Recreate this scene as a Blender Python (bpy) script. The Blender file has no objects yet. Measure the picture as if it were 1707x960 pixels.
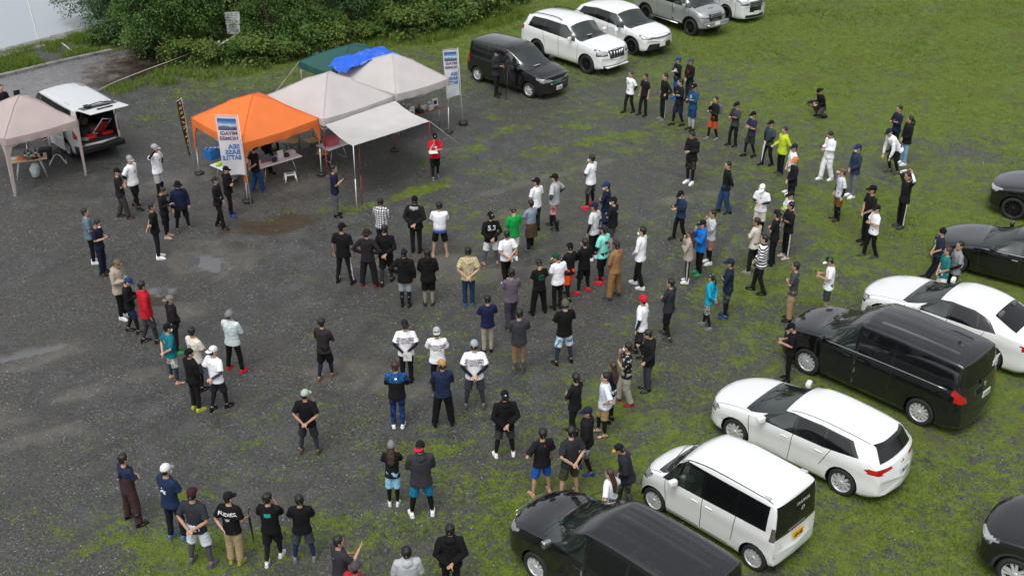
import bpy, bmesh, math, random
import numpy as np
from mathutils import Vector, Matrix, noise
from mathutils.bvhtree import BVHTree
from math import radians as R_, sin, cos, pi

# ---------------------------------------------------------------- camera, sky, sun, exposure
SC = bpy.context.scene
COL = SC.collection
CAM_H, CAM_T, CAM_F, CAM_R = 16.0507, 0.495606, 2051.28, 0.0075306
cam = bpy.data.cameras.new('camera'); camo = bpy.data.objects.new('camera', cam); COL.objects.link(camo)
cam.sensor_width = 36; cam.sensor_fit = 'HORIZONTAL'; cam.lens = CAM_F/1707*36; cam.clip_end = 1500; cam.clip_start = .5
_f = Vector((0, cos(CAM_T), -sin(CAM_T))); _r = Vector((1, 0, 0)); _d = Vector((0, -sin(CAM_T), -cos(CAM_T)))
_X = _r*cos(CAM_R) - _d*sin(CAM_R); _D = _r*sin(CAM_R) + _d*cos(CAM_R)
camo.matrix_world = Matrix(((_X.x, -_D.x, -_f.x, 0), (_X.y, -_D.y, -_f.y, 0), (_X.z, -_D.z, -_f.z, CAM_H), (0, 0, 0, 1)))
SC.camera = camo
SC.render.resolution_x = 1024; SC.render.resolution_y = 575
w = bpy.data.worlds.new('World'); SC.world = w; w.use_nodes = True
nt = w.node_tree; nt.nodes.clear()
sky = nt.nodes.new('ShaderNodeTexSky'); sky.sky_type = 'NISHITA'; sky.sun_disc = False
SUN_EL, SUN_AZ = R_(62), R_(200)          # azimuth measured clockwise from +Y
sky.sun_elevation = SUN_EL; sky.sun_rotation = SUN_AZ; sky.air_density = 1.0; sky.dust_density = 4.0; sky.ozone_density = 1.0
hs = nt.nodes.new('ShaderNodeHueSaturation'); hs.inputs['Saturation'].default_value = .20     # an overcast sky has hardly any blue
bg = nt.nodes.new('ShaderNodeBackground'); bg.inputs['Strength'].default_value = .15
wo = nt.nodes.new('ShaderNodeOutputWorld')
nt.links.new(sky.outputs[0], hs.inputs['Color']); nt.links.new(hs.outputs[0], bg.inputs['Color']); nt.links.new(bg.outputs[0], wo.inputs[0])
sl = bpy.data.lights.new('sun', 'SUN'); sl.energy = .9; sl.angle = R_(35); sl.color = (1, .985, .96)
so = bpy.data.objects.new('sun', sl); COL.objects.link(so)
_sd = Vector((sin(SUN_AZ)*cos(SUN_EL), cos(SUN_AZ)*cos(SUN_EL), sin(SUN_EL)))
so.rotation_euler = _sd.to_track_quat('Z', 'Y').to_euler(); so.location = (0, 30, 60)
SC.view_settings.view_transform = 'Standard'; SC.view_settings.look = 'None'; SC.view_settings.exposure = .32; SC.view_settings.gamma = 1
SC.view_settings.use_curve_mapping = False

# ---------------------------------------------------------------- picture point -> place on the ground
def G(px, py, z=0.0):
    u, v = px-853.5, py-480
    c, s = cos(CAM_R), sin(CAM_R); u, v = c*u+s*v, -s*u+c*v
    d = (u, CAM_F*cos(CAM_T)-v*sin(CAM_T), -CAM_F*sin(CAM_T)-v*cos(CAM_T))
    t = (CAM_H-z)/-d[2]
    return Vector((d[0]*t, d[1]*t, z))
def PR(X, Y, Z=0.0):
    z = Z-CAM_H
    fw = Y*cos(CAM_T)-z*sin(CAM_T); up = Y*sin(CAM_T)+z*cos(CAM_T)
    u = CAM_F*X/fw; v = -CAM_F*up/fw
    c, s = cos(CAM_R), sin(CAM_R)
    return 853.5+c*u-s*v, 480+s*u+c*v
S_ = 430/1707
TL = {'T1':(0,0,S_),'T2':(400,0,S_),'T3':(740,0,S_),'T4':(1000,0,S_),'T5':(1277,100,S_),'T6':(0,200,S_),'T7':(300,130,S_),'T8':(540,240,S_),'U1':(860,240,S_),'U2':(1277,240,S_),'U3':(100,400,S_),'U4':(440,460,S_),'U5':(760,420,S_),'U6':(1080,380,S_),'U7':(1277,440,S_),'U8':(100,640,1/3),'V1':(440,640,1/3),'V2':(760,600,430/1588),'P':(0,0,1)}
def Q(t, x, y): a = TL[t]; return a[0]+x*a[2], a[1]+y*a[2]

# ---------------------------------------------------------------- helpers
def hexc(h):
    h = h.lstrip('#'); h = ''.join(x*2 for x in h) if len(h) == 3 else h; v = [int(h[i:i+2], 16)/255 for i in (0, 2, 4)]
    return tuple(x/12.92 if x <= .04045 else ((x+.055)/1.055)**2.4 for x in v)
def col(c): return hexc(c) if isinstance(c, str) else tuple(c)
MATS = {}
def M(name, c=(.5, .5, .5), rough=.6, metal=0., coat=0., alpha=1., emit=0, bump=0., bscale=20., var=0., vscale=3., spec=.5, trans=0.):
    key = name
    if key in MATS: return MATS[key]
    m = bpy.data.materials.new(name); m.use_nodes = True; n = m.node_tree; b = n.nodes['Principled BSDF']
    c = col(c); b.inputs['Base Color'].default_value = (*c, 1); b.inputs['Roughness'].default_value = rough; b.inputs['Metallic'].default_value = metal
    b.inputs['Coat Weight'].default_value = coat; b.inputs['Coat Roughness'].default_value = .03; b.inputs['Alpha'].default_value = alpha
    b.inputs['Specular IOR Level'].default_value = spec
    b.inputs['Transmission Weight'].default_value = trans
    if bump or var:
        tc = n.nodes.new('ShaderNodeTexCoord')
        if bump:
            nz = n.nodes.new('ShaderNodeTexNoise'); nz.inputs['Scale'].default_value = bscale; nz.inputs['Detail'].default_value = 4
            n.links.new(tc.outputs['Object'], nz.inputs['Vector'])
            bp = n.nodes.new('ShaderNodeBump'); bp.inputs['Strength'].default_value = bump; bp.inputs['Distance'].default_value = .02
            n.links.new(nz.outputs['Fac'], bp.inputs['Height']); n.links.new(bp.outputs[0], b.inputs['Normal'])
        if var:
            n2 = n.nodes.new('ShaderNodeTexNoise'); n2.inputs['Scale'].default_value = vscale; n2.inputs['Detail'].default_value = 5
            n.links.new(tc.outputs['Object'], n2.inputs['Vector'])
            r = n.nodes.new('ShaderNodeMapRange'); r.inputs['From Min'].default_value = .3; r.inputs['From Max'].default_value = .7
            r.inputs['To Min'].default_value = 1-var; r.inputs['To Max'].default_value = 1+var
            mx = n.nodes.new('ShaderNodeVectorMath'); mx.operation = 'SCALE'; mx.inputs[0].default_value = c
            n.links.new(n2.outputs['Fac'], r.inputs['Value']); n.links.new(r.outputs[0], mx.inputs['Scale']); n.links.new(mx.outputs[0], b.inputs['Base Color'])
    MATS[key] = m; return m
def link(o, parent=None):
    COL.objects.link(o)
    if parent is not None: o.parent = parent
    return o
def tag(o, label=None, cat=None, group=None, kind=None):
    if label: o['label'] = label
    if cat: o['category'] = cat
    if group: o['group'] = group
    if kind: o['kind'] = kind
    return o
def thing(name, label, cat, loc=(0, 0, 0), rz=0., group=None):
    o = bpy.data.objects.new(name, None); COL.objects.link(o); o.empty_display_size = .2
    o.location = loc; o.rotation_euler = (0, 0, rz)
    return tag(o, label, cat, group)
def obj(name, me, mat=None, parent=None, smooth=False, **k):
    if isinstance(me, bmesh.types.BMesh):
        bm = me; me = bpy.data.meshes.new(name); bm.to_mesh(me); bm.free()
    if mat is not None and len(me.materials) == 0:
        for x in (mat if isinstance(mat, (list, tuple)) else [mat]): me.materials.append(x)
    if smooth: me.polygons.foreach_set('use_smooth', [True]*len(me.polygons))
    o = bpy.data.objects.new(name, me); link(o, parent)
    return tag(o, **k) if k else o
def oset(name, me, mat, parent, loc=None, rot=None):
    """object that shares a mesh but has its own material(s)"""
    if len(me.materials) == 0: me.materials.append(None)
    o = bpy.data.objects.new(name, me); link(o, parent)
    for i, x in enumerate(mat if isinstance(mat, (list, tuple)) else [mat]):
        if i < len(o.material_slots): o.material_slots[i].link = 'OBJECT'; o.material_slots[i].material = x
    if loc is not None: o.location = loc
    if rot is not None: o.rotation_euler = rot
    return o
def box(bm, c, s, rot=None, bev=0., mi=0):
    r = bmesh.ops.create_cube(bm, size=1.0); vs = r['verts']
    bmesh.ops.scale(bm, vec=s, verts=vs)
    fs = list({f for v in vs for f in v.link_faces})
    if bev:
        es = list({e for v in vs for e in v.link_edges})
        q = bmesh.ops.bevel(bm, geom=es, offset=bev, segments=2, affect='EDGES', profile=.5)
        vs = list({v for f in q['faces'] for v in f.verts} | {v for v in vs if v.is_valid}); fs = list({f for v in vs for f in v.link_faces})
    if rot is not None: bmesh.ops.rotate(bm, cent=(0, 0, 0), matrix=rot, verts=vs)
    bmesh.ops.translate(bm, vec=c, verts=vs)
    for f in fs: f.material_index = mi
    return vs
def tube(bm, pts, r, n=8, mi=0, cap=True):
    pts = [Vector(p) for p in pts]; rr = r if isinstance(r, (list, tuple)) else [r]*len(pts)
    rings = []; prev = None
    for i, p in enumerate(pts):
        t = (pts[min(i+1, len(pts)-1)]-pts[max(i-1, 0)]).normalized()
        a = (prev - t*prev.dot(t)) if prev is not None else t.orthogonal()
        a = a.normalized() if a.length > 1e-6 else t.orthogonal().normalized()
        prev = a; b = t.cross(a)
        rings.append([bm.verts.new(p+(a*cos(2*pi*k/n)+b*sin(2*pi*k/n))*rr[i]) for k in range(n)])
    for i in range(len(rings)-1):
        for k in range(n):
            f = bm.faces.new((rings[i][k], rings[i][(k+1) % n], rings[i+1][(k+1) % n], rings[i+1][k])); f.material_index = mi; f.smooth = True
    if cap:
        f = bm.faces.new(rings[0][::-1]); f.material_index = mi; f = bm.faces.new(rings[-1]); f.material_index = mi
def lathe(bm, prof, n=16, mi=0, M4=None, cap=True):
    """profile of (radius, height) turned about z"""
    rings = []
    for r, z in prof:
        ring = []
        for k in range(n):
            v = Vector((r*cos(2*pi*k/n), r*sin(2*pi*k/n), z))
            ring.append(bm.verts.new(M4 @ v if M4 else v))
        rings.append(ring)
    for i in range(len(rings)-1):
        for k in range(n):
            f = bm.faces.new((rings[i][k], rings[i][(k+1) % n], rings[i+1][(k+1) % n], rings[i+1][k])); f.material_index = mi; f.smooth = True
    if cap: f = bm.faces.new(rings[0][::-1]); f.material_index = mi; f = bm.faces.new(rings[-1]); f.material_index = mi
_txt = {}
def text_mesh(s, size=1., align='CENTER', bold=0.0, extrude=0.):
    k = (s, size, align, bold, extrude)
    if k in _txt: return _txt[k]
    cu = bpy.data.curves.new('lettering', 'FONT'); cu.body = s; cu.size = size; cu.align_x = align; cu.align_y = 'CENTER'; cu.offset = bold; cu.extrude = extrude; cu.resolution_u = 3; cu.space_line = .95
    o = bpy.data.objects.new('lettering', cu); COL.objects.link(o)
    dg = bpy.context.evaluated_depsgraph_get(); me = bpy.data.meshes.new_from_object(o.evaluated_get(dg))
    bpy.data.objects.remove(o); bpy.data.curves.remove(cu); _txt[k] = me; me.materials.clear(); return me
def vn(x, y, seed=0):
    xi = np.floor(x).astype(np.int64); yi = np.floor(y).astype(np.int64); fx = x-xi; fy = y-yi
    fx = fx*fx*(3-2*fx); fy = fy*fy*(3-2*fy)
    def h(a, b):
        v = (a*374761393 + b*668265263 + seed*974634777) & 0xffffffff
        v = ((v ^ (v >> 13))*1274126177) & 0xffffffff
        return ((v ^ (v >> 16)) & 0xffff)/65535.
    return (h(xi, yi)*(1-fx)+h(xi+1, yi)*fx)*(1-fy)+(h(xi, yi+1)*(1-fx)+h(xi+1, yi+1)*fx)*fy
def fbm(x, y, s, seed=0, o=4):
    r = 0; a = .5; t = 0
    for i in range(o):
        r = r+a*vn(x*s, y*s, seed+i*17); t += a; a *= .55; s *= 2.1
    return r/t
def sstep(a, b, x):
    t = np.clip((x-a)/(b-a), 0, 1); return t*t*(3-2*t)
# ================================================================ GROUND
GM = np.array([
 [0,.2,.9,1,1,1,1,1,1,1,1,1,1],
 [.6,.7,.5,1,.95,1,1,.9,1,1,1,1,1],
 [0,0,.70,.88,.80,.6,.68,.62,.75,.95,1,1,1],
 [0,0,.38,.30,.22,.18,.28,.44,.62,.76,.96,1,.98],
 [0,0,0,0,0,.08,.33,.44,.44,.50,.66,.72,.72],
 [0,0,0,0,.07,.28,.34,.26,.32,.50,.66,.62,.66],
 [0,0,0,.06,.22,.32,.30,.22,.36,.52,.78,.82,.86],
 [0,0,.04,.06,.13,.24,.26,.2,.34,.58,.82,.86,.88],
 [0,.02,0,.05,.14,.22,.30,.26,.44,.68,.84,.86,.86],
 [0,0,0,.07,.2,.26,.32,.36,.52,.72,.80,.85,.88],
 [0,0,.03,.13,.25,.3,.34,.44,.60,.76,.80,.85,.88],
 [0,0,.04,.2,.3,.36,.40,.54,.68,.80,.86,.9,.9],
 [.02,.06,.13,.26,.34,.38,.50,.64,.78,.84,.9,.92,.86],
 [.06,.12,.2,.32,.36,.44,.60,.78,.80,.84,.88,.92,.88],
 [.18,.2,.36,.38,.42,.56,.70,.80,.82,.84,.9,.94,.92],
 [.2,.46,.58,.48,.46,.58,.72,.80,.82,.84,.9,.92,.92],
 [.16,.4,.66,.5,.5,.6,.72,.75,.8,.82,.9,.92,.92]])
def pxy(X, Y):
    z = -CAM_H; Y = np.maximum(Y, 8.)
    fw = Y*cos(CAM_T)-z*sin(CAM_T); up = Y*sin(CAM_T)+z*cos(CAM_T)
    u = CAM_F*X/fw; v = -CAM_F*up/fw
    return 853.5+u-CAM_R*v, 480+CAM_R*u+v
def dens(X, Y):
    px, py = pxy(X, Y)
    gx = np.clip(px/142.25, 0, 11.999); gy = np.clip(py/60, 0, 15.999)
    ix = gx.astype(int); iy = gy.astype(int); fx = gx-ix; fy = gy-iy
    d = (GM[iy, ix]*(1-fx)+GM[iy, ix+1]*fx)*(1-fy)+(GM[iy+1, ix]*(1-fx)+GM[iy+1, ix+1]*fx)*fy
    # grassy verge beyond the lot, left of the ramp
    return d
def grassmask(X, Y):
    d = dens(X, Y)
    n = .34*fbm(X, Y, .45, 3, 3)+.36*fbm(X, Y, 1.7, 11, 3)+.30*fbm(X, Y, 6., 23, 3)
    n = (n-.5)*2.1+.5
    return sstep(-.12, .16, (d-.02)*1.08-n*.98+.06)
# distance to the water's edge (positive: land)
WA, WB = G(0, 86), G(121, 55)
_wd = (WB-WA).normalized(); _wn = Vector((_wd.y, -_wd.x, 0))       # towards the lot
def landside(X, Y): return (X-WA.x)*_wn.x+(Y-WA.y)*_wn.y
gx = np.concatenate([[-400, -200, -100, -60, -40], np.arange(-30, 30.01, .13), [40, 60, 100, 200, 400]])
gy = np.concatenate([[-200, -60, -10, 5, 10], np.arange(14, 66.01, .13), [70, 80, 100, 160, 260, 600]])
XX, YY = np.meshgrid(gx, gy)
ls = landside(XX, YY)
near = (XX > -31) & (XX < 31) & (YY > 13) & (YY < 67)
ZZ = np.where(near, (fbm(XX, YY, .35, 5, 3)-.5)*.07+(fbm(XX, YY, 2.5, 7, 2)-.5)*.02, 0)
ZZ = np.minimum(ZZ, .004)
ZZ = ZZ - 1.6*sstep(.3, -2.5, ls)
gmv = np.clip(dens(XX, YY)+(fbm(XX, YY, .5, 3, 3)-.5)*.75*np.minimum(1, dens(XX, YY)*6), -.2, 1.15)
gmv = gmv-.13*sstep(34., 24., YY)*sstep(2., 7., XX)
gmv = gmv-.06*sstep(6., -4., XX)*sstep(.05, .3, gmv)
# a trodden, muddy look where people walk; paler dry silt in streaks
ny, nx = XX.shape
me = bpy.data.meshes.new('ground')
me.vertices.add(nx*ny); me.vertices.foreach_set('co', np.stack([XX, YY, ZZ], -1).astype(np.float32).ravel())
i = np.arange(nx*ny).reshape(ny, nx)
q = np.stack([i[:-1, :-1], i[:-1, 1:], i[1:, 1:], i[1:, :-1]], -1).reshape(-1, 4)
me.loops.add(q.size); me.loops.foreach_set('vertex_index', q.ravel().astype(np.int32))
me.polygons.add(len(q)); me.polygons.foreach_set('loop_start', np.arange(0, q.size, 4, dtype=np.int32))
me.update(); me.polygons.foreach_set('use_smooth', [True]*len(q))
def fattr(me, name, v):
    a = me.attributes.new(name, 'FLOAT', 'POINT'); a.data.foreach_set('value', np.ascontiguousarray(v, dtype=np.float32).ravel())
# puddles and mud patches, at their places on the lot
pud = np.zeros_like(XX); mud = np.zeros_like(XX); silt = np.zeros_like(XX); dark_patch = np.zeros_like(XX)
wob = (fbm(XX, YY, 1.6, 41, 3)-.5)*1.5
def blob(px, py, rx, ry, rot=0.):
    c = G(px, py); dx = XX-c.x; dy = YY-c.y; a = R_(rot)
    u = (dx*cos(a)+dy*sin(a))/rx; v = (-dx*sin(a)+dy*cos(a))/ry
    return sstep(1.15, .75, np.sqrt(u*u+v*v)+wob)
for a in [(345, 440, .75, .42, -35), (262, 486, .40, .22, 0), (52, 588, .8, .14, 30)]: pud = np.maximum(pud, blob(*a))
for a in [(462, 378, 1.6, .55, 25), (455, 372, 1.2, .4, 20), (250, 500, .7, .4, 0)]: mud = np.maximum(mud, blob(*a))
for a in [(420, 200, 2, 1, 30), (470, 300, 1.2, .5, 30), (300, 300, 1.6, .8, 10), (640, 640, 1.2, .6, 0), (800, 460, 2.5, .4, 10), (360, 430, 1.6, 1.1, 0), (900, 300, 3., .25, 35), (300, 520, 1, .5, 0), (470, 305, 1.5, .8, 0), (30, 600, 1.6, .6, 25), (5, 700, 1., .5, 0), (60, 730, 1.2, .3, 30), (700, 440, 1.5, .5, 10), (560, 620, .9, .5, 20), (890, 360, 1.2, .5, 0), (1150, 330, 1.6, .3, 20), (180, 640, 1.4, .25, 35)]: silt = np.maximum(silt, blob(*a))
for a in [(620, 290, 2.3, 2.6, 45), (480, 310, 2.5, 1.0, 0), (90, 290, 3, 2, 0)]: dark_patch = np.maximum(dark_patch, blob(*a))  # darker ground around the awning, the orange and the beige canopy
for a in [(640, 335, 2.1, .30, 33, .75), (705, 312, 1.0, .35, 40, .8), (755, 262, 1.7, .45, 42, .6), (800, 285, 1.0, .4, 10, .5), (770, 245, 1.2, .5, 30, .45), (845, 218, 1.2, .45, 40, .8), (815, 195, .9, .3, -30, .6), (960, 212, .7, .25, 0, .8), (1010, 230, 1.4, .4, 20, .6), (455, 368, .5, .2, 0, .4), (545, 350, .6, .25, 20, .5), (330, 905, 1.6, .55, 5, .8), (620, 380, .8, .3, 0, .45), (730, 380, 1.0, .35, 10, .45), (850, 385, 1.2, .4, 20, .5), (910, 250, 1.3, .35, 25, .6), (340, 820, .5, .25, 0, .6), (590, 880, 1.5, .6, 0, .4), (300, 820, .4, .2, 0, .5), (500, 560, .5, .2, 0, .35), (650, 555, .3, .15, 0, .6), (625, 530, .3, .15, 0, .6), (735, 750, .4, .2, 0, .7), (240, 140, .8, .5, 0, .4), (255, 195, .8, .3, 10, .55), (245, 210, .6, .2, 10, .5), (540, 185, 1.2, .5, 20, .3)]:
    gmv = gmv+blob(*a[:5])*a[5]*.55
fattr(me, 'grass', gmv)
pud = sstep(.45, .62, pud); fattr(me, 'puddle', pud); fattr(me, 'mud', mud); trk = np.zeros_like(XX)
for (ax_, ay_, bx_, by_, rad) in [(60, 900, 560, 520, 60), (0, 470, 330, 330, -40), (140, 800, 640, 480, 45), (560, 520, 900, 330, 70), (620, 700, 980, 420, -50), (0, 640, 420, 470, 30), (330, 160, 760, 230, -60), (860, 200, 1250, 300, 80), (900, 640, 1200, 330, 55)]:
    A_, B_ = G(ax_, ay_), G(bx_, by_); m_ = (A_+B_)/2; d_ = (B_-A_); n_ = Vector((-d_.y, d_.x, 0)).normalized(); r_ = abs(rad)*.5; c_ = m_+n_*(r_ if rad > 0 else -r_)
    R0 = (A_-c_).length; rr_ = np.hypot(XX-c_.x, YY-c_.y)+(fbm(XX, YY, .4, 91, 2)-.5)*.3; al_ = ((XX-m_.x)*d_.x+(YY-m_.y)*d_.y)/d_.length**2; w_ = sstep(.62, .4, np.abs(al_))
    for off in (-.72, .72): trk = np.maximum(trk, w_*np.exp(-((rr_-R0-off)/.13)**2))
gmv = gmv-trk*.22*(gmv > .05)
me.attributes['grass'].data.foreach_set('value', np.ascontiguousarray(gmv, dtype=np.float32).ravel()); fattr(me, 'track', trk*sstep(.35, .6, fbm(XX, YY, 1.1, 37, 3)))
fattr(me, 'silt', silt*.65); fattr(me, 'dark', dark_patch)

def ground_material():
    m = bpy.data.materials.new('wet gravel and grass'); m.use_nodes = True; n = m.node_tree; N = n.nodes; Lk = n.links; b = N['Principled BSDF']
    tc = N.new('ShaderNodeTexCoord'); O = tc.outputs['Object']
    def noise_(s, d=4, r=.55):
        x = N.new('ShaderNodeTexNoise'); x.inputs['Scale'].default_value = s; x.inputs['Detail'].default_value = d; x.inputs['Roughness'].default_value = r; Lk.new(O, x.inputs['Vector']); return x.outputs['Fac']
    def ramp(v, st):
        r = N.new('ShaderNodeValToRGB'); r.color_ramp.elements[0].position = st[0][0]; r.color_ramp.elements[0].color = (*st[0][1], 1); r.color_ramp.elements[1].position = st[-1][0]; r.color_ramp.elements[1].color = (*st[-1][1], 1)
        for p, c in st[1:-1]: e = r.color_ramp.elements.new(p); e.color = (*c, 1)
        Lk.new(v, r.inputs[0]); return r.outputs[0]
    def mr(v, a, b_, c=0, d=1, smooth=True):
        x = N.new('ShaderNodeMapRange'); x.interpolation_type = 'SMOOTHSTEP' if smooth else 'LINEAR'
        for k, z in (('From Min', a), ('From Max', b_), ('To Min', c), ('To Max', d)): x.inputs[k].default_value = z
        Lk.new(v, x.inputs['Value']); return x.outputs[0]
    def mix(f, a, b_, t='MIX'):
        x = N.new('ShaderNodeMix'); x.data_type = 'RGBA'; x.blend_type = t
        if isinstance(f, float): x.inputs['Factor'].default_value = f
        else: Lk.new(f, x.inputs['Factor'])
        for k, v in ((6, a), (7, b_)):
            if isinstance(v, tuple): x.inputs[k].default_value = (*v, 1)
            else: Lk.new(v, x.inputs[k])
        return x.outputs[2]
    def math_(op, a, b_):
        x = N.new('ShaderNodeMath'); x.operation = op
        for k, v in ((0, a), (1, b_)):
            if isinstance(v, (int, float)): x.inputs[k].default_value = v
            else: Lk.new(v, x.inputs[k])
        return x.outputs[0]
    def attr(nm):
        a = N.new('ShaderNodeAttribute'); a.attribute_name = nm; return a.outputs['Fac']
    big = noise_(.22, 5); mid = noise_(1.3, 6, .6); fine = noise_(14, 5, .7); vfine = noise_(45, 3, .7)
    gr = ramp(mid, [(.3, (.020, .0205, .021)), (.5, (.035, .0355, .0355)), (.68, (.061, .061, .059))])
    brown = mix(mr(big, .42, .62), gr, ramp(fine, [(.3, (.022, .0205, .018)), (.7, (.054, .050, .043))]))
    base = mix(mr(fine, .35, .7), brown, mix(.4, brown, (.13, .13, .125)))
    base = mix(attr('silt'), base, ramp(mid, [(.35, (.065, .060, .052)), (.65, (.135, .125, .11))]))
    base = mix(math_('MULTIPLY', attr('dark'), .55), base, mix(.5, base, (.022, .021, .019)))
    base = mix(math_('MULTIPLY', attr('track'), .5), base, (.030, .028, .025))
    vo = N.new('ShaderNodeTexVoronoi'); vo.inputs['Scale'].default_value = 26; Lk.new(O, vo.inputs['Vector'])
    sep = N.new('ShaderNodeSeparateColor'); Lk.new(vo.outputs['Color'], sep.inputs[0])
    stone = math_('MULTIPLY', mr(vo.outputs['Distance'], .55, .35), mr(sep.outputs[0], .55, .95))
    stone = math_('MULTIPLY', stone, mr(noise_(.9, 4), .36, .58, .25, 1.))
    base = mix(stone, base, ramp(sep.outputs[1], [(0, (.075, .076, .074)), (.6, (.14, .143, .140)), (1, (.29, .30, .29))]))
    v2 = N.new('ShaderNodeTexVoronoi'); v2.inputs['Scale'].default_value = 9; Lk.new(O, v2.inputs['Vector'])
    s2 = N.new('ShaderNodeSeparateColor'); Lk.new(v2.outputs['Color'], s2.inputs[0])
    wh = math_('MULTIPLY', mr(v2.outputs['Distance'], .2, .12), math_('MULTIPLY', mr(s2.outputs[0], .80, .88), mr(noise_(.35, 3), .42, .6, .0, 1.)))
    base = mix(wh, base, (.34, .34, .33))
    base = mix(attr('mud'), base, ramp(fine, [(.3, (.024, .018, .011)), (.7, (.065, .046, .027))]))
    g1 = ramp(noise_(3.2, 6, .65), [(.3, (.052, .088, .010)), (.45, (.100, .155, .014)), (.58, (.160, .225, .022)), (.72, (.215, .24, .034))])
    g2 = ramp(noise_(22, 4, .7), [(.3, (.028, .048, .007)), (.5, (.100, .150, .016)), (.72, (.25, .29, .05))])
    gc = mix(.62, g1, g2)
    gc = mix(mr(noise_(4.5, 5, .7), .54, .66, 0, .55), gc, (.030, .036, .016))
    gc = mix(mr(noise_(.55, 4), .54, .70, 0, .5), gc, (.085, .070, .028))
    ga = attr('grass')
    nn = math_('ADD', math_('MULTIPLY', noise_(1.9, 3), .26), math_('ADD', math_('MULTIPLY', noise_(6, 4, .6), .34), math_('MULTIPLY', noise_(19, 4, .7), .40)))
    gm = mr(math_('ADD', ga, math_('MULTIPLY', math_('SUBTRACT', nn, .5), 5.6)), .46, .76)
    gm = math_('MULTIPLY', gm, mr(vfine, .34, .56, .40, .97))
    c = mix(gm, base, gc)
    c = mix(attr('puddle'), c, (.10, .10, .10))
    Lk.new(c, b.inputs['Base Color'])
    rg = mix(attr('puddle'), mr(mid, .3, .7, .42, .72), (.03, .03, .03))
    rg = mix(gm, rg, (.95, .95, .95))
    spx = math_('SUBTRACT', .45, math_('MULTIPLY', gm, .38)); Lk.new(math_('MAXIMUM', spx, attr('puddle')), b.inputs['Specular IOR Level'])
    rg = mix(attr('puddle'), rg, (.04, .04, .04))
    Lk.new(rg, b.inputs['Roughness'])
    bp = N.new('ShaderNodeBump'); bp.inputs['Strength'].default_value = .7; bp.inputs['Distance'].default_value = .03
    h = math_('ADD', math_('MULTIPLY', stone, .5), math_('ADD', math_('MULTIPLY', fine, .6), math_('MULTIPLY', vfine, .5)))
    h = math_('MULTIPLY', h, math_('SUBTRACT', 1., attr('puddle')))
    Lk.new(h, bp.inputs['Height']); Lk.new(bp.outputs[0], b.inputs['Normal'])
    return m
me.materials.append(ground_material())
obj('ground', me, kind='structure')

# grass blades: one mesh of tufts
def gat(X, Y):
    ix = np.clip(np.searchsorted(gx, X), 0, len(gx)-1); iy = np.clip(np.searchsorted(gy, Y), 0, len(gy)-1)
    n = .5*fbm(X, Y, 1.9, 11, 2)+.5*fbm(X, Y, 6., 23, 2)
    return sstep(.1, .8, gmv[iy, ix]+(n-.5)*1.6)
def blades(name, label, X, Y, H, nb, wid, seed, cols, spread=.06, Zb=None):
    rng = np.random.default_rng(seed)
    n = len(X); X = np.repeat(X, nb); Y = np.repeat(Y, nb); H = np.repeat(H, nb)*rng.uniform(.5, 1.15, n*nb); m = len(X)
    X = X+rng.normal(0, spread, m); Y = Y+rng.normal(0, spread, m); a = rng.uniform(0, 2*pi, m); lean = rng.uniform(.15, .9, m)*H
    wd = wid*rng.uniform(.6, 1.3, m); pa = a+rng.uniform(.8, 2.2, m)
    z0 = np.full(m, -.02) if Zb is None else np.repeat(Zb, nb)
    p0 = np.stack([X-np.cos(pa)*wd, Y-np.sin(pa)*wd, z0], -1); p1 = np.stack([X+np.cos(pa)*wd, Y+np.sin(pa)*wd, z0], -1)
    p2 = np.stack([X+np.cos(a)*lean, Y+np.sin(a)*lean, z0+H], -1)
    me = bpy.data.meshes.new(name); me.vertices.add(m*3)
    me.vertices.foreach_set('co', np.stack([p0, p1, p2], 1).astype(np.float32).ravel())
    me.loops.add(m*3); me.loops.foreach_set('vertex_index', np.arange(m*3, dtype=np.int32)); me.polygons.add(m); me.polygons.foreach_set('loop_start', np.arange(0, m*3, 3, dtype=np.int32)); me.update()
    r = np.repeat(rng.uniform(0, 1, n)*.6, nb)+rng.uniform(0, .4, m)
    fattr(me, 'tone', np.repeat(r, 3))
    me.materials.append(leaf_mat(name+' blades', cols)); return obj(name, me, label=label, cat='grass', kind='stuff')
def leaf_mat(nm, cols, rough=.6, tr=.25):
    m = bpy.data.materials.new(nm); m.use_nodes = True; N = m.node_tree.nodes; Lk = m.node_tree.links; b = N['Principled BSDF']
    a = N.new('ShaderNodeAttribute'); a.attribute_name = 'tone'; r = N.new('ShaderNodeValToRGB'); k = len(cols)
    r.color_ramp.elements[0].color = (*cols[0], 1); r.color_ramp.elements[1].color = (*cols[-1], 1)
    for i in range(1, k-1): e = r.color_ramp.elements.new(i/(k-1)); e.color = (*cols[i], 1)
    Lk.new(a.outputs['Fac'], r.inputs[0]); Lk.new(r.outputs[0], b.inputs['Base Color']); b.inputs['Roughness'].default_value = rough; b.inputs['Specular IOR Level'].default_value = .25
    t = N.new('ShaderNodeBsdfTranslucent'); Lk.new(r.outputs[0], t.inputs[0]); mx = N.new('ShaderNodeMixShader'); mx.inputs[0].default_value = tr
    Lk.new(b.outputs[0], mx.inputs[1]); Lk.new(t.outputs[0], mx.inputs[2]); Lk.new(mx.outputs[0], N['Material Output'].inputs[0]); return m
rng = np.random.default_rng(4)
def inpoly(X, Y, poly):
    c = np.zeros(np.shape(X), bool); j = len(poly)-1
    for i in range(len(poly)):
        xi, yi = poly[i][:2]; xj, yj = poly[j][:2]
        c ^= ((yi > Y) != (yj > Y)) & (X < (xj-xi)*(Y-yi)/(yj-yi+1e-12)+xi); j = i
    return c
RAMP = [G(*p) for p in [(-60, 148), (0, 131), (100, 107), (187, 88), (235, 80), (300, 92), (292, 108), (230, 132), (168, 152), (110, 176), (30, 215), (-80, 235)]]
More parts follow.
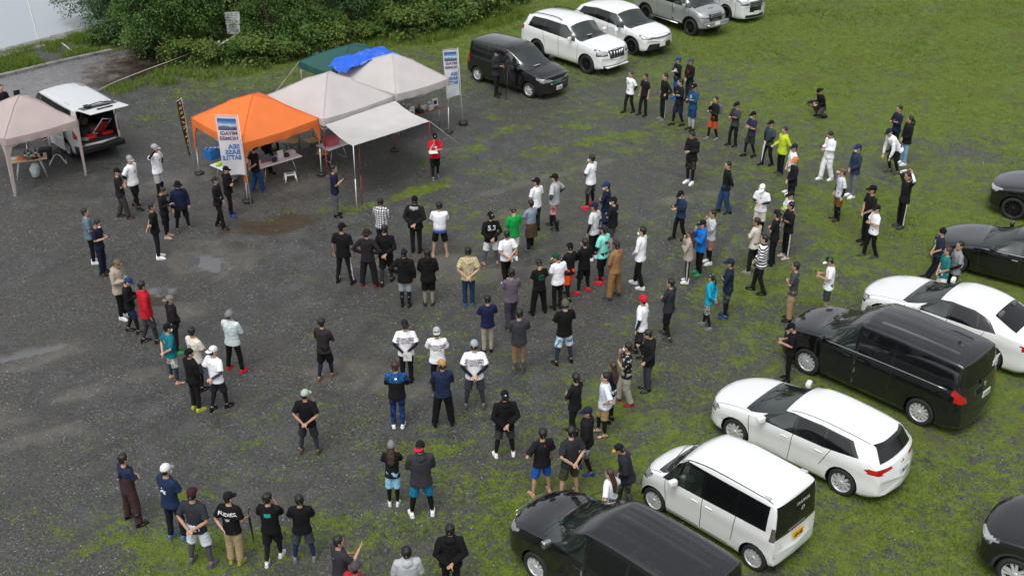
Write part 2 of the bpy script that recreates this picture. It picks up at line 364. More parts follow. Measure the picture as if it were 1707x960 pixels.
n = 190000
X = rng.uniform(-26, 26, n); Y = 16+rng.uniform(0, 1, n)**1.25*46
g = gat(X, Y); ok = (rng.uniform(0, 1, n) < g) & (landside(X, Y) > .6) & ~inpoly(X, Y, RAMP)
px, py = pxy(X, Y); ok &= (px > -60) & (px < 1770) & (py > -60) & (py < 1010)
X, Y = X[ok], Y[ok]
hh = .035+.05*fbm(X, Y, .5, 77, 3)+.10*sstep(.55, 1., dens(X, Y))*sstep(44, 58, Y)*fbm(X, Y, .8, 9, 2)
GC = [(.045, .080, .010), (.092, .150, .016), (.155, .225, .024), (.24, .29, .045)]
blades('grass', 'short patchy grass and weeds growing through the gravel', X, Y, hh, 5, .008, 5, GC)
# brighter weed clumps
n = 7000; X = rng.uniform(-24, 24, n); Y = rng.uniform(17, 58, n); d = gat(X, Y)
ok = (rng.uniform(0, 1, n) < np.clip(d*.9+.02, 0, .8)*sstep(.5, .62, fbm(X, Y, .7, 99, 3))) & (landside(X, Y) > 1) & ~inpoly(X, Y, RAMP); X, Y = X[ok], Y[ok]
blades('weed_clumps', 'bright green tufts of weed dotted over the gravel lot', X, Y, np.full(len(X), .10), 16, .010, 6, [(.07, .13, .012), (.12, .21, .020), (.20, .30, .04)], spread=.10)
# long grass on the verge in front of the bushes, by the water and far right
def scatter_px(poly, n, seed):
    rg = np.random.default_rng(seed); P = [G(*p) for p in poly]; xs = [p.x for p in P]; ys = [p.y for p in P]
    X = rg.uniform(min(xs), max(xs), n); Y = rg.uniform(min(ys), max(ys), n); k = inpoly(X, Y, P); return X[k], Y[k]
parts = [scatter_px(p, n, s) for p, n, s in [
  ([(-40, 125), (-40, 95), (60, 75), (150, 60), (200, 70), (180, 88), (100, 100), (0, 125)], 9000, 1),
  ([(118, 70), (118, 25), (160, 5), (170, 60)], 5000, 2),
  ([(170, 150), (230, 130), (290, 105), (330, 95), (450, 90), (560, 55), (700, 40), (860, 8), (880, 30), (790, 58), (700, 75), (610, 80), (500, 95), (420, 125), (300, 138), (200, 160)], 30000, 3)]]
X = np.concatenate([p[0] for p in parts]); Y = np.concatenate([p[1] for p in parts]); k = (fbm(X, Y, .9, 31, 3) > .42) & ~inpoly(X, Y, RAMP) & (landside(X, Y) > .4); X, Y = X[k], Y[k]
blades('tall_grass', 'long uncut grass along the verge below the bushes', X, Y, .08+.30*fbm(X, Y, .6, 55, 3), 5, .011, 8, [(.05, .09, .012), (.10, .165, .02), (.16, .24, .032), (.22, .26, .07)], spread=.12)
# white clover heads in the verge
def specks(name, label, X, Y, Z, r, mat, kind='stuff', cat='flower'):
    m = len(X); o = np.array([[0, 0, 1], [1, 0, 0], [0, 1, 0], [-1, 0, 0], [0, -1, 0], [0, 0, -1]], float)
    V = np.stack([X, Y, Z], -1)[:, None, :]+o[None]*r[:, None, None]*np.random.default_rng(3).uniform(.6, 1.3, (m, 6, 1))
    F = np.array([[0, 1, 2], [0, 2, 3], [0, 3, 4], [0, 4, 1], [5, 2, 1], [5, 3, 2], [5, 4, 3], [5, 1, 4]])
    F = (F[None]+np.arange(m)[:, None, None]*6).reshape(-1, 3)
    me = bpy.data.meshes.new(name); me.vertices.add(m*6); me.vertices.foreach_set('co', V.astype(np.float32).ravel()); me.loops.add(F.size); me.loops.foreach_set('vertex_index', F.ravel().astype(np.int32))
    me.polygons.add(len(F)); me.polygons.foreach_set('loop_start', np.arange(0, F.size, 3, dtype=np.int32)); me.update()
    fattr(me, 'tone', np.repeat(np.random.default_rng(8).uniform(0, 1, m), 6)); me.materials.append(mat); return obj(name, me, label=label, cat=cat, kind=kind)
n = 9000; X = rng.uniform(-26, 26, n); Y = rng.uniform(17, 62, n); d = dens(X, Y)
ok = (rng.uniform(0, 1, n) < d*sstep(.5, .68, fbm(X, Y, .5, 13, 3))) & (landside(X, Y) > 1) & ~inpoly(X, Y, RAMP); X, Y = X[ok], Y[ok]
specks('clover_flowers', 'tiny white clover heads scattered through the grass', X, Y, np.full(len(X), .07), np.full(len(X), .013), M('clover white', (.6, .6, .5), .8))
n = 16000; X = rng.uniform(-20, 22, n); Y = rng.uniform(17, 50, n); d = fbm(X, Y, .6, 61, 3)
ok = (rng.uniform(0, 1, n) < sstep(.42, .62, d)*(1-.6*dens(X, Y))) & ~inpoly(X, Y, RAMP); X, Y = X[ok], Y[ok]
specks('loose_stones', 'loose pale stones scattered over the gravel', X, Y, np.full(len(X), .004), rng.uniform(.008, .020, len(X)), leaf_mat('loose stone', [(.08, .08, .078), (.14, .143, .14), (.24, .25, .245)], .7, 0.), cat='gravel')

# ramp to the water: wet concrete covered with brown mud
def flat(name, pts, z, mat, thick=0., **k):
    bm = bmesh.new(); vs = [bm.verts.new((p.x, p.y, z)) for p in pts]; f = bm.faces.new(vs)
    if f.normal.z < 0: f.normal_flip()
    if thick:
        r = bmesh.ops.extrude_face_region(bm, geom=[f]); bmesh.ops.translate(bm, vec=(0, 0, -thick), verts=[v for v in r['geom'] if isinstance(v, bmesh.types.BMVert)]); bmesh.ops.recalc_face_normals(bm, faces=bm.faces)
    return obj(name, bm, mat, **k)
def ramp_mat():
    m = bpy.data.materials.new('muddy concrete'); m.use_nodes = True; N = m.node_tree.nodes; L = m.node_tree.links; b = N['Principled BSDF']; tc = N.new('ShaderNodeTexCoord')
    def nz(s, d=5):
        x = N.new('ShaderNodeTexNoise'); x.inputs['Scale'].default_value = s; x.inputs['Detail'].default_value = d; L.new(tc.outputs['Object'], x.inputs[0]); return x.outputs['Fac']
    sp = N.new('ShaderNodeSeparateXYZ'); L.new(tc.outputs['Object'], sp.inputs[0])
    mr = N.new('ShaderNodeMapRange'); mr.inputs['From Min'].default_value = -18.2; mr.inputs['From Max'].default_value = -14.6; L.new(sp.outputs[0], mr.inputs[0])
    ad = N.new('ShaderNodeMath'); ad.operation = 'ADD'; L.new(mr.outputs[0], ad.inputs[0])
    n1 = nz(1.2); sb = N.new('ShaderNodeMath'); sb.operation = 'MULTIPLY_ADD'; sb.inputs[1].default_value = 1.6; sb.inputs[2].default_value = -.8; L.new(n1, sb.inputs[0]); L.new(sb.outputs[0], ad.inputs[1])
    r = N.new('ShaderNodeValToRGB'); r.color_ramp.elements[0].position = .3; r.color_ramp.elements[0].color = (.17, .165, .17, 1); r.color_ramp.elements[1].position = .8; r.color_ramp.elements[1].color = (.035, .024, .018, 1)
    e = r.color_ramp.elements.new(.5); e.color = (.10, .082, .072, 1); L.new(ad.outputs[0], r.inputs[0])
    r2 = N.new('ShaderNodeValToRGB'); r2.color_ramp.elements[0].position = .35; r2.color_ramp.elements[0].color = (.45, .43, .4, 1); r2.color_ramp.elements[1].position = .6; r2.color_ramp.elements[1].color = (1.1, 1.1, 1.1, 1); L.new(nz(9), r2.inputs[0])
    mx = N.new('ShaderNodeMix'); mx.data_type = 'RGBA'; mx.blend_type = 'MULTIPLY'; mx.inputs['Factor'].default_value = .7; L.new(r.outputs[0], mx.inputs[6]); L.new(r2.outputs[0], mx.inputs[7]); L.new(mx.outputs[2], b.inputs['Base Color'])
    m2 = N.new('ShaderNodeMapRange'); m2.inputs['To Min'].default_value = .12; m2.inputs['To Max'].default_value = .6; m2.inputs['From Min'].default_value = .35; m2.inputs['From Max'].default_value = .65; L.new(nz(2.3), m2.inputs[0]); L.new(m2.outputs[0], b.inputs['Roughness'])
    bp = N.new('ShaderNodeBump'); bp.inputs['Strength'].default_value = .5; bp.inputs['Distance'].default_value = .03; L.new(nz(12), bp.inputs['Height']); L.new(bp.outputs[0], b.inputs['Normal']); return m
flat('path', RAMP, .012, ramp_mat(), kind='structure')
kp = [G(*p) for p in [(-60, 146), (0, 129), (100, 105), (187, 86)]]
conc = M('weathered concrete', (.20, .195, .18), .7, bump=.4, bscale=12, var=.35, vscale=3)
bm = bmesh.new()
for a, b_ in zip(kp, kp[1:]):
    L_ = (b_-a).length; k = max(1, int(L_/.6)); an = math.atan2((b_-a).y, (b_-a).x)
    for j in range(k):
        p = a.lerp(b_, (j+.5)/k); box(bm, (p.x, p.y, .05), (L_/k-.03, .22, .12), Matrix.Rotation(an, 3, 'Z'), .012)
obj('kerb', bm, conc, kind='structure')
# bank edge of paving blocks and the river
bm = bmesh.new(); an = math.atan2(_wd.y, _wd.x)
rb = random.Random(3)
for row in range(3):
    for j in range(-16, 11):
        p = WA+_wd*(j*.72+row*.3)+_wn*(row*.42-.1)
        if row == 2 and j > 1: continue
        box(bm, (p.x, p.y, .0-.03*(2-row)+rb.uniform(-.01, .01)), (.66, .38, .14), Matrix.Rotation(an+rb.uniform(-.02, .02), 3, 'Z'), .02)
obj('river_embankment', bm, conc, kind='structure')
wm = bpy.data.materials.new('river water'); wm.use_nodes = True; N = wm.node_tree.nodes; b = N['Principled BSDF']; b.inputs['Base Color'].default_value = (.33, .37, .40, 1); b.inputs['Roughness'].default_value = .07; b.inputs['IOR'].default_value = 1.33; b.inputs['Specular IOR Level'].default_value = .9
tc = N.new('ShaderNodeTexCoord'); nz = N.new('ShaderNodeTexNoise'); nz.inputs['Scale'].default_value = 3; nz.inputs['Detail'].default_value = 6; bp = N.new('ShaderNodeBump'); bp.inputs['Strength'].default_value = .25; bp.inputs['Distance'].default_value = .05
wm.node_tree.links.new(tc.outputs['Object'], nz.inputs[0]); wm.node_tree.links.new(nz.outputs['Fac'], bp.inputs['Height']); wm.node_tree.links.new(bp.outputs[0], b.inputs['Normal'])
a_, b2 = WA-_wd*250, WA+_wd*500
flat('water', [a_-_wn*.12, b2-_wn*.12, b2-_wn*300, a_-_wn*300], -.22, wm, kind='structure')
bm = bmesh.new(); a, b_ = G(64, 68, -.2), G(42, -14, -.2); rr = random.Random(2)
tube(bm, [a.lerp(b_, k/14)+Vector((rr.uniform(-.015, .015), 0, 0)) for k in range(15)], .02, 5); obj('mooring_rope', bm, M('white rope', (.62, .62, .58), .8), label='white rope trailing from the bank across the water', cat='rope')
# drift line of reed litter on the bank
X, Y = scatter_px([(-20, 105), (20, 88), (90, 68), (150, 48), (140, 62), (60, 92), (0, 108)], 5000, 12)
k = (fbm(X, Y, 1.2, 71, 2) > .48) & (landside(X, Y) > .9); X, Y = X[k], Y[k]
blades('dead_reeds', 'brown drift line of dead reeds on the river bank', X, Y, np.full(len(X), .05), 4, .015, 12, [(.06, .038, .028), (.11, .075, .055), (.2, .16, .12)], spread=.12)

# ================================================================ BUSHES
def bush_mesh(name, seed, rad, ht, nl, leaf=.17):
    rg = np.random.default_rng(seed)
    # clumps of leaves spread through the crown, each drooping from its twig
    nc = nl//26
    th = rg.uniform(0, 2*pi, nc); u = rg.uniform(0, 1, nc)**.45; z = rg.uniform(.04, 1, nc)
    prof = np.sqrt(np.clip(1-((z-.42)/.62)**2, .02, 1)); lob = 1+.22*np.sin(3*th+seed)+.14*np.sin(5*th+2*seed+z*6)
    cx = np.cos(th)*u*prof*rad*lob; cy = np.sin(th)*u*prof*rad*lob; cz = z*ht*(1+.10*np.sin(4*th+seed))
    nl_ = int(26+rad*8); lt = rg.uniform(0, 2*pi, nl_); lz = rg.uniform(.10, .95, nl_); lp = np.sqrt(np.clip(1-((lz-.42)/.62)**2, .05, 1))*rad*.80*(1+.18*np.sin(3*lt+seed))
    LC = np.stack([np.cos(lt)*lp, np.sin(lt)*lp, lz*ht*.95], -1); pick = rg.integers(0, nl_, nc); dv = rg.normal(0, 1, (nc, 3)); dv /= np.linalg.norm(dv, axis=1)[:, None]; dv[:, 2] = np.abs(dv[:, 2])*1.1-.35
    lr = rg.uniform(.22, .42, nl_)*rad*.85; C2 = LC[pick]+dv*(lr[pick]*rg.uniform(.55, 1, nc))[:, None]; C = np.where((rg.uniform(0, 1, nc) < .80)[:, None], C2, np.stack([cx, cy, cz], -1)); C[:, 2] = np.maximum(C[:, 2], .05); ltone = rg.normal(0, .16, nl_)
    tone = np.clip(rg.normal(.5, .14, nc)+ltone[pick], 0, 1)
    k = 26; out = np.stack([np.cos(th), np.sin(th), np.zeros(nc)], -1)
    dirs = np.repeat(out, k, 0)*.7+rg.normal(0, .6, (nc*k, 3)); dirs[:, 2] = dirs[:, 2]*.5-.1; dirs /= np.linalg.norm(dirs, axis=1)[:, None]
    base = np.repeat(C, k, 0)+dirs*rg.uniform(.0, .38, (nc*k, 1))+rg.normal(0, .05, (nc*k, 3))
    L = leaf*rg.uniform(.6, 1.2, (nc*k, 1)); W = L*.30
    ld = dirs+rg.normal(0, .5, (nc*k, 3)); ld[:, 2] -= .35; ld /= np.linalg.norm(ld, axis=1)[:, None]
    sd = np.cross(ld, rg.normal(0, .35, (nc*k, 3))+np.array([0, 0, 1.])); sd /= np.linalg.norm(sd, axis=1)[:, None]+1e-9
    V = np.stack([base, base+ld*L*.45+sd*W, base+ld*L, base+ld*L*.45-sd*W], 1)
    V[..., 2] = np.maximum(V[..., 2], .02)
    m = len(base); me = bpy.data.meshes.new(name); me.vertices.add(m*4); me.vertices.foreach_set('co', V.astype(np.float32).ravel())
    me.loops.add(m*4); me.loops.foreach_set('vertex_index', np.arange(m*4, dtype=np.int32)); me.polygons.add(m); me.polygons.foreach_set('loop_start', np.arange(0, m*4, 4, dtype=np.int32)); me.update()
    fattr(me, 'tone', np.repeat(np.clip(np.repeat(tone, k)+rg.normal(0, .12, m), 0, 1), 4)); return me
LM = [leaf_mat('leaf green', [(.030, .072, .018), (.066, .14, .030), (.11, .195, .044), (.16, .25, .065)]),
      leaf_mat('leaf dark', [(.024, .058, .026), (.052, .110, .042), (.085, .155, .054), (.12, .20, .07)]),
      leaf_mat('leaf yellow green', [(.035, .07, .016), (.075, .13, .026), (.13, .20, .042), (.2, .26, .075)])]
bark = M('grey brown bark', (.09, .07, .05), .9, bump=.5, bscale=30)
BV = []
for s in range(5):
    me = bush_mesh('leafy_crown', s+1, 1.55, 3.3, 21000, .10); me.materials.append(LM[0]); BV.append(me)
SV = []
for s in range(3):
    me = bush_mesh('leafy_crown', s+20, .75, 1.1, 2200, .14); me.materials.append(LM[2]); SV.append(me)
def stems_mesh(seed, ht, rad, k=6, r0=.06):
    rg = random.Random(seed); bm = bmesh.new()
    for i in range(k):
        a = rg.uniform(0, 2*pi); q = rg.uniform(.3, .75)*rad
        tube(bm, [(0.08*cos(a), .08*sin(a), 0), (q*.4*cos(a), q*.4*sin(a), ht*.35), (q*cos(a+.3), q*sin(a+.3), ht*rg.uniform(.65, .85))], [r0, r0*.6, r0*.2], 6)
    me = bpy.data.meshes.new('stems'); bm.to_mesh(me); bm.free(); me.materials.append(bark); return me
STM = [stems_mesh(s, 3.2, 1.5) for s in range(3)]; STS = [stems_mesh(9+s, 1.0, .7, 5, .02) for s in range(2)]
rb = random.Random(11)
BL = ['broad leafy bush drooping at the muddy end of the ramp', 'leafy bush above the brown puddle on the ramp', 'rounded bush just left of the white notice board', 'tall bush right behind the white notice board',
 'dark bush between the notice board and the green canopy', 'tall bush behind the left corner of the green canopy', 'leafy bush behind the peak of the green canopy', 'bush behind the blue tarpaulin', 'bush behind the right end of the blue tarpaulin',
 'bush behind the joint of the two pale canopies', 'bush in line with the sea bass banner', 'last low bush before the parked black minivan']
bx = [(222, 62), (268, 84), (318, 74), (398, 36), (458, 70), (515, 66), (575, 50), (632, 40), (690, 30), (742, 18), (795, 6), (850, -14)]
for i, (px, py) in enumerate(bx):
    p = G(px, py); s = rb.uniform(.9, 1.15)*(1. if i < 7 else .85-.03*(i-7))
    t = thing('bush', BL[i], 'bush', p, rb.uniform(0, 6), 'bushes along the edge of the lot'); t.scale = (s, s, s)
    oset('crown', BV[i % 5], LM[0] if i % 3 else LM[1], t); oset('trunk', STM[i % 3], bark, t)
BB = [(165, 32, 'bush at the river edge above the reeds'), (215, 18, 'second row bush above the ramp end'), (285, 30, 'second row bush behind the ramp bushes'), (365, 30, 'second row bush above the notice board'), (440, 22, 'second row bush beyond the dark bush'), (520, 15, 'second row bush above the green canopy'),
      (590, 5, 'second row bush above the blue tarpaulin'), (660, -8, 'second row bush beyond the pale canopies'), (740, -25, 'second row bush near the far parked cars'), (250, -20, 'third row bush at the top edge over the ramp'), (340, -25, 'third row bush at the top edge over the notice board'), (440, -30, 'third row bush at the top edge over the rope'), (540, -40, 'third row bush at the top edge over the green canopy')]
for i, (px, py, lb) in enumerate(BB):
    p = G(px, py); s = rb.uniform(1.05, 1.3)
    t = thing('bush', lb, 'bush', p, rb.uniform(0, 6), 'bushes along the edge of the lot'); t.scale = (s, s, s)
    oset('crown', BV[(i+2) % 5], LM[(i+1) % 2], t); oset('trunk', STM[i % 3], bark, t)
pl = [(172, 74), (300, 106), (345, 108), (378, 104), (430, 104), (478, 98), (505, 92), (560, 76), (600, 66), (640, 58), (668, 60), (700, 50), (735, 46), (770, 36), (815, 22), (858, 6), (410, 98), (535, 82)]
PLN = ['by the ramp kerb', 'where the rope ends', 'under the white rail', 'left of the rail post', 'right of the sign post', 'in the dark gap of the bushes', 'left of the green canopy', 'above the green canopy roof', 'above the blue tarpaulin', 'above the tarpaulin corner', 'over the pale canopy joint', 'over the pale canopy peak',
       'above the right pale canopy', 'over the sea bass banner', 'near the black minivan roof', 'beside the white off roader tail', 'under the notice board', 'between the bushes and canopy']
for i, (px, py) in enumerate(pl):
    p = G(px, py); s = rb.uniform(.7, 1.15)
    t = thing('shrub', 'low light green shrub '+PLN[i], 'shrub', p, rb.uniform(0, 6), 'low shrubs in front of the bushes'); t.scale = (s, s, s*rb.uniform(.8, 1.3))
    oset('crown', SV[i % 3], LM[2] if i % 3 else LM[0], t); oset('trunk', STS[i % 2], bark, t)
# notice board on a post, white rail, rope
wpaint = M('white painted metal', (.72, .72, .70), .5); ropem = M('pale rope', (.42, .40, .34), .9)
p = G(392, 74); t = thing('notice_board', 'white two panel notice board on a post before the bushes', 'sign', p, R_(8))
bm = bmesh.new(); tube(bm, [(0, 0, -.02), (0, 0, 1.30)], .03, 8); obj('post', bm, wpaint, t)
for z, wd, ht in ((1.14, .62, .54), (.66, .56, .38)):
    bm = bmesh.new(); box(bm, (0, -.045, z), (wd, .02, ht), None, .004); s = obj('panel', bm, M('sign panel', (.66, .68, .70), .5), t)
    bm = bmesh.new(); rr = random.Random(z)
    for k in range(6): box(bm, (rr.uniform(-.03, .03), -.058, z+ht*.34-k*ht*.13), (wd*rr.uniform(.55, .8), .004, .022))
    obj('lettering', bm, M('sign lettering', (.22, .23, .25), .6), s)
a, b_ = G(367, 90), G(401, 72); d = b_-a
t = thing('rail_fence', 'short white rail on a post at the end of the rope', 'fence', a)
bm = bmesh.new(); tube(bm, [(0, 0, -.02), (0, 0, .55)], .045, 8); obj('post', bm, wpaint, t); bm = bmesh.new(); tube(bm, [(0, 0, .38), (d.x, d.y, .42)], .03, 8); obj('rail', bm, wpaint, t)
bm = bmesh.new(); e = G(168, 150); pts = []
for k in range(17):
    u = k/16; p = a.lerp(e, u); pts.append((p.x, p.y, .48*(1-u)**.7+.03-.25*u*(1-u)*(1-u)))
tube(bm, pts, .018, 6); obj('rope', bm, ropem, label='slack rope running from the white rail down to the ramp', cat='rope')
bm = bmesh.new(); pts = [(*G(130-i*3.3, 95-i*2.6-(4 if i < 3 else 0)*(3-i)*.3)[:2], .05) for i in range(9)]; tube(bm, pts, .03, 6)
obj('pipe', bm, M('old white pipe', (.5, .5, .42), .7), label='thin pale pipe lying across the grass by the river', cat='pipe')
# ================================================================ VEHICLES
def pchip(P):
    xs = np.array([p[0] for p in P], float); ys = np.array([p[1] for p in P], float); h = np.diff(xs); d = np.diff(ys)/h; m = np.zeros(len(xs))
    m[0] = d[0]; m[-1] = d[-1]
    for i in range(1, len(xs)-1):
        if d[i-1]*d[i] > 0: w1 = 2*h[i]+h[i-1]; w2 = h[i]+2*h[i-1]; m[i] = (w1+w2)/(w1/d[i-1]+w2/d[i])
    def f(x):
        x = min(max(x, xs[0]), xs[-1]); i = min(int(np.searchsorted(xs, x, 'right'))-1, len(xs)-2); i = max(i, 0); t = (x-xs[i])/h[i]
        return float(ys[i]*(2*t**3-3*t*t+1)+h[i]*m[i]*(t**3-2*t*t+t)+ys[i+1]*(-2*t**3+3*t*t)+h[i]*m[i+1]*(t**3-t*t))
    return f
def pip(x, y, P):
    c = False; j = len(P)-1
    for i in range(len(P)):
        if (P[i][1] > y) != (P[j][1] > y) and x < (P[j][0]-P[i][0])*(y-P[i][1])/(P[j][1]-P[i][1])+P[i][0]: c = not c
        j = i
    return c
def paint_mat(name, c, rough=.22, coat=1., wet=0.):
    m = M(name, c, rough, 0, coat)
    if wet and 'wetdone' not in m:
        m['wetdone'] = 1; n = m.node_tree; b = n.nodes['Principled BSDF']; tc = n.nodes.new('ShaderNodeTexCoord'); v = n.nodes.new('ShaderNodeTexVoronoi'); v.inputs['Scale'].default_value = 45
        n.links.new(tc.outputs['Object'], v.inputs[0]); r = n.nodes.new('ShaderNodeMapRange'); r.inputs['From Min'].default_value = .25; r.inputs['From Max'].default_value = .1
        nz = n.nodes.new('ShaderNodeTexNoise'); nz.inputs['Scale'].default_value = 1.6; n.links.new(tc.outputs['Object'], nz.inputs[0]); r2 = n.nodes.new('ShaderNodeMapRange'); r2.inputs['From Min'].default_value = .42; r2.inputs['From Max'].default_value = .6
        n.links.new(nz.outputs['Fac'], r2.inputs[0]); mu = n.nodes.new('ShaderNodeMath'); mu.operation = 'MULTIPLY'
        n.links.new(v.outputs['Distance'], r.inputs[0]); n.links.new(r.outputs[0], mu.inputs[0]); n.links.new(r2.outputs[0], mu.inputs[1])
        bp = n.nodes.new('ShaderNodeBump'); bp.inputs['Strength'].default_value = wet; bp.inputs['Distance'].default_value = .01; n.links.new(mu.outputs[0], bp.inputs['Height']); n.links.new(bp.outputs[0], b.inputs['Coat Normal']); n.links.new(bp.outputs[0], b.inputs['Normal'])
    return m
WHITE = paint_mat('white car paint', (.78, .79, .79)); PEARL = paint_mat('pearl white car paint', (.70, .72, .72)); BLACK = paint_mat('black car paint', (.006, .006, .008), .12, 1., .5); SILVER = paint_mat('silver car paint', (.40, .42, .43), .3); SILVER.node_tree.nodes['Principled BSDF'].inputs['Metallic'].default_value = .45
GLASSF = M('clear car glass', (.020, .034, .030), .03, 0, 0, .60, spec=1.); GLASSF.node_tree.nodes['Principled BSDF'].inputs['IOR'].default_value = 1.9; GLASSD = M('dark privacy glass', (.006, .007, .008), .04, 0, 0, .95, spec=.7)
RUB = M('black trim', (.012, .012, .013), .45); GLOSSB = M('gloss black trim', (.008, .008, .009), .12, coat=1); DARK = M('dark gap', (.012, .012, .012), .8); CHROME = M('chrome', (.62, .63, .64), .12, 1.); TYRE = M('tyre rubber', (.018, .018, .018), .8, bump=.2, bscale=60)
RIMS = M('alloy silver', (.62, .63, .65), .30, .35); RIMD = M('alloy black', (.018, .018, .02), .3, .5); LAMP = M('headlamp glass', (.45, .47, .49), .08, .4, 1.); LAMPI = M('headlamp inner', (.05, .05, .055), .15, .3, 1.)
REDL = M('tail lamp red', (.42, .012, .014), .12, 0, 1.); CLRL = M('smoked tail lamp', (.16, .14, .14), .1, .3, 1.); INTD = M('car interior', (.022, .022, .024), .8); INTG = M('car seat fabric', (.10, .10, .10), .85); LINER = M('headliner', (.035, .035, .035), .9)
PLW = M('plate white', (.72, .73, .72), .4); PLY = M('plate yellow', (.75, .42, .01), .4); PLG = M('plate green figures', (.02, .10, .05), .5); INK = M('black lettering', (.01, .01, .01), .5); WINK = M('white lettering', (.7, .7, .7), .5); CLAD = M('grey plastic cladding', (.03, .03, .032), .6)
_wheel = {}
def wheel_meshes(R, rimr, wd, spokes, dark):
    k = (R, rimr, wd, spokes, dark)
    if k in _wheel: return _wheel[k]
    bm = bmesh.new(); X = Matrix.Rotation(-pi/2, 4, 'X')     # axis along +y (outer face towards +y)
    lathe(bm, [(rimr, -wd/2), (R*.93, -wd/2), (R*.99, -wd*.32), (R, -wd*.2), (R, wd*.2), (R*.99, wd*.32), (R*.94, wd/2), (R*.86, wd*.54), (rimr*1.02, wd*.5), (rimr*.98, wd*.42)], 30, 0, X, False)
    t = bpy.data.meshes.new('tyre'); bm.to_mesh(t); bm.free(); t.materials.append(TYRE)
    bm = bmesh.new()
    lathe(bm, [(.02, wd*.10), (rimr*.9, wd*.10), (rimr*.93, wd*.3), (rimr*.97, wd*.46), (rimr*1.02, wd*.47), (rimr*1.02, wd*.40)], 30, 1, X, False)
    for f in bm.faces:
        c = f.calc_center_median()
        if math.hypot(c.x, c.z) > rimr*.90: f.material_index = 0
    n = spokes
    for i in range(n):
        a = 2*pi*i/n; two = n <= 7
        for s in ((-1, 1) if two else (0,)):
            w0 = rimr*(.17 if two else .20); off = s*rimr*.14
            m = Matrix.Rotation(a, 4, 'Y')
            P = [(off*.4-w0*.6, wd*.42, rimr*.12), (off*.4+w0*.6, wd*.42, rimr*.12), (off*1.5+w0*.55, wd*.40, rimr*.97), (off*1.5-w0*.55, wd*.40, rimr*.97)]
            top = [bm.verts.new(m @ Vector(p)) for p in P]; bot = [bm.verts.new(m @ Vector((p[0], p[1]-.05, p[2]))) for p in P]
            f = bm.faces.new(top); bm.faces.new(bot[::-1])
            for q in range(4): bm.faces.new((top[q], bot[q], bot[(q+1) % 4], top[(q+1) % 4]))
    lathe(bm, [(rimr*.22, wd*.2), (rimr*.22, wd*.44), (rimr*.16, wd*.48), (.004, wd*.48)], 14, 0, X)
    bmesh.ops.recalc_face_normals(bm, faces=bm.faces)
    r = bpy.data.meshes.new('rim'); bm.to_mesh(r); bm.free(); r.materials.append(RIMD if dark else RIMS); r.materials.append(RIMD)
    _wheel[k] = (t, r); return t, r

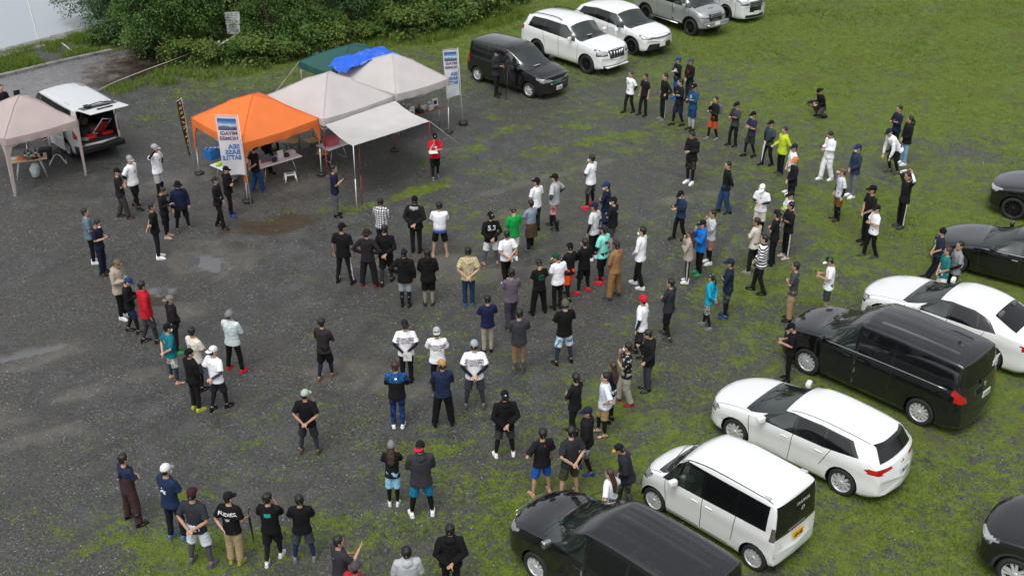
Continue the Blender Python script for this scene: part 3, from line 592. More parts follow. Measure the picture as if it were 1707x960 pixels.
def car_shell(sp):
    L, W, H = sp['L'], sp['W'], sp['H']; top = pchip(sp['top']); belt = pchip(sp['belt']); bz = sp.get('bz', .20)
    bot = pchip(sp.get('bot', [(0, bz+.06), (.35, bz), (L-.5, bz), (L, bz+.10)]))
    plan = pchip(sp.get('plan', [(0, .86), (.12, .93), (.4, .975), (.9, 1), (L-.9, 1), (L-.3, .97), (L-.06, .92), (L, .88)]))
    rw = pchip(sp.get('rw', [(0, .84), (L, .84)])); cf = sp.get('cf', .22); cr = sp.get('cr', .12); cw = sp.get('cw', .10); s0, s1 = sp['ws']
    st = sorted(set([0, .02, .05, .09, .14, .2]+[round(x, 3) for x in np.arange(.27, L-.25, .075)]+[L-.2, L-.14, L-.09, L-.05, L-.02, L]+[p[0] for p in sp['top']]))
    NL, NU = 9, 15; rows = []
    for s in st:
        w = W/2*plan(s); t = top(s); b = bot(s); sh = min(belt(s), t-.03); g = t-sh; k = min(max((g-.16)/.24, 0), 1); k = k*k*(3-2*k)
        hh = sh-b
        low = [(0, b), (w*.72, b), (w*.93, b+.015), (w*.975, b+hh*.12), (w*.988, b+hh*.3), (w*.982, b+hh*.5), (w*.990, b+hh*.66), (w*1.0, b+hh*.76), (w*.990, b+hh*.90), (w*.965, sh)]
        wc = w*.965; up = []
        we = w*rw(s); n = NU
        for i in range(1, n+1):
            u = i/n*pi/2; yh = wc*max(cos(u), 0)**.72; zh = sh+g*sin(u)**.85
            if i <= 7: q = i/7; yg = wc+(we-wc)*q+.014*sin(pi*q); zg = sh+(g-.10)*q
            elif i == 8: yg = we-.010; zg = t-.075
            elif i == 9: yg = we-.035; zg = t-.055
            else: q = (i-9)/(n-9); yg = (we-.035)*(1-q); zg = t-.050*((1-q)**2)
            up.append((yh+(yg-yh)*k, zh+(zg-zh)*k))
        half = low+up; row = []
        for (y, z) in half+[(-y, z) for (y, z) in half[-2:0:-1]]:
            a = (abs(y)/(W/2)); zf = 1.
            ds = cf*math.exp(-s/.45)*a**2.2 - cr*math.exp(-(L-s)/.35)*a**2.2
            if s0-.25 < s < s1+.3: ds += cw*a*a*math.exp(-((s-(s0+s1)/2)/((s1-s0)*.75))**2)
            row.append(Vector((L/2-(s+ds), y, z)))
        rows.append(row)
    bm = bmesh.new(); n = len(rows[0])
    V = [[bm.verts.new(p) for p in r] for r in rows]
    for i in range(len(V)-1):
        for j in range(n): bm.faces.new((V[i][j], V[i][(j+1) % n], V[i+1][(j+1) % n], V[i+1][j]))
    for e, sg in ((0, 1), (-1, -1)):
        R0 = V[e]; zc = sum(v.co.z for v in R0)/n; prev = R0
        for q in (.93, .7, .45, .2):
            dome = sg*(1-q*q)*.03
            xs = [v.co.x for v in R0]; xm = max(xs) if sg > 0 else min(xs)
            ring = [bm.verts.new((v.co.x*q+xm*(1-q)+dome if True else 0, v.co.y*q, zc+(v.co.z-zc)*q)) for v in R0]
            for j in range(n): bm.faces.new((prev[j], prev[(j+1) % n], ring[(j+1) % n], ring[j]) if sg < 0 else (prev[(j+1) % n], prev[j], ring[j], ring[(j+1) % n]))
            prev = ring
        c = bm.verts.new((xm+sg*.03, 0, zc))
        for j in range(n): bm.faces.new((prev[j], prev[(j+1) % n], c))
    bmesh.ops.recalc_face_normals(bm, faces=bm.faces)
    return bm, top, belt

def region(bm, poly, axis, test, idx, lay, over=()):
    """cut the shell along a polygon seen along an axis and give the faces inside it the id idx.
    axis 'y': poly in (s, z); 'x': poly in (y, z); 'z': poly in (s, y)"""
    L2 = region.L/2
    def uv(c): return (L2-c.x, c.z) if axis == 'y' else ((c.y, c.z) if axis == 'x' else (L2-c.x, c.y))
    P = poly; xs = [p[0] for p in P]; ys = [p[1] for p in P]; x0, x1, y0, y1 = min(xs)-.12, max(xs)+.12, min(ys)-.12, max(ys)+.12
    fs = [f for f in bm.faces if (lambda u: x0 < u[0] < x1 and y0 < u[1] < y1)(uv(f.calc_center_median())) and test(f)]
    for i in range(len(P)):
        a, b = P[i], P[(i+1) % len(P)]
        if not fs: break
        if axis == 'y': pa, pb, ax = Vector((L2-a[0], 0, a[1])), Vector((L2-b[0], 0, b[1])), Vector((0, 1, 0))
        elif axis == 'x': pa, pb, ax = Vector((0, a[0], a[1])), Vector((0, b[0], b[1])), Vector((1, 0, 0))
        else: pa, pb, ax = Vector((L2-a[0], a[1], 0)), Vector((L2-b[0], b[1], 0)), Vector((0, 0, 1))
        no = (pb-pa).cross(ax)
        if no.length < 1e-6: continue
        geom = set(fs)
        for f in fs: geom |= set(f.edges) | set(f.verts)
        rs = bmesh.ops.bisect_plane(bm, geom=list(geom), dist=1e-4, plane_co=pa, plane_no=no.normalized())
        fs = [g for g in rs['geom'] if isinstance(g, bmesh.types.BMFace) and g.is_valid]
    for f in fs:
        if test(f):
            u = uv(f.calc_center_median())
            if x0 < u[0] < x1 and y0 < u[1] < y1 and pip(u[0], u[1], P):
                if not over or f[lay] in over: f[lay] = idx
def split(bm, lay, ids):
    """faces with one of ids -> new bmesh (kept apart from the shell)"""
    nb = bmesh.new(); mp = {}
    fs = [f for f in bm.faces if f[lay] in ids]
    for f in fs:
        vs = []
        for v in f.verts:
            if v not in mp: mp[v] = nb.verts.new(v.co)
            vs.append(mp[v])
        try: nb.faces.new(vs)
        except ValueError: pass
    if fs: bmesh.ops.delete(bm, geom=fs, context='FACES')
    return nb, len(fs)

def make_car(sp, name, label, cat, loc, rz, group=None):
    L, W, H, wb, fo, R = sp['L'], sp['W'], sp['H'], sp['wb'], sp['fo'], sp['R']; region.L = L
    bm, top, belt = car_shell(sp); lay = bm.faces.layers.int.new('rid')
    paint = sp['paint']; root = thing(name, label, cat, loc, rz, group)
    bl = lambda s: belt(s)
    side = lambda sg: (lambda f: f.calc_center_median().y*sg > W*.28 and f.calc_center_median().z > .1 and abs(f.normal.y) > .3)
    # ids: 0 paint 1 gap 2 trim black 3 cladding 4 lower dark 5.. named
    ID = dict(gap=1, trim=2, clad=3, dark=4, ws=10, rg=11, hl=12, tl=14, gr=16, sw=20, tlc=15)
    ax = [fo, fo+wb]
    for sg in (1, -1):
        T = side(sg)
        # black band of the side glass, then the panes
        for P in sp.get('dlo', []): region(bm, P, 'y', T, ID['trim'], lay)
        for k, (P, kind) in enumerate(sp['side']): region(bm, P, 'y', T, ID['sw']+k+(50 if sg < 0 else 0), lay)
        for s in sp['gaps']:
            (sa, za), (sb, zb) = s; dx = .008 if abs(sb-sa) < abs(zb-za) else 0; dz = 0 if dx else .008
            region(bm, [(sa-dx, za-dz), (sb-dx, zb-dz), (sb+dx, zb+dz), (sa+dx, za+dz)], 'y', T, 1, lay, (0,))
        for P in sp.get('sill', []): region(bm, P, 'y', T, ID['clad'], lay, (0, 1))
        Tw = lambda f, sg=sg: f.calc_center_median().y*sg > W*.30 and f.calc_center_median().z < belt(1.5)-.02
        for a in ax:
            ra = R+sp.get('arch', .055)
            circ = lambda r: [(a+r*cos(2*pi*i/18), R+.01+r*sin(2*pi*i/18)) for i in range(18)]
            if sp.get('clad'): region(bm, circ(ra+.06), 'y', Tw, ID['clad'], lay, (0, 1, 3))
            region(bm, circ(ra), 'y', Tw, 99, lay)
        for P in sp.get('hls', []): region(bm, P, 'y', T, ID['hl'], lay, (0, 1, 16))
        for P in sp.get('tls', []): region(bm, P, 'y', T, ID['tl'], lay)
    fr = lambda f: f.calc_center_median().x > L/2-.75 and f.normal.x > .25
    rr = lambda f: f.calc_center_median().x < -L/2+sp.get('rdepth', .8) and f.normal.x < -.12
    for P in sp.get('grille', []): region(bm, P, 'x', fr, ID['gr'], lay)
    for P in sp.get('intake', []): region(bm, P, 'x', fr, ID['dark'], lay, (0, 1))
    for P in sp.get('hlf', []):
        for s in (1, -1): region(bm, [(s*a, b) for a, b in P], 'x', fr, ID['hl'], lay)
    for P in sp.get('tlf', []):
        for s in (1, -1): region(bm, [(s*a, b) for a, b in P], 'x', rr, ID['tl'], lay)
    if sp.get('rg'): region(bm, sp['rg'], 'x', rr, ID['rg'], lay)
    if sp.get('rtrim'): region(bm, sp['rtrim'], 'x', rr, ID['trim'], lay, (0, 1))
    for P in sp.get('rlow', []): region(bm, P, 'x', rr, ID['clad'], lay, (0, 1))
    if sp.get('ropen'): region(bm, sp['ropen'], 'x', rr, 99, lay)
    up = lambda f: f.calc_center_median().z > belt(L/2-f.calc_center_median().x)+.005 and f.normal.z > .12
    s0, s1 = sp['ws']; wy = W/2
    region(bm, [(s0-.13, -wy*.80), (s0, -wy*.84), (s0, wy*.84), (s0-.13, wy*.80)], 'z', lambda f: f.normal.z > .3, ID['trim'], lay, (0,))     # cowl
    wst = sp.get('wst', .90)
    region(bm, [(s0, -wy*.86), (s1, -wy*wst*.86), (s1, wy*wst*.86), (s0, wy*.86)], 'z', up, ID['ws'], lay, (0, 2))
    if sp.get('rgt'):       # sloping rear glass seen from above (saloon)
        a, b, ya, yb = sp['rgt']; region(bm, [(a, -ya), (b, -yb), (b, yb), (a, ya)], 'z', up, ID['rg'], lay, (0, 2))
    for s in sp.get('hood', [.12]):
        region(bm, [(s, -wy*.7), (s+.012, -wy*.7), (s+.012, wy*.7), (s, wy*.7)], 'z', lambda f: f.normal.z > .3, 1, lay, (0,))
    for y in (-1, 1): region(bm, [(sp.get('hood', [.12])[0], y*wy*.80), (s0-.02, y*wy*.86), (s0-.02, y*wy*.86+.012), (sp.get('hood', [.12])[0], y*wy*.80+.012)], 'z', lambda f: f.normal.z > .3, 1, lay, (0,))
    for (a, b, ys) in sp.get('grooves', []):
        for y in ys: region(bm, [(a, y), (b, y), (b, y+.014), (a, y+.014)], 'z', lambda f: f.normal.z > .8, 1 if sp.get('gdark') else 98, lay, (0,))
    rl = sp.get('roofline')
    if rl:
        for y in (-1, 1): region(bm, [(rl[0], y*rl[2]), (rl[1], y*rl[3]), (rl[1], y*rl[3]+.02*y), (rl[0], y*rl[2]+.02*y)], 'z', lambda f: f.normal.z > .5, 2, lay, (0,))
    # press the roof grooves in a little
    gv = {v for f in bm.faces if f[lay] == 98 for v in f.verts}
    for v in gv: v.co.z -= .003
    bmesh.ops.delete(bm, geom=[f for f in bm.faces if f[lay] == 99], context='FACES')
    dup = bm.copy(); dl = dup.faces.layers.int['rid']
    glass, pane = {}, []
    def take(ids, nm, mat, inset=0.):
        nb, k = split(bm, lay, ids)
        if not k: nb.free(); return None
        bmesh.ops.dissolve_limit(nb, angle_limit=.002, verts=nb.verts, edges=nb.edges) if False else None
        if inset:
            nb.normal_update()
            for v in nb.verts: v.co -= v.normal*inset
        return obj(nm, nb, mat, root, smooth=True)
    wso = take((ID['ws'],), 'windscreen', GLASSF, .004)
    take((ID['rg'],), 'rear_window', sp.get('rgmat', GLASSD), .004)
    for sg in (0, 50):
        for k, (P, kind) in enumerate(sp['side']): take((ID['sw']+k+sg,), 'side_window', GLASSF if kind == 'c' else GLASSD, .004)
    for ids, nm, mat in (((ID['gr'],), 'grille', sp.get('grmat', GLOSSB)),): take(ids, nm, mat, .012)
    for nm, idn, mat in (('headlight', ID['hl'], LAMP), ('tail_light', ID['tl'], sp.get('tlmat', REDL))):
        for sg in (1, -1):
            for f in bm.faces:
                if f[lay] == idn and f.calc_center_median().y*sg > 0: f[lay] = 60
            o = take((60,), nm, mat, .003)
            if o and nm == 'headlight':       # dark reflector housing with a bright lens
                o.data.materials.append(LAMPI); rs = random.Random(3)
                P = [p.center for p in o.data.polygons]; zz = [c.z for c in P]; zm = (min(zz)*.45+max(zz)*.55)
                for p in o.data.polygons:
                    if abs(p.center.z-zm) > (max(zz)-min(zz))*.30: p.material_index = 1
    mi = {0: 0, 98: 0, 1: 1, 2: 2, 3: 3, 4: 4}
    for f in bm.faces: f.material_index = mi.get(f[lay], 0)
    for f in bm.faces:
        if f.normal.z < -.7 and f.calc_center_median().z < .4: f.material_index = 4
    obj('body', bm, [paint, DARK, sp.get('trimmat', GLOSSB), sp.get('cladmat', CLAD), RUB], root, smooth=True)
    # inner skin, floor and wheel housings
    bmesh.ops.delete(dup, geom=[f for f in dup.faces if f[dl] in (10, 11) or 20 <= f[dl] <= 90 or f.calc_center_median().z < .35 or f[dl] == 99], context='FACES')
    dup.normal_update()
    for v in dup.verts: v.co -= v.normal*.03
    zf = belt(2.)-.55
    box(dup, (-.1, 0, zf-.05), (L-1.2, W-.36, .06)); box(dup, (L/2-sp['ws'][0]-.28, 0, belt(s0)-.12), (.5, W-.30, .16), None, .03)
    for sg in (-1, 1):
        for a in ax: box(dup, (L/2-a, sg*(W/2-.36), R+.02), (2*R+.16, .10, 2*R-.06))
    obj('interior', dup, LINER, root)
    for sg in (1, -1):
        for a in ax:
            bm = bmesh.new(); ra = R+.05; n = 16; rg_ = [[(L/2-a+ra*cos(pi*i/n-.1), sg*y, R+ra*sin(pi*i/n-.1)) for i in range(n+1)] for y in (W/2*.955, W/2-.34)]
            vs = [[bm.verts.new(p) for p in r] for r in rg_]
            for i in range(n): bm.faces.new((vs[0][i], vs[0][i+1], vs[1][i+1], vs[1][i]))
            obj('wheel_housing', bm, RUB, root)
    # seats and steering wheel
    for row, (sx, ys) in enumerate(sp.get('seats', [])):
        for y in ys:
            b2 = bmesh.new(); box(b2, (0, 0, .0), (.5, .5, .16), None, .04); box(b2, (-.25, 0, .32), (.14, .48, .60), Matrix.Rotation(-.2, 3, 'Y'), .05)
            o = obj('seat', b2, INTG, root, smooth=False); o.location = (L/2-sx, y, zf+.18)
            b2 = bmesh.new(); box(b2, (-.36, 0, .72), (.10, .26, .17), None, .04); obj('headrest', b2, INTG, o)
    b2 = bmesh.new(); n = 20; rwm = Matrix.Translation((L/2-s0-.62, -W*.21, belt(s0)+.0)) @ Matrix.Rotation(-1.1, 4, 'Y')
    tube(b2, [rwm @ Vector((.18*cos(2*pi*i/n), .18*sin(2*pi*i/n), 0)) for i in range(n+1)], .015, 6); box(b2, rwm @ Vector((0, 0, 0)), (.04, .3, .05)); obj('steering_wheel', b2, INTD, root)
    # wheels
    tm, rm = wheel_meshes(R, sp.get('rim', R*.66), sp.get('tw', .20), sp.get('spokes', 10), sp.get('rimdark', False))
    for sg in (1, -1):
        for a in ax:
            o = oset('wheel', tm, TYRE, root, (L/2-a, sg*(W/2-.125), R), (0, 0.3*a, 0 if sg > 0 else pi)); oset('rim', rm, [RIMD if sp.get('rimdark') else RIMS, RIMD], o)
    # mirrors, handles, plates, wipers
    ms = sp.get('mirror', s0+.45); mc = sp.get('mirmat', paint)
    for sg in (1, -1):
        b2 = bmesh.new(); mz = belt(ms)+.10; y = W/2*.965
        box(b2, (L/2-ms, sg*(y+.13), mz), (.13, .20, .15), Matrix.Rotation(-.25*sg, 3, 'Z'), .045)
        box(b2, (L/2-ms-.01, sg*(y+.02), mz-.06), (.06, .12, .04), None, .01, 1)
        obj('mirror', b2, [mc, RUB], root, smooth=False)
        for hx in sp.get('handles', []):
            b2 = bmesh.new(); hz = belt(hx)-.14; box(b2, (L/2-hx, sg*(W/2*.99+.008), hz), (.17, .028, .028), None, .010); obj('door_handle', b2, sp.get('hmat', paint), root)
    b2 = bmesh.new()
    for y in (.28, -.30):
        z0 = top(s0)+.012; z1 = top(s0+.18)+.015; tube(b2, [(L/2-s0+.03, y, z0), (L/2-s0-.02, y-.35, z1), (L/2-s0-.10, y-.52, top(s0+.2)+.01)], .008, 5)
    obj('wiper', b2, RUB, root)
    def plate(x, z, sg, mat, txt, ink, tilt=0.):
        b2 = bmesh.new(); box(b2, (0, 0, 0), (.012, .33, .165), None, .004); o = obj('number_plate', b2, mat, root); o.location = (x, sp.get('ply', 0), z); o.rotation_euler = (0, tilt, 0)
        me = text_mesh(txt, .12, 'CENTER', .003); q = oset('figures', me, ink, o) if me.materials else obj('figures', me.copy(), ink, o)
        q.rotation_euler = (pi/2, 0, pi/2*sg); q.location = (sg*.009, 0, -.018); q.scale = (.95, 1, 1)
    pm, pi_ = sp.get('plate', (PLW, PLG)); tr, tf = sp.get('ptxt', ('', ''))
    if tf: plate(sp.get('pxf', L/2+.035), sp.get('pzf', .45), 1, pm, tf, pi_)
    if tr: plate(sp.get('pxr', -L/2-.035), sp.get('pzr', .85), -1, pm, tr, pi_)
    if sp.get('extra'): sp['extra'](root, sp, top, belt)
    return root
def bars(root, x, zs, wd, mat, name='grille_bar', h=.018, curve=.0):
    for z in zs:
        b2 = bmesh.new(); n = 8
        tube(b2, [(x-curve*(abs(i-n/2)/(n/2))**2, (i/n-.5)*wd, z) for i in range(n+1)], h/2, 6); obj(name, b2, mat, root)
def rails(root, L, s0, s1, y, top, mat, h=.05):
    for sg in (1, -1):
        b2 = bmesh.new(); n = 8; pts = []
        for i in range(n+1):
            s = s0+(s1-s0)*i/n; e = min(i, n-i); pts.append((L/2-s, sg*y, top(s)-.045+(h if e > 0 else -.0)))
        tube(b2, pts, .018, 6); obj('roof_rail', b2, mat, root)
def spoiler(root, L, s, w, z, d, mat):
    b2 = bmesh.new(); box(b2, (L/2-s-d/2, 0, z), (d, w, .05), Matrix.Rotation(.10, 3, 'Y'), .02); obj('spoiler', b2, mat, root)
def place(sp, front, rear=None, sg=1, yaw=None):
    """front/rear: picture points where the near side tyres touch the ground; sg: +1 when the left flank is the near one"""
    A = G(*front)
    if rear: B = G(*rear); d = (A-B).normalized(); mid = (A+B)/2; rz = math.atan2(d.y, d.x)
    else: rz = R_(yaw); d = Vector((cos(rz), sin(rz), 0)); mid = A-d*sp['wb']/2
    lft = Vector((-d.y, d.x, 0))
    c = mid-lft*sg*(sp['W']/2-.05); xo = sp['fo']+sp['wb']/2-sp['L']/2          # wheelbase middle, measured back from the car centre
    c = c+d*xo
    return (c.x, c.y, 0), rz
def base(**k): d = dict(seats=[(0, [])]); d.update(k); return d
# ---------------------------------------------------------------- the vehicles of the lot
def minivan(L, W, H, wb, fo, R, k=1., **x):
    s0 = x.pop('s0', .98); s1 = x.pop('s1', 1.78); hz = x.pop('hz', 1.13); b0 = hz-.02
    e = L-.10
    sp = dict(L=L, W=W, H=H, wb=wb, fo=fo, R=R, bz=.19, ws=(s0, s1),
        top=[(0, .72), (.03, .92), (.12, hz-.14), (.4, hz-.05), (s0-.1, hz+.04), (s0, hz+.07), (s1, H-.14), (s1+.3, H-.035), (L*.58, H), (L-.55, H-.03), (L-.24, H-.08), (L-.14, H-.55), (L-.06, hz-.15), (L, .62)],
        belt=[(0, .80), (.3, hz-.17), (s0, b0-.02), (L-.5, b0+.05), (L, b0+.02)], rw=[(0, .80), (L, .85)], cf=.20, cw=.12,
        gaps=[((s0+.12, .28), (s0+.10, b0-.03)), ((s0+1.12, .28), (s0+1.12, b0)), ((s0+2.05, .45), (s0+2.10, b0+.02)), ((s0+1.12, .62*0+.30), (s0+2.0, .30))],
        handles=(s0+.95, s0+1.30), hls=[[(.02, hz-.36), (.45, hz-.22), (.50, hz-.13), (.10, hz-.20)]], hlf=[[(W*.22, hz-.38), (W*.5, hz-.34), (W*.5, hz-.14), (W*.24, hz-.22)]],
        grille=[[(-W*.22, .52), (W*.22, .52), (W*.24, hz-.20), (-W*.24, hz-.20)]], intake=[[(-W*.36, .27), (W*.36, .27), (W*.34, .40), (-W*.34, .40)]],
        seats=[(s0+1.15, (-.38, .38)), (s0+2.15, (-.38, .38))], mirror=s0+.30, arch=.05, rdepth=.5)
    zt = H-.17
    sp['side'] = [([(s0+.10, b0+.03), (s0+.42, b0+.03), (s0+.60, zt-.10), (s0+.55, zt-.10)], 'c'), ([(s0+.47, b0+.03), (s0+1.08, b0+.03), (s0+1.10, zt), (s0+.72, zt-.03)], 'c'),
                  ([(s0+1.17, b0+.03), (s0+2.03, b0+.04), (s0+2.03, zt), (s0+1.19, zt)], 'd'), ([(s0+2.10, b0+.05), (L-.38, b0+.09), (L-.42, zt-.02), (s0+2.10, zt)], 'd')]
    sp['dlo'] = [[(s0+.02, b0+.0), (L-.32, b0+.04), (L-.34, zt+.02), (s0+.68, zt+.03)]]
    sp['rg'] = [(-W*.38, hz+.10), (W*.38, hz+.10), (W*.345, H-.16), (-W*.345, H-.16)]
    sp['tlf'] = [[(W*.40, hz-.30), (W*.50, hz-.30), (W*.50, hz+.16), (W*.42, hz+.10)]]
    sp['tls'] = [[(L-.22, hz-.28), (L, hz-.28), (L, hz+.15), (L-.14, hz+.12)]]
    sp.update(x); return sp
def suv(L, W, H, wb, fo, R, **x):
    hz = x.pop('hz', 1.02); s0 = x.pop('s0', 1.22); s1 = x.pop('s1', 1.98); rk = x.pop('rk', .0); b0 = hz+.02
    sp = dict(L=L, W=W, H=H, wb=wb, fo=fo, R=R, bz=.26, ws=(s0, s1),
        top=[(0, .72), (.03, .86), (.14, hz-.10), (.5, hz-.01), (s0-.1, hz+.08), (s0, hz+.10), (s1, H-.12), (s1+.35, H-.02), (L*.62, H), (L-.75, H-.07-rk*.5), (L-.42, H-.14-rk), (L-.20, H-.46-rk*.3), (L-.08, hz-.02), (L, .70)],
        belt=[(0, .74), (.3, hz-.12), (s0, b0-.02), (L-.8, b0+.07), (L, b0+.02)], rw=[(0, .78), (L, .80)], cf=.26, cw=.14,
        gaps=[((s0+.02, .34), (s0-.02, b0-.02)), ((s0+1.05, .34), (s0+1.08, b0+.02)), ((s0+1.82, .60), (s0+1.98, b0+.06))], handles=(s0+.9, s0+1.72),
        hls=[[(.03, hz-.26), (.52, hz-.13), (.52, hz-.06), (.12, hz-.13)]], hlf=[[(W*.22, hz-.24), (W*.5, hz-.26), (W*.5, hz-.10), (W*.24, hz-.14)]],
        grille=[[(-W*.20, .52), (W*.20, .52), (W*.24, hz-.13), (-W*.24, hz-.13)]], intake=[[(-W*.40, .29), (W*.40, .29), (W*.36, .43), (-W*.36, .43)]],
        seats=[(s0+1.05, (-.38, .38)), (s0+1.9, (-.38, .38))], mirror=s0+.34, arch=.06, clad=True, sill=[[(fo+.3, .20), (fo+wb-.3, .20), (fo+wb-.3, .40), (fo+.3, .40)]], rdepth=.7)
    zt = H-.16
    sp['side'] = [([(s0+.28, b0+.02), (s0+1.03, b0+.03), (s0+1.06, zt), (s0+.83, zt-.04)], 'c'), ([(s0+1.11, b0+.04), (s0+1.92, b0+.08), (s0+1.86, zt-.01), (s0+1.13, zt)], 'd'), ([(s0+2.0, b0+.09), (L-.62, b0+.13+rk*.2), (L-.78, zt-.04-rk*.6), (s0+1.94, zt-.02)], 'd')]
    sp['dlo'] = [[(s0+.12, b0-.01), (L-.56, b0+.09+rk*.2), (L-.74, zt-.02-rk*.6), (s0+1.9, zt+.02), (s0+.78, zt-.01)]]
    sp['rg'] = [(-W*.37, hz+.12), (W*.37, hz+.12), (W*.32, H-.20-rk), (-W*.32, H-.20-rk)]
    sp['tlf'] = [[(W*.30, hz-.08), (W*.50, hz-.08), (W*.50, hz+.08), (W*.32, hz+.08)]]
    sp['tls'] = [[(L-.30, hz-.10), (L, hz-.10), (L, hz+.10), (L-.24, hz+.08)]]
    sp.update(x); return sp
grpR = 'cars parked in the row beside the crowd'; grpT = 'vehicles parked in the row before the bushes'

# white estate
L, W, H = 4.495, 1.745, 1.46
est = dict(L=L, W=W, H=H, wb=2.64, fo=.93, R=.315, bz=.17, paint=WHITE, ws=(1.20, 2.0), wst=.88,
    top=[(0, .60), (.03, .70), (.12, .77), (.5, .87), (1.08, .985), (1.2, 1.01), (2.0, 1.35), (2.35, 1.435), (2.8, 1.46), (3.5, 1.43), (3.95, 1.385), (4.10, 1.34), (4.16, 1.26), (4.33, .99), (4.40, .92), (4.495, .62)],
    belt=[(0, .62), (.4, .78), (1.1, .90), (1.5, .93), (3.4, .99), (4.1, 1.0), (4.495, .95)], rw=[(0, .74), (2, .76), (4.5, .72)], cf=.34, cw=.15, cr=.22,
    plan=[(0, .80), (.12, .90), (.4, .965), (.9, 1), (3.5, 1), (4.2, .96), (4.42, .90), (4.495, .84)],
    gaps=[((1.30, .30), (1.24, .92)), ((2.28, .28), (2.34, .95)), ((3.02, .52), (3.24, .98)), ((.55, .50), (1.2, .58))], handles=(2.15, 2.98),
    side=[([(1.62, .955), (2.27, .975), (2.30, 1.30), (2.05, 1.27)], 'c'), ([(2.36, .98), (3.05, .995), (3.0, 1.315), (2.39, 1.31)], 'd'), ([(3.10, 1.0), (3.75, 1.06), (3.55, 1.275), (3.06, 1.31)], 'd')],
    dlo=[[(1.42, .93), (3.05, .965), (3.86, 1.045), (3.62, 1.30), (2.9, 1.345), (2.2, 1.325), (1.9, 1.25)]],
    hls=[[(.06, .60), (.50, .72), (.42, .77), (.10, .70)]], hlf=[[(.42, .60), (.80, .60), (.80, .72), (.46, .66)]], grille=[[(-.5, .28), (.5, .28), (.62, .50), (-.62, .50)]],
    rg=[(-.63, 1.0), (.63, 1.0), (.54, 1.33), (-.54, 1.33)], tlf=[[(.34, .84), (.90, .80), (.90, .93), (.36, .90)]], tls=[[(4.02, .86), (4.5, .74), (4.5, .90), (4.05, .90)]],
    rlow=[[(-.6, .20), (.6, .20), (.6, .27), (-.6, .27)]], rdepth=.75, ptxt=('36-51', ''), pzr=.74, pxr=-L/2-.022, seats=[(2.25, (-.36, .36)), (3.05, (-.36, .36))], mirror=1.62, spokes=10, rim=.225, roofline=(2.1, 3.95, .60, .56))
def est_x(r, sp, top, belt):
    b = bmesh.new(); bmesh.ops.create_cone(b, segments=4, radius1=.05, radius2=.01, depth=.06, cap_ends=True); bmesh.ops.scale(b, vec=(1.8, .4, 1), verts=b.verts); bmesh.ops.translate(b, vec=(L/2-3.75, 0, top(3.75)+.03), verts=b.verts); obj('antenna', b, WHITE, r)
    b = bmesh.new(); lathe(b, [(.05, 0), (.05, .01)], 16, 0, Matrix.Translation((-L/2+.055, 0, .89)) @ Matrix.Rotation(-pi/2, 4, 'Y') @ Matrix.Diagonal((.7, 1.1, 1, 1))); obj('emblem', b, CHROME, r)
est['extra'] = est_x
make_car(est, 'parked_car', 'white estate car with dark rear window, between the black minivan and the boxy wagon', 'car', *place(est, (1222, 738), (1400, 824), 1), group=grpR)

# boxy white kei wagon
kei = minivan(3.395, 1.475, 1.785, 2.46, .48, .285, paint=WHITE, s0=.60, s1=1.02, hz=1.03, ptxt=('69-40', ''), plate=(PLY, INK), pzr=.86, spokes=12, rim=.20, trimmat=GLOSSB)
Lk = 3.395; b0 = 1.01; zt = 1.60
kei['top'] = [(0, .62), (.03, .80), (.12, .90), (.35, .99), (.55, 1.05), (.60, 1.08), (1.02, 1.60), (1.25, 1.72), (1.9, 1.785), (2.9, 1.765), (3.20, 1.73), (3.30, 1.66), (3.33, 1.52), (3.37, .95), (3.395, .60)]
kei['belt'] = [(0, .70), (.3, .90), (.6, .97), (3.39, 1.04)]; kei['rw'] = [(0, .86), (3.4, .90)]; kei['cf'] = .15; kei['cr'] = .04; kei['cw'] = .07; kei['plan'] = [(0, .88), (.12, .95), (.35, .99), (.7, 1), (3.0, 1), (3.3, .985), (3.395, .95)]
kei['side'] = [([(.72, .99), (.98, .99), (1.08, 1.40), (.95, 1.36)], 'c'), ([(1.04, 1.0), (1.62, 1.01), (1.63, 1.56), (1.16, 1.53)], 'c'), ([(1.72, 1.02), (2.42, 1.04), (2.42, 1.58), (1.73, 1.575)], 'd'), ([(2.50, 1.05), (3.06, 1.08), (3.08, 1.58), (2.50, 1.59)], 'd')]
kei['dlo'] = [[(.66, .97), (3.14, 1.04), (3.16, 1.61), (1.2, 1.62), (.98, 1.44)]]
kei['gaps'] = [((.80, .28), (.74, .96)), ((1.66, .28), (1.67, 1.0)), ((2.40, .42), (2.46, 1.02)), ((1.7, .30), (2.34, .30)), ((.80, .30), (1.62, .30))]
kei['handles'] = (1.50, 1.84); kei['mirror'] = 1.02
kei['rg'] = [(-.66, .98), (.66, .98), (.63, 1.62), (-.63, 1.62)]; kei['tlf'] = [[(.64, .90), (.74, .90), (.74, 1.16), (.66, 1.16)]]; kei['tls'] = [[(3.24, .88), (3.4, .88), (3.4, 1.18), (3.26, 1.18)]]; kei['tlmat'] = CLRL
kei['rtrim'] = [(-.70, .90), (.70, .90), (.70, 1.0), (-.70, 1.0)]; kei['grille'] = [[(-.30, .62), (.30, .62), (.32, .80), (-.32, .80)]]; kei['intake'] = [[(-.5, .27), (.5, .27), (.5, .42), (-.5, .42)]]; kei['ply'] = 0.0; kei['pzr'] = .80; kei['rdepth'] = .35
kei['hlf'] = [[(.36, .72), (.74, .74), (.74, .92), (.42, .88)]]; kei['hls'] = [[(.02, .70), (.40, .86), (.42, .93), (.08, .88)]]; kei['seats'] = [(1.45, (-.32, .32)), (2.2, (-.32, .32))]; kei['roofline'] = (1.05, 3.2, .615, .615)
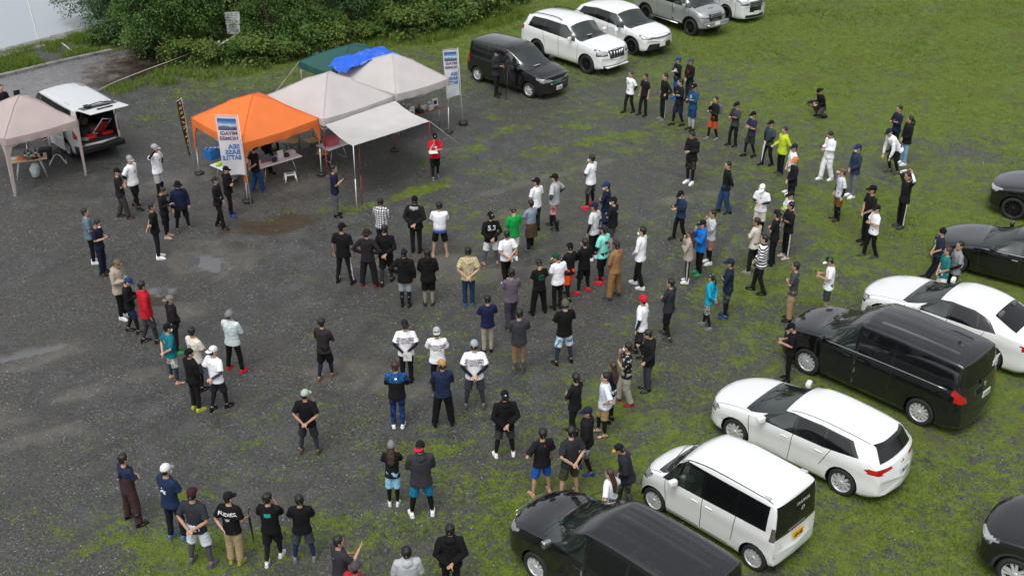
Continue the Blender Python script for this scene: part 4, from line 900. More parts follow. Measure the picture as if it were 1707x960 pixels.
def kei_x(r, sp, top, belt):
    for t_, z, sz in (('DAIWA', 1.42, .13), ('D', 1.27, .15)):
        me = text_mesh(t_, sz, 'CENTER', .004).copy(); o = obj('window_lettering', me, WINK, r); o.location = (-3.395/2+.055-(1.42-z)*.09, -.18, z); o.rotation_euler = (pi/2+.10, 0, -pi/2)
    for sg in (1, -1):
        b = bmesh.new(); box(b, (-1.33, sg*.60, 1.715), (.16, .08, .05), Matrix.Rotation(.1, 3, 'Y'), .015); obj('roof_rail_mount', b, RIMS, r)
    b = bmesh.new(); box(b, (-1.675, 0, .965), (.03, .55, .035), None, .01); obj('rear_garnish', b, CHROME, r)
kei['extra'] = kei_x
make_car(kei, 'parked_car', 'boxy white wagon with yellow number plate and lettering on its black rear window', 'car', *place(kei, (1092, 853), (1250, 946), 1), group=grpR)

# long black minivan behind the estate
alp = minivan(4.935, 1.85, 1.93, 3.0, .92, .345, paint=BLACK, s0=1.02, s1=1.86, hz=1.16, ptxt=('12-00', ''), pzr=.98, spokes=12, rim=.235, grooves=[(1.9, 4.35, (-.55, -.37, -.19, .17, .35, .53))])
def alp_x(r, sp, top, belt):
    Lx = sp['L']
    for sg in (1, -1):
        b = bmesh.new(); n = 14; tube(b, [(Lx/2-(1.15+3.3*i/n), sg*(sp['W']/2*.968+.006), belt(1.15+3.3*i/n)+.012) for i in range(n+1)], .011, 5); obj('chrome_strip', b, CHROME, r)
    b = bmesh.new(); bmesh.ops.create_cone(b, segments=4, radius1=.07, radius2=.01, depth=.07, cap_ends=True); bmesh.ops.scale(b, vec=(1.6, .4, 1), verts=b.verts); bmesh.ops.translate(b, vec=(-Lx/2+.75, 0, top(Lx-.75)+.03), verts=b.verts); obj('antenna', b, BLACK, r)
    b = bmesh.new(); lathe(b, [(.06, 0), (.06, .012)], 16, 0, Matrix.Translation((-Lx/2+.035, 0, 1.20)) @ Matrix.Rotation(-pi/2, 4, 'Y')); obj('emblem', b, CHROME, r)
    b = bmesh.new(); rs = random.Random(5)
    for i in range(5): box(b, (-Lx/2+.10+.018*i, -.56+rs.uniform(-.03, .03), 1.66-i*.075), (.006, .22*rs.uniform(.6, 1), .035), Matrix.Rotation(.24, 3, 'Y'))
    obj('window_sticker', b, WINK, r)
alp['extra'] = alp_x
alp['tlf'] = [[(.62, .90), (.93, .95), (.93, 1.22), (.66, 1.05)]]; alp['tls'] = [[(4.55, 1.12), (4.95, .92), (4.95, 1.06), (4.60, 1.26)]]
make_car(alp, 'parked_car', 'black minivan with chrome window line, behind the white estate car', 'minivan', *place(alp, (1345, 624), (1525, 706), 1), group=grpR)

# black minivan at the lower edge
vox = minivan(4.695, 1.70, 1.825, 2.85, .92, .32, paint=BLACK, s0=1.0, s1=1.80, hz=1.12, ptxt=('', ''), mirmat=CHROME, spokes=10, rim=.21, grooves=[(2.2, 4.2, (-.5, -.32, -.14, .12, .30, .48))], roofline=(1.85, 4.5, .69, .69))
def vox_x(r, sp, top, belt):
    bars(r, sp['L']/2+.03, (.60, .70, .80, .90), .8, CHROME, curve=.02)
vox['extra'] = vox_x
make_car(vox, 'parked_car', 'grey black minivan with chrome mirrors, cut off in front of the white boxy wagon', 'minivan', *place(vox, (893, 966), None, 1, 135.5), group=grpR)

# white saloon
L2_, W2_ = 4.85, 1.84
sed = dict(L=L2_, W=W2_, H=1.455, wb=2.85, fo=.88, R=.335, bz=.16, paint=WHITE, ws=(1.42, 2.22), wst=.86, cladmat=PEARL,
    top=[(0, .56), (.03, .66), (.14, .74), (.5, .84), (1.3, .965), (1.42, .99), (2.22, 1.35), (2.55, 1.43), (2.95, 1.455), (3.3, 1.43), (3.55, 1.37), (4.2, 1.10), (4.32, 1.075), (4.6, 1.06), (4.78, 1.01), (4.85, .70)],
    belt=[(0, .58), (.4, .74), (1.3, .90), (1.7, .93), (3.6, .99), (4.3, 1.0), (4.85, .93)], rw=[(0, .70), (2.2, .73), (3.6, .70), (4.9, .70)], cf=.34, cw=.16, cr=.20,
    gaps=[((1.48, .28), (1.42, .92)), ((2.52, .28), (2.56, .95)), ((3.30, .50), (3.52, .97))], handles=(2.4, 3.25), hmat=CHROME,
    side=[([(1.86, .955), (2.52, .975), (2.52, 1.30), (2.28, 1.27)], 'c'), ([(2.60, .98), (3.30, 1.0), (3.20, 1.295), (2.61, 1.31)], 'd'), ([(3.35, 1.0), (3.66, 1.03), (3.46, 1.22), (3.26, 1.28)], 'd')],
    dlo=[[(1.70, .935), (3.3, .97), (3.80, 1.01), (3.50, 1.24), (3.1, 1.33), (2.5, 1.335), (2.2, 1.27)]], rgt=(3.58, 4.18, .56, .62),
    hls=[[(.06, .56), (.48, .70), (.40, .76), (.08, .66)]], hlf=[[(.42, .56), (.85, .56), (.85, .70), (.46, .66)]], grille=[[(-.26, .28), (.26, .28), (.36, .64), (-.36, .64)]],
    tlf=[[(.42, .80), (.9, .80), (.9, .94), (.45, .92)]], tls=[[(4.5, .82), (4.86, .78), (4.86, .95), (4.6, .95)]], ptxt=('', ''), seats=[(2.45, (-.38, .38)), (3.3, (-.38, .38))], mirror=1.80, spokes=14, rim=.265, rdepth=.5)
def shark(r, sp, top, belt):
    b = bmesh.new(); bmesh.ops.create_cone(b, segments=4, radius1=.05, radius2=.01, depth=.06, cap_ends=True); bmesh.ops.scale(b, vec=(1.8, .4, 1), verts=b.verts); s = 3.45; bmesh.ops.translate(b, vec=(sp['L']/2-s, 0, top(s)+.03), verts=b.verts); obj('antenna', b, sp['paint'], r)
sed['extra'] = shark
A = G(1657, 620); hd = R_(137); d = Vector((cos(hd), sin(hd), 0)); lf = Vector((-d.y, d.x, 0)); fr_ = A+d*sed['wb']
c = (A+fr_)/2-lf*(W2_/2-.05)+d*(sed['fo']+sed['wb']/2-L2_/2+.22)
make_car(sed, 'parked_car', 'white saloon with dark sloping rear glass behind the long black minivan', 'car', (c.x, c.y, 0), hd, group=grpR)

# black saloon
sb = dict(sed); sb.update(paint=BLACK, W=1.795, L=4.77, wb=2.85, fo=.88, R=.32, rim=.22, spokes=10, cladmat=GLOSSB, hmat=CHROME)
def sb_x(r, sp, top, belt):
    for sg in (1, -1):
        b = bmesh.new(); n = 14; tube(b, [(sp['L']/2-(1.45+2.2*i/n), sg*(sp['W']/2*.968+.006), belt(1.45+2.2*i/n)+.008) for i in range(n+1)], .010, 5); obj('chrome_strip', b, CHROME, r)
sb['extra'] = sb_x
fx = G(1553, 403, .5); hd = R_(146); d = Vector((cos(hd), sin(hd), 0)); lf = Vector((-d.y, d.x, 0)); c = fx-d*(4.77/2)-lf*.35
make_car(sb, 'parked_car', 'black saloon with three people leaning against its wing', 'car', (c.x, c.y, 0), hd, group=grpR)

# black off roader at the far right
ru = suv(4.74, 1.855, 1.66, 2.69, .93, .36, paint=BLACK, hz=1.02, rimdark=True, spokes=12, rim=.26, clad=False, ptxt=('', ''))
make_car(ru, 'parked_car', 'black sport utility car with black wheels, beyond the black saloon', 'car', *place(ru, (1685, 366), None, 1, 146), group=grpR)
# black sport utility car lower right
rv = suv(4.6, 1.865, 1.69, 2.69, .93, .36, paint=BLACK, hz=1.04, spokes=5, rim=.25, ptxt=('', ''))
def rv_x(r, sp, top, belt): rails(r, sp['L'], 2.2, 4.0, .66, top, RIMS)
rv['extra'] = rv_x
make_car(rv, 'parked_car', 'black sport utility car with silver wheels, alone in the lower corner on the grass', 'car', *place(rv, (1686, 982), None, 1, 142), group=grpR)

# --- far row
fre = minivan(4.265, 1.695, 1.70, 2.74, .82, .30, paint=BLACK, s0=.92, s1=1.78, hz=1.02, ptxt=('', '20-68'), spokes=5, rim=.20, pzf=.43, roofline=(1.85, 4.1, .67, .67))
fre['grille'] = [[(-.42, .62), (.42, .62), (.44, .74), (-.44, .74)]]; fre['grmat'] = M('teal chrome grille', (.10, .22, .24), .2, .6)
def fre_x(r, sp, top, belt):
    bars(r, sp['L']/2+.02, (.62, .76), .86, CHROME, curve=.03)
    b = bmesh.new(); box(b, (sp['L']/2-1.0, -.18, 1.115), (.16, .26, .01), Matrix.Rotation(-.3, 3, 'Y')); obj('dashboard_paper', b, WINK, r)
fre['extra'] = fre_x
make_car(fre, 'parked_car', 'black minivan with a cameraman standing in front of its doors', 'minivan', *place(fre, (881.8, 163.2), (795.9, 136), -1), group=grpT)
pra = suv(4.825, 1.885, 1.85, 2.79, .90, .385, paint=WHITE, hz=1.16, s0=1.40, s1=2.02, rimdark=True, spokes=6, rim=.245, ptxt=('', ''), clad=False, sill=[], handles=(2.3, 3.15), grmat=GLOSSB)
pra['grille'] = [[(-.42, .70), (.42, .70), (.46, 1.02), (-.46, 1.02)]]; pra['hlf'] = [[(.50, .82), (.95, .82), (.95, 1.02), (.50, 1.0)]]
def pra_x(r, sp, top, belt):
    rails(r, sp['L'], 2.5, 4.3, .68, top, RIMD, .07)
    for y in (-.34, -.20, -.07, .07, .20, .34):
        b = bmesh.new(); tube(b, [(sp['L']/2+.02-.12*(abs(y)/.4)**2, y, .72), (sp['L']/2-.01-.12*(abs(y)/.4)**2, y, .99)], .022, 6); obj('grille_bar', b, CHROME, r)
    b = bmesh.new(); box(b, (sp['L']/2-.05, 0, .37), (.16, 1.25, .05), None, .02); obj('front_lip', b, WHITE, r)
    b = bmesh.new(); box(b, (sp['L']/2-1.50, -.1, 1.33), (.16, .24, .01), Matrix.Rotation(-.3, 3, 'Y')); obj('dashboard_paper', b, WINK, r)
    b = bmesh.new(); lathe(b, [(.09, 0), (.09, .05), (.03, .07)], 12, 0, Matrix.Translation((sp['L']/2-1.0, .97, 1.42)) @ Matrix.Rotation(pi/2, 4, 'X')); box(b, (sp['L']/2-1.0, .95, 1.30), (.03, .03, .22)); obj('wing_mirror', b, WHITE, r)
pra['extra'] = pra_x
make_car(pra, 'parked_car', 'white off roader with roof rails and black wheels, next to the black minivan', 'off roader', *place(pra, (976.8, 122.9), None, -1, -46), group=grpT)
har = suv(4.74, 1.855, 1.66, 2.69, .93, .36, paint=WHITE, hz=1.02, s0=1.25, s1=2.02, rk=.10, rimdark=True, spokes=7, rim=.26, ptxt=('', ''), mirmat=GLOSSB, pzf=.52)
har['grille'] = [[(-.78, .32), (.78, .32), (.62, .58), (-.62, .58)]]; har['hlf'] = [[(.30, .80), (.95, .80), (.95, .90), (.34, .86)]]
def plt(z, x=.03):
    def f(r, sp, top, belt):
        b = bmesh.new(); box(b, (sp['L']/2+x, 0, z), (.012, .33, .165), None, .004); obj('number_plate', b, PLW, r); bars(r, sp['L']/2+.01, (.84,), 1.1, GLOSSB, curve=.12, h=.05)
    return f
har['extra'] = plt(.52)
make_car(har, 'parked_car', 'white coupe styled utility car between the white off roader and the silver van', 'car', *place(har, (1051.6, 91.9), None, -1, -49), group=grpT)
dele = minivan(4.7, 1.695, 2.0, 2.85, .78, .37, paint=SILVER, s0=.80, s1=1.55, hz=1.22, bz=.36, rimdark=True, spokes=8, rim=.25, clad=True, ptxt=('', ''), arch=.07)
dele['sill'] = [[(1.2, .34), (3.3, .34), (3.3, .44), (1.2, .44)]]; dele['cladmat'] = M('blue black arch', (.015, .018, .03), .4)
def del_x(r, sp, top, belt):
    Lx = sp['L']
    for pts, rr, mt, nm in (([(Lx/2+.10, -.62, .62), (Lx/2+.16, -.5, .56), (Lx/2+.16, .5, .56), (Lx/2+.10, .62, .62)], .035, CHROME, 'bull_bar'), ([(Lx/2-1.4, -.93, .42), (-Lx/2+1.5, -.93, .42)], .03, CHROME, 'side_step')):
        b = bmesh.new(); tube(b, pts, rr, 8); obj(nm, b, mt, r)
    b = bmesh.new(); box(b, (Lx/2+.02, 0, .60), (.14, 1.5, .2), None, .04); obj('bumper', b, M('grey bumper', (.2, .2, .21), .5), r)
    b = bmesh.new(); box(b, (Lx/2+.10, 0, .62), (.012, .33, .165), None, .004); obj('number_plate', b, PLW, r)
    b = bmesh.new(); box(b, (Lx/2-.52, 0, 1.22), (.26, .34, .08), Matrix.Rotation(.25, 3, 'Y'), .03); obj('hood_scoop', b, SILVER, r)
    bars(r, Lx/2+.03, (.92, 1.0), .7, CHROME)
dele['extra'] = del_x
make_car(dele, 'parked_van', 'silver lifted van with black arches and big tyres, beyond the white utility car', 'van', *place(dele, (1149.3, 59.7), None, -1, -52), group=grpT)
hi = minivan(4.695, 1.695, 1.98, 2.57, 1.1, .35, paint=PEARL, s0=.42, s1=1.12, hz=1.20, ptxt=('', ''), rimdark=True, spokes=8, rim=.22)
hi['top'] = [(0, .80), (.03, .98), (.10, 1.10), (.32, 1.20), (.42, 1.26), (1.12, 1.86), (1.4, 1.95), (2.5, 1.98), (4.4, 1.95), (4.6, 1.85), (4.66, 1.2), (4.695, .7)]; hi['belt'] = [(0, .86), (.3, 1.10), (.5, 1.14), (4.69, 1.18)]
def hi_x(r, sp, top, belt):
    bars(r, sp['L']/2+.03, (.80, .88, .96), 1.0, CHROME, curve=.04)
    b = bmesh.new(); box(b, (sp['L']/2+.03, 0, .48), (.012, .33, .165), None, .004); obj('number_plate', b, PLW, r)
hi['extra'] = hi_x
make_car(hi, 'parked_van', 'white high van, last of the far row beyond the silver van', 'van', *place(hi, (1209, 34), None, -1, -52), group=grpT)

# --- silver van with its tailgate open, behind the beige canopy
VANP = paint_mat('pale silver van paint', (.58, .60, .62), .3)
van = minivan(4.45, 1.69, 1.92, 2.73, .82, .31, paint=VANP, s0=.82, s1=1.5, hz=1.15, ptxt=('', ''), rim=.19, grooves=[(1.5, 4.2, (-.6, -.4, -.2, .0, .2, .4, .58))], tlmat=REDL, rw=[(0, .84), (4.5, .90)])
van['rg'] = None; van['ropen'] = [(-.66, .62), (.66, .62), (.64, 1.74), (-.64, 1.74)]; van['rlow'] = [[(-.9, .25), (.9, .25), (.9, .55), (-.9, .55)]]
van['tlf'] = [[(.70, .80), (.86, .80), (.86, 1.25), (.72, 1.25)]]; van['tls'] = [[(4.30, .78), (4.46, .78), (4.46, 1.28), (4.34, 1.28)]]; van['seats'] = [(1.9, (-.38, .38))]; van['mirmat'] = CHROME
van['top'] = van['top'][:-5]+[(3.9, 1.89), (4.25, 1.87), (4.36, 1.5), (4.42, 1.0), (4.45, .62)]
def van_x(r, sp, top, belt):
    Lx = sp['L']; piv = Vector((-Lx/2+.17, 0, 1.84)); an = .12
    M4 = Matrix.Translation(piv) @ Matrix.Rotation(an, 4, 'Y')
    b = bmesh.new(); box(b, (-.66, 0, .0), (1.05, 1.36, .05), None, .02)
    bmesh.ops.transform(b, matrix=M4, verts=b.verts); tg = obj('tailgate', b, PEARL, r)
    b = bmesh.new(); box(b, (-.34, 0, .032), (.42, 1.22, .012), None, .004); bmesh.ops.transform(b, matrix=M4, verts=b.verts); obj('tailgate_window', b, GLASSD, tg)
    b = bmesh.new(); box(b, (-.86, 0, .045), (.07, .55, .03), None, .01); bmesh.ops.transform(b, matrix=M4, verts=b.verts); obj('tailgate_handle', b, RUB, tg)
    b = bmesh.new(); tube(b, [(-.18, .25, .07), (-.2, -.15, .10), (-.34, -.42, .08)], .02, 6); box(b, (-.2, .36, .06), (.30, .05, .05), None, .01); box(b, (-.07, .30, .06), (.05, .16, .05), None, .01); box(b, (-.33, .30, .06), (.05, .16, .05), None, .01); bmesh.ops.transform(b, matrix=M4, verts=b.verts); obj('tailgate_bracket', b, RUB, tg)
    for sg in (1, -1):
        b = bmesh.new(); tube(b, [(-Lx/2+.14, sg*.64, 1.25), piv+Vector((-.42, sg*.62, -.03))], .012, 6); obj('gas_strut', b, RUB, r)
    b = bmesh.new(); box(b, (-Lx/2-.02, 0, .42), (.16, 1.62, .22), None, .05); obj('rear_bumper', b, RUB, r)
    b = bmesh.new(); box(b, (-Lx/2+.9, 0, .60), (1.7, 1.3, .05)); obj('cargo_floor', b, INTD, r)
    # open sliding door leaning outwards on the near side
    b = bmesh.new(); box(b, (-.9, .95, .78), (1.05, .06, 1.0), None, .03); dr = obj('sliding_door', b, VANP, r)
    b = bmesh.new(); box(b, (-.9, .99, .70), (.9, .02, .03)); obj('door_strip', b, WINK, dr)
    b = bmesh.new(); tube(b, [(Lx/2-.95, .80, 1.2), (Lx/2-.75, 1.02, 1.30), (Lx/2-.72, 1.08, 1.52)], .018, 6); box(b, (Lx/2-.72, 1.10, 1.56), (.05, .22, .26), None, .02); obj('wing_mirror', b, RUB, r)
van['extra'] = van_x
c0 = G(170, 248, .32); hd = R_(133.5); d = Vector((cos(hd), sin(hd), 0)); vc = c0+d*(4.45/2-.05)
VAN = make_car(van, 'parked_van', 'silver van with its tailgate raised, parked behind the beige canopy', 'van', (vc.x, vc.y, 0), hd)
VM = Matrix.Translation((vc.x, vc.y, 0)) @ Matrix.Rotation(hd, 4, 'Z')
def invan(o, x, y, z, rz=0, rx=0, ry=0): o.matrix_world = VM @ Matrix.Translation((-4.45/2+x, y, z)) @ Matrix.Rotation(rz, 4, 'Z') @ Matrix.Rotation(rx, 4, 'X') @ Matrix.Rotation(ry, 4, 'Y')
redp = M('red plastic', (.42, .015, .015), .4); redf = M('red fabric', (.40, .02, .02), .85)
t = thing('folding_chair', 'red folding chair with white frame leaning inside the open van', 'chair'); b = bmesh.new(); box(b, (0, 0, 0), (.42, .42, .02), None, .008); obj('seat', b, redf, t)
b = bmesh.new()
for y in (-.24, .24): tube(b, [(-.34, y, .02), (.36, y, .02)], .018, 6)
for x in (-.32, .32): tube(b, [(x, -.24, .02), (x, .24, .02)], .018, 6)
obj('frame', b, wpaint, t); invan(t, .42, -.30, .93, .5, .35, 1.0)
for i, (x, y, z, s, mt, nm, lb, ct) in enumerate([(.35, .18, .72, (.35, .3, .12), redp, 'tool_box', 'red tool box on the floor of the open van', 'box'), (.75, .3, .80, (.5, .4, .32), INTD, 'gear_bag', 'black gear bag deep inside the open van', 'bag'), (.30, .42, .70, (.28, .2, .08), M('grey cloth', (.2, .2, .2), .9), 'cloth_bundle', 'grey bundle beside the red tool box in the van', 'bundle'),
     (.8, -.1, .78, (.4, .5, .3), M('brown crate', (.12, .08, .05), .8), 'crate', 'brown crate behind the leaning red chair', 'crate'), (.38, -.42, .70, (.4, .22, .1), redp, 'tray', 'low red tray under the leaning red chair', 'tray'), (.85, .2, 1.15, (.3, .35, .25), M('olive pack', (.07, .075, .04), .9), 'backpack', 'olive pack on top of the gear in the van', 'bag')]):
    b = bmesh.new(); box(b, (0, 0, 0), s, None, min(s)*.25); box(b, (0, 0, s[2]*.5), (s[0]*.4, .03, .03), None, .01); o = obj(nm, b, mt, None, label=lb, cat=ct); invan(o, x, y, z, .4*i)
# ================================================================ CANOPIES, BANNERS, TABLES
def fabric(name, c, tr=.25, rough=.8, var=.06):
    m = M(name, c, rough, var=var, vscale=1.5, bump=.7, bscale=4.5); n = m.node_tree; b = n.nodes['Principled BSDF']
    t = n.nodes.new('ShaderNodeBsdfTranslucent'); t.inputs[0].default_value = (*col(c), 1); mx = n.nodes.new('ShaderNodeMixShader'); mx.inputs[0].default_value = tr
    n.links.new(b.outputs[0], mx.inputs[1]); n.links.new(t.outputs[0], mx.inputs[2]); n.links.new(mx.outputs[0], n.nodes['Material Output'].inputs[0]); return m
ORANGE = fabric('orange canopy cloth', (.82, .20, .045), .2); PALE = fabric('pale grey canopy cloth', (.56, .53, .52), .2); AWN = fabric('white awning cloth', (.68, .66, .65), .3); BEIGE = fabric('beige canopy cloth', (.50, .42, .40), .2); GREEN = fabric('dark green canopy cloth', (.018, .085, .075), .1)
POLE = M('white steel pole', (.66, .66, .66), .35, .2); REDPOLE = M('red steel pole', (.35, .03, .02), .45); BLKP = M('black plastic', (.015, .015, .016), .5); STEEL = M('grey steel tube', (.42, .43, .44), .35, .6)
def zat(x, y, py):
    lo, hi = 0., 4.5
    for _ in range(40):
        mid = (lo+hi)/2
        if PR(x, y, mid)[1] > py: lo = mid
        else: hi = mid
    return mid
def canopy(label, C, ez, pz, mat, val=.24, base=(1, 1, 1, 1), skirts=None, skirtmat=None, polemat=None, crown=True, seed=1, legs=(1, 1, 1, 1), weights=(1, 1, 1, 1), splay=0.):
    C = [Vector((*c, 0)) for c in C]; cen = sum(C, Vector())/4; t = thing('canopy_tent', label, 'canopy', cen); LC = [c-cen for c in C]
    bm = bmesh.new(); n = 28; V = {}
    def pt(u, v): return (LC[0]*(1-u)+LC[1]*u)*(1-v)+(LC[3]*(1-u)+LC[2]*u)*v
    for i in range(n+1):
        for j in range(n+1):
            u, v = i/n, j/n; p = pt(u, v); a, b = abs(2*u-1), abs(2*v-1); r = 1-max(a, b); k = r
            z = ez+(pz-ez)*(r*1.16 if r < .62 else .72+(r-.62)*.74)
            if crown and r >= .60: z += .028
            ridge = abs(a-b); sag = .05*min(ridge, .5)*2*r*(1-r)*2
            z -= sag; z += (noise.noise(Vector((p.x*2.2, p.y*2.2, seed)))*.02+noise.noise(Vector((p.x*7, p.y*7, seed)))*.005)*min(r*4, 1)
            z -= .05*sin(pi*v if (a > b) else pi*u)*(1-r)**6
            V[i, j] = bm.verts.new((p.x, p.y, z))
    for i in range(n):
        for j in range(n): bm.faces.new((V[i, j], V[i+1, j], V[i+1, j+1], V[i, j+1]))
    cano = obj('canopy', bm, mat, t, smooth=True)
    for p in cano.data.polygons: p.use_smooth = True
    bm = bmesh.new(); per = [V_ for V_ in ([(i, 0) for i in range(n)]+[(n, j) for j in range(n)]+[(i, n) for i in range(n, 0, -1)]+[(0, j) for j in range(n, 0, -1)])]
    me = cano.data; co = {k: me.vertices[i*(n+1)+j].co.copy() for (i, j) in [(a, b) for a in range(n+1) for b in range(n+1)] for k in [(i, j)]}
    ring = []
    for q, k in enumerate(per):
        p = co[k]*1.0; o = Vector((p.x, p.y, 0)).normalized()*.012; s = 1+.12*noise.noise(Vector((q*.4, seed, 2)))
        ring.append((bm.verts.new(p+o), bm.verts.new(p+o*1.6+Vector((0, 0, -val*.5*s))), bm.verts.new(p+o*(1.0+1.2*sin(q*.9))+Vector((0, 0, -val*s)))))
    for a in range(len(ring)):
        A, B = ring[a], ring[(a+1) % len(ring)]
        for k in (0, 1): bm.faces.new((A[k], B[k], B[k+1], A[k+1]))
    obj('valance', bm, mat, t, smooth=True)
    for i in range(4):
        if not legs[i]: continue
        c = LC[i]*.975; e = LC[i]*(.975+splay)
        bm = bmesh.new(); r = .022
        for (a, b, w_) in ((0., .48, .032), (.45, 1., .026)):
            p = e.lerp(c, a); q2 = e.lerp(c, b); z0, z1 = a*(ez-.03), b*(ez-.03); tube(bm, [(p.x, p.y, z0), (q2.x, q2.y, z1)], w_/2*1.35, 4)
        lg = obj('leg', bm, polemat or POLE, t)
        bm = bmesh.new(); box(bm, (e.x, e.y, .008), (.09, .09, .016)); obj('foot_plate', bm, STEEL, lg)
        if skirts and skirts[i]:
            bm = bmesh.new(); nx_ = LC[(i+1) % 4]-LC[i]; pv = LC[i-1]-LC[i]; h = skirts[i]; wtop = .28
            for dd in (nx_.normalized(), pv.normalized()):
                top = [LC[i], LC[i]+dd*wtop]; zt = ez-val+.02; bl = LC[i]+(e-c)*h*.7; vv = [bm.verts.new((top[0].x, top[0].y, zt+.1)), bm.verts.new((top[1].x, top[1].y, zt)), bm.verts.new((LC[i].x+dd.x*.12, LC[i].y+dd.y*.12, zt-.35)), bm.verts.new((bl.x+dd.x*.07, bl.y+dd.y*.07, zt-(zt)*h)), bm.verts.new((bl.x, bl.y, zt-zt*h))]; bm.faces.new(vv)
            obj('corner_skirt', bm, skirtmat or mat, lg)
        if weights[i]:
            bm = bmesh.new(); lathe(bm, [(.04, 0), (.15, .0), (.165, .03), (.16, .07), (.10, .085), (.05, .09)], 18, 0, Matrix.Translation((e.x, e.y, .0))); w_ = obj('leg_weight', bm, BLKP, None, label='round black weight on the foot of the '+label.split(',')[0]+' '+('left', 'front', 'right', 'back')[i]+' leg', cat='weight', group='round leg weights'); w_.location = cen
    for (q0, q1) in (((0, 0), (n, n)), ((n, 0), (0, n))):
        bm = bmesh.new(); pts = []
        for k in range(n+1):
            i_ = q0[0]+(q1[0]-q0[0])*k//n; j_ = q0[1]+(q1[1]-q0[1])*k//n; pts.append(co[i_, j_]+Vector((0, 0, .006)))
        tube(bm, pts, .012, 4); obj('seam', bm, mat, cano)
    # scissor truss under the cloth
    bm = bmesh.new()
    for i in range(4):
        a, b = LC[i]*.97, LC[(i+1) % 4]*.97
        for k in range(2):
            p, q2 = a.lerp(b, k/2), a.lerp(b, (k+1)/2); tube(bm, [(p.x, p.y, ez-.05), (q2.x, q2.y, ez-.38)], .010, 4); tube(bm, [(p.x, p.y, ez-.38), (q2.x, q2.y, ez-.05)], .010, 4)
    obj('truss', bm, POLE, t); return t
canopy('orange canopy, open sided, by the white banner', [(-10.38, 37.42), (-8.32, 35.20), (-6.25, 37.42), (-8.28, 39.62)], 1.96, 2.74, ORANGE, skirts=(.55, .62, .3, 0), seed=1, legs=(1, 1, 1, 1))
canopy('pale canopy with an awning, next to the orange one', [(-8.38, 39.38), (-6.10, 37.28), (-4.03, 39.55), (-6.28, 41.68)], 1.99, 2.78, PALE, seed=2, legs=(0, 1, 1, 1), weights=(0, 0, 1, 1), polemat=REDPOLE)
canopy('pale canopy over the goods table, beside the right banner', [(-6.20, 41.78), (-3.98, 39.62), (-2.25, 41.30), (-4.45, 43.45)], 2.02, 2.80, PALE, seed=3, legs=(1, 0, 1, 1), weights=(0, 0, 1, 0))
canopy('dark green canopy with a blue tarpaulin on it', [(-7.85, 43.45), (-6.22, 41.95), (-4.10, 44.2), (-5.78, 45.7)], 1.90, 2.42, GREEN, seed=4, crown=False, weights=(0, 0, 0, 0), legs=(1, 1, 1, 1))
canopy('beige canopy beside the silver van', [(-17.42, 37.22), (-15.72, 35.50), (-13.98, 37.25), (-15.68, 38.95)], 1.92, 2.72, BEIGE, val=.22, skirts=(.92, .96, .96, .9), seed=5, weights=(0, 0, 0, 0))
# awning sheet
bm = bmesh.new(); n = 20; a0, a1, b0_, b1_ = Vector((-6.02, 37.12, 1.86)), Vector((-3.98, 39.42, 1.86)), Vector((-4.80, 34.52, 2.18)), Vector((-2.70, 37.40, 1.90)); V = {}
for i in range(n+1):
    for j in range(n+1):
        u, v = i/n, j/n; p = a0.lerp(a1, u).lerp(b0_.lerp(b1_, u), v); p.z -= .24*sin(pi*v)*sin(pi*u)+.06*sin(pi*v); p.z += .02*noise.noise(p*2.5)+.03*sin(u*9+v*5)*sin(pi*v)*.5; V[i, j] = bm.verts.new(p)
for i in range(n):
    for j in range(n): bm.faces.new((V[i, j], V[i+1, j], V[i+1, j+1], V[i, j+1]))
obj('awning', bm, AWN, None, smooth=True, label='pale sheet stretched from the canopy edge to two poles', cat='awning')
def post(nm, label, p, h, r, mt, cat='pole'):
    bm = bmesh.new(); tube(bm, [(0, 0, -.03), (0, 0, h*.5)], r, 8); tube(bm, [(0, 0, h*.5), (0, 0, h)], r*.8, 8); o = obj(nm, bm, mt, None, label=label, cat=cat); o.location = p; return o
post('awning_pole', 'tall thin pole under the front corner of the awning', (-4.80, 34.52, 0), 2.22, .018, POLE); post('awning_pole', 'thin red pole under the right corner of the awning', (-2.70, 37.40, 0), 1.94, .014, REDPOLE)
post('awning_pole', 'thin red pole inside the awning, near the front pole', (-4.70, 35.05, 0), 2.0, .010, REDPOLE)
def line(nm, label, a, b, r, mt, cat='rope'):
    bm = bmesh.new(); tube(bm, [a, b], r, 5); return obj(nm, bm, mt, None, label=label, cat=cat)
g_ = G(797, 264); line('guy_rope', 'white guy rope from the awning corner to the gravel', (-2.70, 37.40, 1.91), g_, .010, ropem)
line('guy_rope', 'pale guy rope from the green canopy corner down towards the orange roof', (-7.83, 43.43, 1.9), (-9.6, 40.9, .0), .010, ropem)
# blue tarpaulin crumpled between the roofs
TB = M('blue tarpaulin', (.008, .10, .62), .32, bump=.5, bscale=6); bm = bmesh.new(); n = 34; V = {}
P4 = [G(547, 111, 2.10), G(574, 127, 2.16), G(666, 98, 2.50), G(640, 84, 2.36)]
for i in range(n+1):
    for j in range(int(n*.6)+1):
        u, v = i/n, j/int(n*.6); p = P4[0].lerp(P4[3], u).lerp(P4[1].lerp(P4[2], u), v); p.z += .10*sin(pi*u)+.13*abs(noise.noise(p*1.9+Vector((3, 1, 0))))+.10*noise.noise(p*4.2)+.03*noise.noise(p*10)+.08; p.x += .16*noise.noise(p*1.7); p.y += .22*noise.noise(p*1.5+Vector((9, 0, 0))); V[i, j] = bm.verts.new(p)
for i in range(n):
    for j in range(int(n*.6)): bm.faces.new((V[i, j], V[i+1, j], V[i+1, j+1], V[i, j+1]))
obj('tarpaulin', bm, TB, None, label='crumpled blue tarpaulin heaped over the green canopy roof', cat='tarpaulin')
